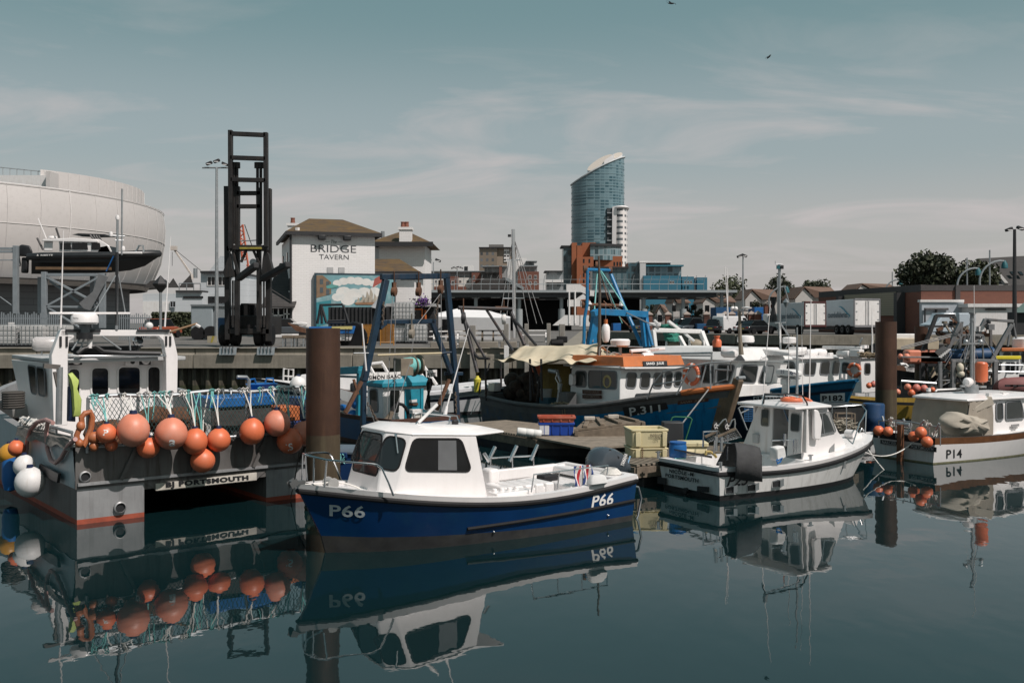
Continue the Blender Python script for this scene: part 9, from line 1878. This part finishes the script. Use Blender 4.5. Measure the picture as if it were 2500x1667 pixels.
def vehicles():
 z6=lambda a,b:(1750+a/4.127,580+b/4.127)
 def lorry(label,Y,x0,xc,x1,yt,yb,cab):
  t,f=T_('box_lorry',label,'lorry',xc,Y,'white refrigerated lorries with a blue swoosh');a,c,d=PX(x0,yt,Y+7),PX(xc,yt,Y),PX(x1,yt,Y+1.2);zb,zt=PX(0,yb,Y).z,c.z;SV=M('lorry_side',(.55,.58,.60),.5,var=.04,dirt=(.35,.34,.32),damt=.2,streak=True)
  o=[V((a.x,a.y,0)),V((c.x,c.y,0)),V((d.x,d.y,0)),V((d.x+a.x-c.x,a.y+1.2,0))];s=MB();s.use(SV);s.loft([[p+V((0,0,z)) for p in o] for z in(zb,zt)]);s.make('box',t,world=f,bevel=.04)
  for u0,u1 in((.03,.49),(.51,.97)):
   s=MB();s.use(WHD);q=[o[1].lerp(o[2],u)+V((0,-.04,z)) for u,z in((u0,zb+.12),(u1,zb+.12),(u1,zt-.12),(u0,zt-.12))];s.slab(q,(0,-.03,0));s.use(GAL);m=.9 if u0<.3 else .1;e=q[0].lerp(q[1],m)+V((0,-.06,0));s.tube([e,e+V((0,0,zt-zb-.3))],.03,5)
   for k in(.2,.5,.8):s.cbox(q[0].lerp(q[1],1-m)+V((0,-.05,(zt-zb)*k)),(.2,.04,.07))
   s.make('rear_door',t,world=f)
  s=MB();s.use(M('maroon_frame' if cab else 'grey_frame',(.07,.02,.02) if cab else(.2,.2,.21),.6));s.bar(o[1]+V((0,-.03,zt)),o[2]+V((0,-.03,zt)),.16);s.bar(o[1]+V((0,-.03,zb)),o[1]+V((0,-.03,zt)),.12);s.bar(o[2]+V((0,-.03,zb)),o[2]+V((0,-.03,zt)),.12);s.bar(o[1]+V((0,-.03,zb)),o[2]+V((0,-.03,zb)),.2);s.make('door_frame',t,world=f)
  n=V((o[0]-o[1]).cross(V((0,0,1)))).normalized();n=n if n.y<0 else-n;s=MB();s.use(M('logo_grey',(.10,.14,.17),.6));Pp=lambda u,v:o[0].lerp(o[1],u)+V((0,0,lerp(zb,zt,v)))+n*.05;s.quadtext('coombefisheries',[Pp(.08,.32),Pp(.78,.32),Pp(.78,.55),Pp(.08,.55)],0,.02,nrm=n);s.use(M('logo_teal',(.01,.25,.36),.5));top=[(.45,.76),(.56,.75),(.68,.64),(.78,.5),(.88,.4)];bot=[(.80,.27),(.84,.40),(.76,.46),(.66,.6),(.54,.72)];s.poly([Pp(*p) for p in top+bot]);s.make('logo',t,world=f)
  s=MB();s.use(BLK);s.slab([o[0]+V((0,0,zb-.35)),o[1]+V((0,0,zb-.35)),o[2]+V((0,0,zb-.35)),o[3]+V((0,0,zb-.35))],(0,0,.3));s.make('underframe',t,world=f)
  for k in((.82,.62,.42) if not cab else(.75,.05)):
   s=MB();s.use(RUB);w=o[0].lerp(o[1],k)+V((.1,-.05,GZ+.5));s.lathe([(.22,-.25),(.5,-.25),(.5,.25),(.22,.25)],w,n,18);w_=s.make('wheel',t,world=f);s=MB();s.use(GAL);s.lathe([(.02,.2),(.24,.2),(.24,.26),(.02,.22)],w,n,12);s.make('rim',w_,world=f)
  if cab:s=MB();s.use(WHD);p=o[0]+V((-.2,.6,0));s.cbox(p+V((-.4,.4,GZ+1.3)),(1.6,1.9,1.7));s.use(GLS);s.cbox(p+V((-.6,-.3,GZ+1.75)),(.9,.9,.6));s.make('cab',t,world=f,bevel=.12)
 lorry('nearer blue swoosh lorry, maroon framed doors, left of the larger trailer',100,*[z6(u,0)[0] for u in(638,885,1095)],z6(0,650)[1],z6(0,890)[1],True)
 lorry('larger trailer with blue swoosh and grey framed doors, right of the lorry with maroon doors',99,*[z6(u,0)[0] for u in(1100,1385,1640)],z6(0,620)[1],z6(0,893)[1],False)
 def car(label,px,Y,c,w=4.3,h=1.45,rz=0,van=False,cat='car'):
  p=PX(px,0,Y);t=thing('parked_van' if van else 'parked_car',label,cat,(p.x,Y,GZ),rz,'vehicles parked along the far quay');PM=M('car_'+c[0],c[1],.3,coat=.4,var=.04);hw=.85 if not van else .95
  body=[(-w/2,.35),(-w/2+.05,.75),(-w/2+.3,.88),(w/2-.9,.92),(w/2-.1,.75),(w/2,.35)] if not van else[(-w/2,.35),(-w/2,h*.9),(-w/2+.1,h),(w*.2,h),(w*.33,h*.62),(w/2-.1,h*.5),(w/2,.35)]
  s=MB();s.use(PM);s.loft([[V((x,y*k,z)) for x,z in body] for y,k in((-hw,1),(hw,1))]);s.make('body',t,bevel=.08)
  if not van:
   cb=[(-w*.40,.85),(-w*.28,h-.08),(-w*.18,h),(w*.08,h),(w*.25,.9)];s=MB();s.use(GLS);s.loft([[V((x,y,z)) for x,z in cb] for y in(-hw*.86,hw*.86)]);s.make('glasshouse',t,bevel=.05);s=MB();s.use(PM);s.slab([V((-w*.25,-hw*.84,h-.03)),V((w*.07,-hw*.84,h-.01)),V((w*.07,hw*.84,h-.01)),V((-w*.25,hw*.84,h-.03))],(0,0,.05));s.make('roof',t,bevel=.03)
  else:s=MB();s.use(GLS);s.slab([V((w*.12,-hw-.01,h*.62)),V((w*.31,-hw-.01,h*.62)),V((w*.21,-hw-.01,h*.9)),V((w*.12,-hw-.01,h*.9))],(0,.03,0));s.make('side_window',t)
  for x in(-w*.3,w*.3):
   for y in(-hw,hw):s=MB();s.use(RUB);s.lathe([(.18,-.11),(.32,-.11),(.32,.11),(.18,.11)],(x,y*.93,.32),(0,1,0),16);s.use(GAL);s.lathe([(.02,-.09),(.19,-.09),(.19,.09),(.02,.09)],(x,y*.93,.32),(0,1,0),10);s.make('wheel',t)
  for y in(-.6,.6):s=MB();s.use(M('tail_light',(.3,.02,.02),.3));s.cbox((-w/2+.03,y,.72),(.08,.25,.14));s.make('tail_light',t)
  s=MB();s.use(M('yellow_plate',(.5,.38,.08),.5));s.cbox((-w/2-.01,0,.6),(.03,.5,.12));s.make('number_plate',t)
 bk,wh,gr,sv=('black',(.012,.013,.015)),('white',(.68,.68,.68)),('dark_grey',(.06,.07,.08)),('silver',(.3,.32,.33))
 car('black saloon car nearest the brick gate pier',1848,105,bk,rz=rad(32));car('white hatchback between white van and black saloon',1825,110,wh,3.9,rz=rad(50));car('white panel van parked beside the black estate car',1790,112,wh,4.6,1.95,rad(30),True,'van');car('black estate car left of the white panel van',1752,112,bk,4.2,1.6,rad(55));car('dark grey four wheel drive parked behind the green net',1685,118,gr,4.3,1.75,rad(215));car('silver people carrier behind the grey four wheel drive',1660,126,sv,4.2,1.7,rad(200));car('dark car at the far end of the row below the blue gantry',1560,126,gr,4.0,1.5,rad(70));car('grey car partly hidden behind the forklift and porch',700,78,gr,4.5,1.5,rad(5));car('orange red car by the hedge behind the street lantern',392,80,('orange_red',(.3,.07,.03)),4.0,1.5,rad(80));car('pale blue high sided van behind the grey trawler derrick',2312,92,('pale_blue',(.42,.48,.53)),4.6,2.1,rad(190),True,'van')
 for i,px in enumerate((1586,1632,1678,1726,1772,1788,1817,1836,1852,1875)):
  t,f=T_('gate_pier','red brick railing pier topped with a pale pyramid cap','pier',px,140-i,'brick piers of the car park railing');x=f.loc.x;s=MB();s.use(RBR);h=2.3 if i<9 else 3.6;s.box(x-.4,x+.4,140-i,140.8-i,GZ,GZ+h);s.make('shaft',t,world=f);s=MB();s.use(M('pier_cap',(.3,.25,.22),.9));s.loft([[V((x+u*k,140.4-i+v*k,GZ+h+z)) for u,v in((-.5,-.5),(.5,-.5),(.5,.5),(-.5,.5))] for k,z in((1,0),(1,.12),(.05,.5))]);s.make('cap',t,world=f)
 t,f=T_('railing','dark iron railing with a brick base along the car park','railing',1700,138);s=MB();s.use(BLK);a,b=PX(1570,0,141),PX(1880,0,132)
 for k in range(150):p=a.lerp(b,k/149);s.box(p.x,p.x+.04,p.y,p.y+.04,GZ+.4,GZ+2.1)
 s.bar(V((a.x,a.y,GZ+1.9)),V((b.x,b.y,GZ+1.9)),.06);s.make('bars',t,world=f);s=MB();s.use(RBR);s.slab([V((a.x,a.y+.1,GZ)),V((b.x,b.y+.1,GZ)),V((b.x,b.y+.1,GZ+.6)),V((a.x,a.y+.1,GZ+.6))],(0,.3,0));s.make('plinth',t,world=f)
 def simple(name,lb,cat,mat,x0,x1,y0,y1,Y,d,g=True,bevel=.03):s=MB();s.use(mat);prect(s,x0,x1,y0,y1,Y,d,g);return tag(s.make(name,loc=PX((x0+x1)/2,y1,Y),bevel=bevel),lb,cat)
 simple('skip','dark blue skip behind the white gantry with the green net','skip',M('skip_blue',(.01,.07,.17),.6),1702,1732,790,810,116,3);simple('site_container','dark blue site container under the end of the elevated road','container',M('skip_blue',(0,0,0)),1748,1800,750,790,142,4);simple('site_container','brighter blue container beside the white tipper lorry','container',BLU,1842,1872,750,785,150,4);simple('notice_board','white notice board standing before the brick piers','sign',WHD,1750,1770,765,786,131,.1,True,0);simple('skip_box','blue container under the bright blue gantry','container',BLU,1497,1516,789,806,150,3)
 def lamp(lb,px,py,Y,r,heads,name='light_pole',hs=1.0,arm=0):
  t,f=T_(name,lb,'lamp post',px,Y);s=MB();s.use(FAS if px>2400 else GAL);a=PX(px,py,Y);s.tube([V((a.x,Y,GZ)),a],r,8,r1=r*.6)
  if arm:s.tube([a-V((arm,0,0)),a+V((arm,0,0))],r*.4,5)
  s.make('pole',t,world=f)
  for dx,dz in heads:s=MB();s.use(FAS);c=a+V((dx,0,dz));s.cbox(c,(.75*hs,.5*hs,.3*hs),ry=.4*(1 if dx>0 else-1));s.use(WHD);s.cbox(c-V((0,.2*hs,.12*hs)),(.5*hs,.2*hs,.1*hs));s.make('lamp_head',t,world=f,bevel=.04)
 lamp('tall floodlight pole with three heads on a crossbar beside the forklift',529,410,66,.14,((-.5,.3),(-.0,.45),(.55,.25)),arm=.95,hs=.55);lamp('twin headed floodlight pole behind the dark blue gantry',1058,640,170,.13,((-.8,.3),(.8,.3)),hs=1.3);lamp('distant triple headed lamp pole above the terrace flats',1116,655,240,.14,((-1,.1),(0,.2),(1,.1)),hs=1.2);lamp('slim lamp pole with angled head behind the navy boat',1814,625,120,.13,((-.4,0),(.15,.05)),hs=.9);lamp('dark tall lamp post at the right edge of the quay',2477,560,88,.22,((-.5,.0),(.5,.1)),hs=.8)
 s=MB();s.use(GAL);a=PX(1903,645,96)
 t,f=T_('signal_pole','pole carrying signal boxes and a wind vane beside the lorries','pole',1903,96);s.tube([V((a.x,96,GZ)),a],.14,8);s.tube([a+V((-.4,0,0)),a+V((.3,0,0))],.04,5);s.tube([a+V((-.4,0,0)),a+V((-.4,0,.3))],.03,5);s.make('pole',t,world=f);s=MB();s.use(M('signal_teal',(.01,.1,.12),.5));s.cbox(a+V((-.15,-.1,-.3)),(.28,.3,.34));s.use(BLK);s.cbox(a+V((.22,-.1,-.3)),(.24,.3,.34));s.make('signal_box',t,world=f);s=MB();s.use(BLK);q=PX(1888,725,95);s.loft([[q+V((w*math.cos(j*.785),w*math.sin(j*.785),z)) for j in range(8)] for w,z in((.35,0),(.12,-.9),(.42,-2.4))]);s.make('day_cone',t,world=f)
 t,f=T_('radar_reflector','grey diamond radar reflector hung on a slanted board beside the lorry','reflector',1920,94);s=MB();s.use(GAL);q=PX(1919,738,94);s.loft([[q+V((.32*w*math.cos(j*1.571),.32*w*math.sin(j*1.571),z)) for j in range(4)] for w,z in((.02,.4),(1,0),(.02,-.55))]);s.bar(PX(1914,697,94.2),PX(1925,735,94.2),.25,.08);s.tube([q-V((0,0,.5)),V((q.x,94,GZ))],.03,5);s.make('diamond',t,world=f,flat=True)
 for i,(px,py,Y,k) in enumerate(((1888,700,130,1),(2350,655,112,1),(2405,637,108,1.15),(2170,683,150,1))):
  t,f=T_('curved_street_lamp',('curved grey street lamp arching behind the black day cone','curved grey street lamp over the lighter green tree','tallest curved street lamp, against the tiled hall roof','distant curved street lamp above the tan roofed house')[i],'street lamp',px,Y,'curved arm street lamps');s=MB();s.use(GAL);h=PX(px,py,Y).z;x=f.loc.x;rr=2.0*k
  s.tube([V((x,Y,GZ)),V((x-.3,Y,h-2*rr))]+[V((x-.6+rr-rr*math.cos(a),Y,h-rr+rr*math.sin(a))) for a in[lerp(-.5,1.75,j/10) for j in range(11)]],.11,7);s.tube([V((x+.6,Y+.2,GZ)),V((x+.6,Y+.2,h+1.2))],.08,6);s.make('post',t,world=f);s=MB();s.use(M('signal_teal',(0,0,0)));e=V((x-.6+rr-rr*math.cos(1.75),Y,h-rr+rr*math.sin(1.75)));s.lathe([(.1,.1),(.3,-.3),(.35,-.75),(.1,-.8)],e,n=12);s.make('lantern',t,world=f)
 t,f=T_('street_lantern','dark diamond shaped street lantern on a post by the palisade fence','street lamp',392,62);s=MB();s.use(FAS);q=PX(392,692,62);s.lathe([(.02,.5),(.48,-.02),(.46,-.1),(.1,-.55),(.08,-.6)],q,n=6);s.make('lantern',t,world=f,flat=True);s=MB();s.use(GAL);s.tube([V((q.x,62,GZ)),q-V((0,0,.5))],.09,8);s.make('post',t,world=f)
 t,f=T_('yacht_mast','tall silver yacht mast with spreaders and stays in the inner basin','mast',1256,78,z=0);s=MB();s.use(STL);a=PX(1253,560,78);s.tube([V((a.x+.15,78,.3)),a],.14,8);s.use(BLK);s.cbox(a+V((-.3,0,-.5)),(.25,.2,.2))
 for py,w in((635,.55),(728,.85)):p=PX(1254,py,78);s.use(STL);s.tube([p-V((w,0,0)),p+V((w,0,0))],.04,5)
 s.use(MC['wire_grey'])
 for px,py in((1218,790),(1236,790),(1310,790),(1325,790),(1290,790)):s.tube([a-V((0,0,.5)),PX(px,py,78)],.025,4)
 s.make('spar',t,world=f);s=MB();s.use(WHD);h=V((a.x,78,0));s.loft([[h+V((x,y*w,z)) for y,w,z in((-1,b,.9),(-1,b*.5,0),(1,b*.5,0),(1,b,.9))] for x,b in((-3.5,.9),(0,1.3),(3.5,.3))]);s.make('hull',t,world=f)
vehicles()
def quayside():
 K=lambda a,b,Y:PX(1100+a/5.88,740+b/5.88,Y)
 for i,(a0,a1,b0,Y) in enumerate(((278,358,318,46.5),(765,835,295,46.5),(1060,1120,295,46.6),(1380,1435,290,46.7),(1560,1640,300,47.2))):
  t,f=T_('timber_post',('grey timber fender post left of the black gantry','grey fender post with a pale patch behind the black gantry','grey fender post with a white stripe right of the black gantry','plain grey fender post near the quay corner','grey fender post bearing white notices at the quay corner')[i],'post',1100+(a0+a1)/11.76,Y,'fender posts on the quay edge',0);s=MB();s.use(M('bleached_timber',(.25,.235,.21),.9,var=.25,scale=3,streak=True,dirt=(.13,.11,.09)));p,q=K(a0,b0,Y),K(a1,b0,Y);s.box(p.x,q.x,Y-.15,Y+.25,-.3,p.z);s.make('timber',t,world=f,bevel=.015)
  if i in(1,2,4):s=MB();s.use(WHD);c=(p.x+q.x)/2;s.box(c-.1,c+.12,Y-.17,Y-.152,p.z-1.6,p.z-1.0);s.make('notice',t,world=f)
 zb=lambda a,b,Y:PX(1040+a/5.6,580+b/5.6,Y)
 for px,Y,lb in((1090,55,'white picnic table near the black boarded shed'),(1307,62,'white picnic table between the grey fender posts'),(1122,58,'weathered picnic table before the white marquee'),(1178,60,'grey picnic table beside the marquee centre'),(1204,60,'grey picnic table right of the marquee centre')):
  t,f=T_('picnic_table',lb,'picnic table',px,Y,'picnic tables on the quay');x=f.loc.x;s=MB();s.use(WHD if px in(1090,1307) else WOD);s.box(x-.9,x+.9,Y-.4,Y+.4,GZ+.7,GZ+.76);s.make('top',t,world=f)
  for dy in(-.75,.75):s=MB();s.use(s.mats[0] if s.mats else(WHD if px in(1090,1307) else WOD));s.box(x-.9,x+.9,Y+dy-.13,Y+dy+.13,GZ+.42,GZ+.47);s.make('bench',t,world=f)
  for dx in(-.65,.65):
   for sg in(-1,1):s=MB();s.use(WHD if px in(1090,1307) else WOD);s.bar(V((x+dx,Y+sg*.25,GZ+.7)),V((x+dx,Y+sg*.7,GZ)),.09);s.make('leg',t,world=f)
 CB_=M('kerb_stone',(.22,.2,.17),.9,var=.2,dirt=(.1,.09,.07))
 for i,(x0,x1,Y) in enumerate(((1105,1115,47.6),(1120,1165,47.8),(1170,1216,47.9),(1222,1262,48),(1268,1306,48.1),(1050,1100,47.5))):
  s=MB();s.use(CB_);a,b=PX(x0,0,Y),PX(x1,0,Y);s.box(a.x,b.x,Y,Y+.5,GZ,GZ+.3);tag(s.make('kerb_block',loc=V(((a.x+b.x)/2,Y,GZ)),bevel=.03),'long low concrete kerb block on the quay edge below the picnic tables','kerb block','concrete kerb blocks')
 Z=lambda u,v,Y:PX(650+u/4.127,500+v/4.127,Y)
 for u0,u1,Y,lb in((975,1070,52,'orange crowd barrier left of the dark blue gantry leg'),(1150,1285,53,'orange crowd barrier behind the dark blue gantry')):
  t,f=T_('crowd_barrier',lb,'barrier',650+u0/4.127,Y,'orange crowd barriers');s=MB();s.use(M('barrier_orange',(.42,.19,.03),.6));a,b=Z(u0,1400,Y),Z(u1,1262,Y);b.z=GZ+1.1;a.z=GZ+.15;s.tube([V((a.x,Y,GZ)),V((a.x,Y,b.z)),V((b.x,Y,b.z)),V((b.x,Y,GZ))],.03,6);s.tube([a,V((b.x,Y,a.z))],.025,5);n=12
  for k in range(1,n):x=lerp(a.x,b.x,k/n);s.tube([V((x,Y,a.z)),V((x,Y,b.z))],.014,4)
  s.make('frame',t,world=f)
 t,f=T_('workboat_ashore','small blue, white and yellow workboat parked ashore behind the rusty pile','boat',830,52);s=MB();s.use(WHD);s.loft([[Z(u,v,52+d) for u,v in((430,1370),(850,1370),(880,1290),(430,1290))] for d in(0,2)]);s.make('lower_hull',t,world=f,bevel=.03);s=MB();s.use(BLU);s.loft([[Z(u,v,51.9+d) for u,v in((430,1300),(880,1300),(900,1222),(430,1228))] for d in(0,2.2)]);s.make('upper_hull',t,world=f,bevel=.03);s=MB();s.use(M('pale_yellow',(.52,.46,.18),.6));s.slab([Z(u,v,51.85) for u,v in((660,1252),(865,1254),(868,1222),(660,1226))],(0,.05,0));s.make('yellow_panel',t,world=f);s=MB();s.use(BLK)
 for p in(((515,1200),(550,1000)),((550,1010),(770,1005)),((555,1010),(605,1190)),((775,1010),(840,1220)),((610,1190),(800,1190)),((620,1170),(800,1165)),((555,1000),(560,1200))):s.tube([Z(*p[0],52.4),Z(*p[1],52.4)],.07,6)
 for k in range(4):s.tube([Z(800,1270+k*28,51.8),Z(832,1272+k*28,51.8)],.025,5)
 for u in(800,832):s.tube([Z(u,1250,51.8),Z(u,1380,51.8)],.025,5)
 s.make('roll_frame',t,world=f);s=MB();s.use(RUB);s.lathe([(.3,-.25),(.8,-.25),(.85,-.1),(.85,.1),(.8,.25),(.3,.25)],Z(895,1340,52.4),(.3,1,0),20);s.make('wheel',t,world=f)
 t,f=T_('speedboat','white speedboat hull on the quay behind the rusty pile','boat',735,60);s=MB();s.use(WHD);s.loft([[Z(u,v,60+d) for u,v in((230,1195),(400,1225),(420,1190),(350,1180))] for d in(0,1.2)]);s.make('hull',t,world=f,bevel=.05);s=MB();s.use(RST);s.slab([Z(u,v,58) for u,v in((215,1190),(390,1250),(390,1290),(300,1270))],(0,.4,0));s.make('cover',t,world=f)
 for u in(165,285):
  t,f=T_('work_bench','scruffy metal framed bench on the quay edge '+('nearer the forklift' if u<200 else 'nearer the rusty pile'),'bench',650+u/4.127,50);s=MB();s.use(WOD);a,b=Z(u,1345,50),Z(u+105,1315,50);s.box(a.x,b.x,49.8,50.5,a.z,b.z);s.make('top',t,world=f,bevel=.02)
  for x in(a.x+.05,b.x-.05):s=MB();s.use(GAL);s.tube([V((x,49.85,GZ)),V((x,49.85,a.z))],.04,5);s.tube([V((x,50.4,GZ)),V((x,50.4,a.z))],.04,5);s.make('leg',t,world=f)
 s=MB();s.use(M('concrete_block_yellow',(.3,.27,.2),.9));a,b=PX(506,0,60),PX(524,0,60);s.box(a.x,b.x,60,60.5,GZ,GZ+.4);s.use(M('hazard_yellow',(0,0,0)));s.slab([V((a.x+.2,59.99,GZ)),V((a.x+.3,59.99,GZ)),V((b.x,59.99,GZ+.4)),V((b.x-.15,59.99,GZ+.4))],(0,.02,0));tag(s.make('concrete_block',loc=V((a.x,60,GZ))),'yellow striped concrete block beside the box van','block')
 t,f=T_('planter','purple flower basket on the roof edge of the black shed','plant',1028,65.2,z=PX(0,742,65).z);s=MB();s.use(LEAF[1])
 for k in range(150):leafq(s,PX(1028,737,65.2)+V((R.gauss(0,.28),R.gauss(0,.15),R.gauss(0,.16))),.09)
 s.use(M('purple_petal',(.16,.06,.28),.7))
 for k in range(220):leafq(s,PX(1032,735,65.1)+V((R.gauss(0,.25),R.gauss(0,.15),R.gauss(0,.14))),.07)
 s.make('flowers',t,world=f,flat=True)
 for lb,px,Y,L,rz,mt in(('white sports cruiser moored under the quay wall behind the SIMON ISAAC sign',935,41,7,rad(176),WHT),('white motor boat half hidden between rusty pile and teal gallows',845,39.5,6,rad(170),WHT),('pale rigid inflatable with a pointed bow beside the RYE sign',1075,38.5,6,rad(14),M('pale_grey_tube',(.5,.51,.52),.5))):
  p=PX(px,0,Y);t=thing('motor_boat',lb,'boat',(p.x-math.cos(rz)*L/2,p.y-math.sin(rz)*L/2,0),rz,'motor boats under the quay wall');h=Hull(L,[(0,1.0),(.4,1.15),(.75,.85),(1,.05)],[(0,.8),(.5,.9),(1,1.25)],draft=.3,rake=.7,f1=.25);h.build('hull',t,[(zf(-.3),BLK),(zf(.12),mt),(lambda u:h.sheer(u)*.6,NVH),(lambda u:h.sheer(u)*.72,mt),(h.sheer,mt)]);h.inner('deck',t,[mt,WHD,WHD],lambda u:h.sheer(u)-(.45 if u<.5 else-.02));h.belt('rubbing_strake',t,RUB if mt is WHT else mt,.02,.05 if mt is WHT else .14)
  if mt is WHT:s=MB();s.use(WHT);s.loft([[V((x,y*w,z)) for x,y in((L*.35,-1),(L*.8,-.6),(L*.8,.6),(L*.35,1))] for w,z in((.85,.85),(.6,1.45))]);s.make('cabin',t,bevel=.08);s=MB();s.use(GLS);s.slab([V((L*.62,-.62,1.4)),V((L*.72,-.62,1.15)),V((L*.72,.62,1.15)),V((L*.62,.62,1.4))],(-.02,0,.35));s.make('windscreen',t);s=MB();s.use(WHD);s.tube([V((L*.2,-.9,.9)),V((L*.3,-.85,1.9)),V((L*.3,.85,1.9)),V((L*.2,.9,.9))],.07,7);s.make('arch',t)
  s=MB();s.use(BLK);s.cbox((-.25,0,.95),(.4,.4,.55));s.cbox((-.25,0,.4),(.2,.2,.7));s.make('outboard',t,bevel=.08)
 t,f=T_('grey_dinghy','dark dinghy engine and tyre on the quay corner beside the fender posts','dinghy',1370,47,z=1.9);s=MB();s.use(RUB);s.tube([K(1440,580,46.6),K(1620,570,46.6)],.22,8);s.cbox(K(1600,520,46.6),(.5,.3,.3));s.make('tube',t,world=f,bevel=.04)
 for px,py,Y,sp,lb,bank in((1638,9,60,.62,'dark seabird gliding with bent wings at the top of the sky',.35),(1877,140,75,.55,'smaller dark bird banking lower in the sky',-.6)):
  p=PX(px,py,Y);t=thing('bird',lb,'bird',p);s=MB();s.use(M('bird_plumage',(.02,.022,.025),.8));rot=MX.Rotation(bank,4,'Y');s.T=rot
  s.lathe([(.001,-.2),(.035,-.14),(.055,-.02),(.05,.08),(.032,.14),(.03,.17),(.001,.21)],(0,0,0),(.85,-.4,.1),10)
  for sg in(-1,1):s.loft([[V((sg*u*sp*.5+o,-.0+.08*u*u-o*.3,.10*math.sin(u*2.6))) for o in(-.08*(1-u)-.01,.08*(1-u)+.01)] for u in(.04,.3,.55,.8,1.0)],close=False)
  s.poly([V((-.15,.07,-.01)),V((-.26,.1,0)),V((-.24,.17,0))]);s.make('body',t)
quayside()
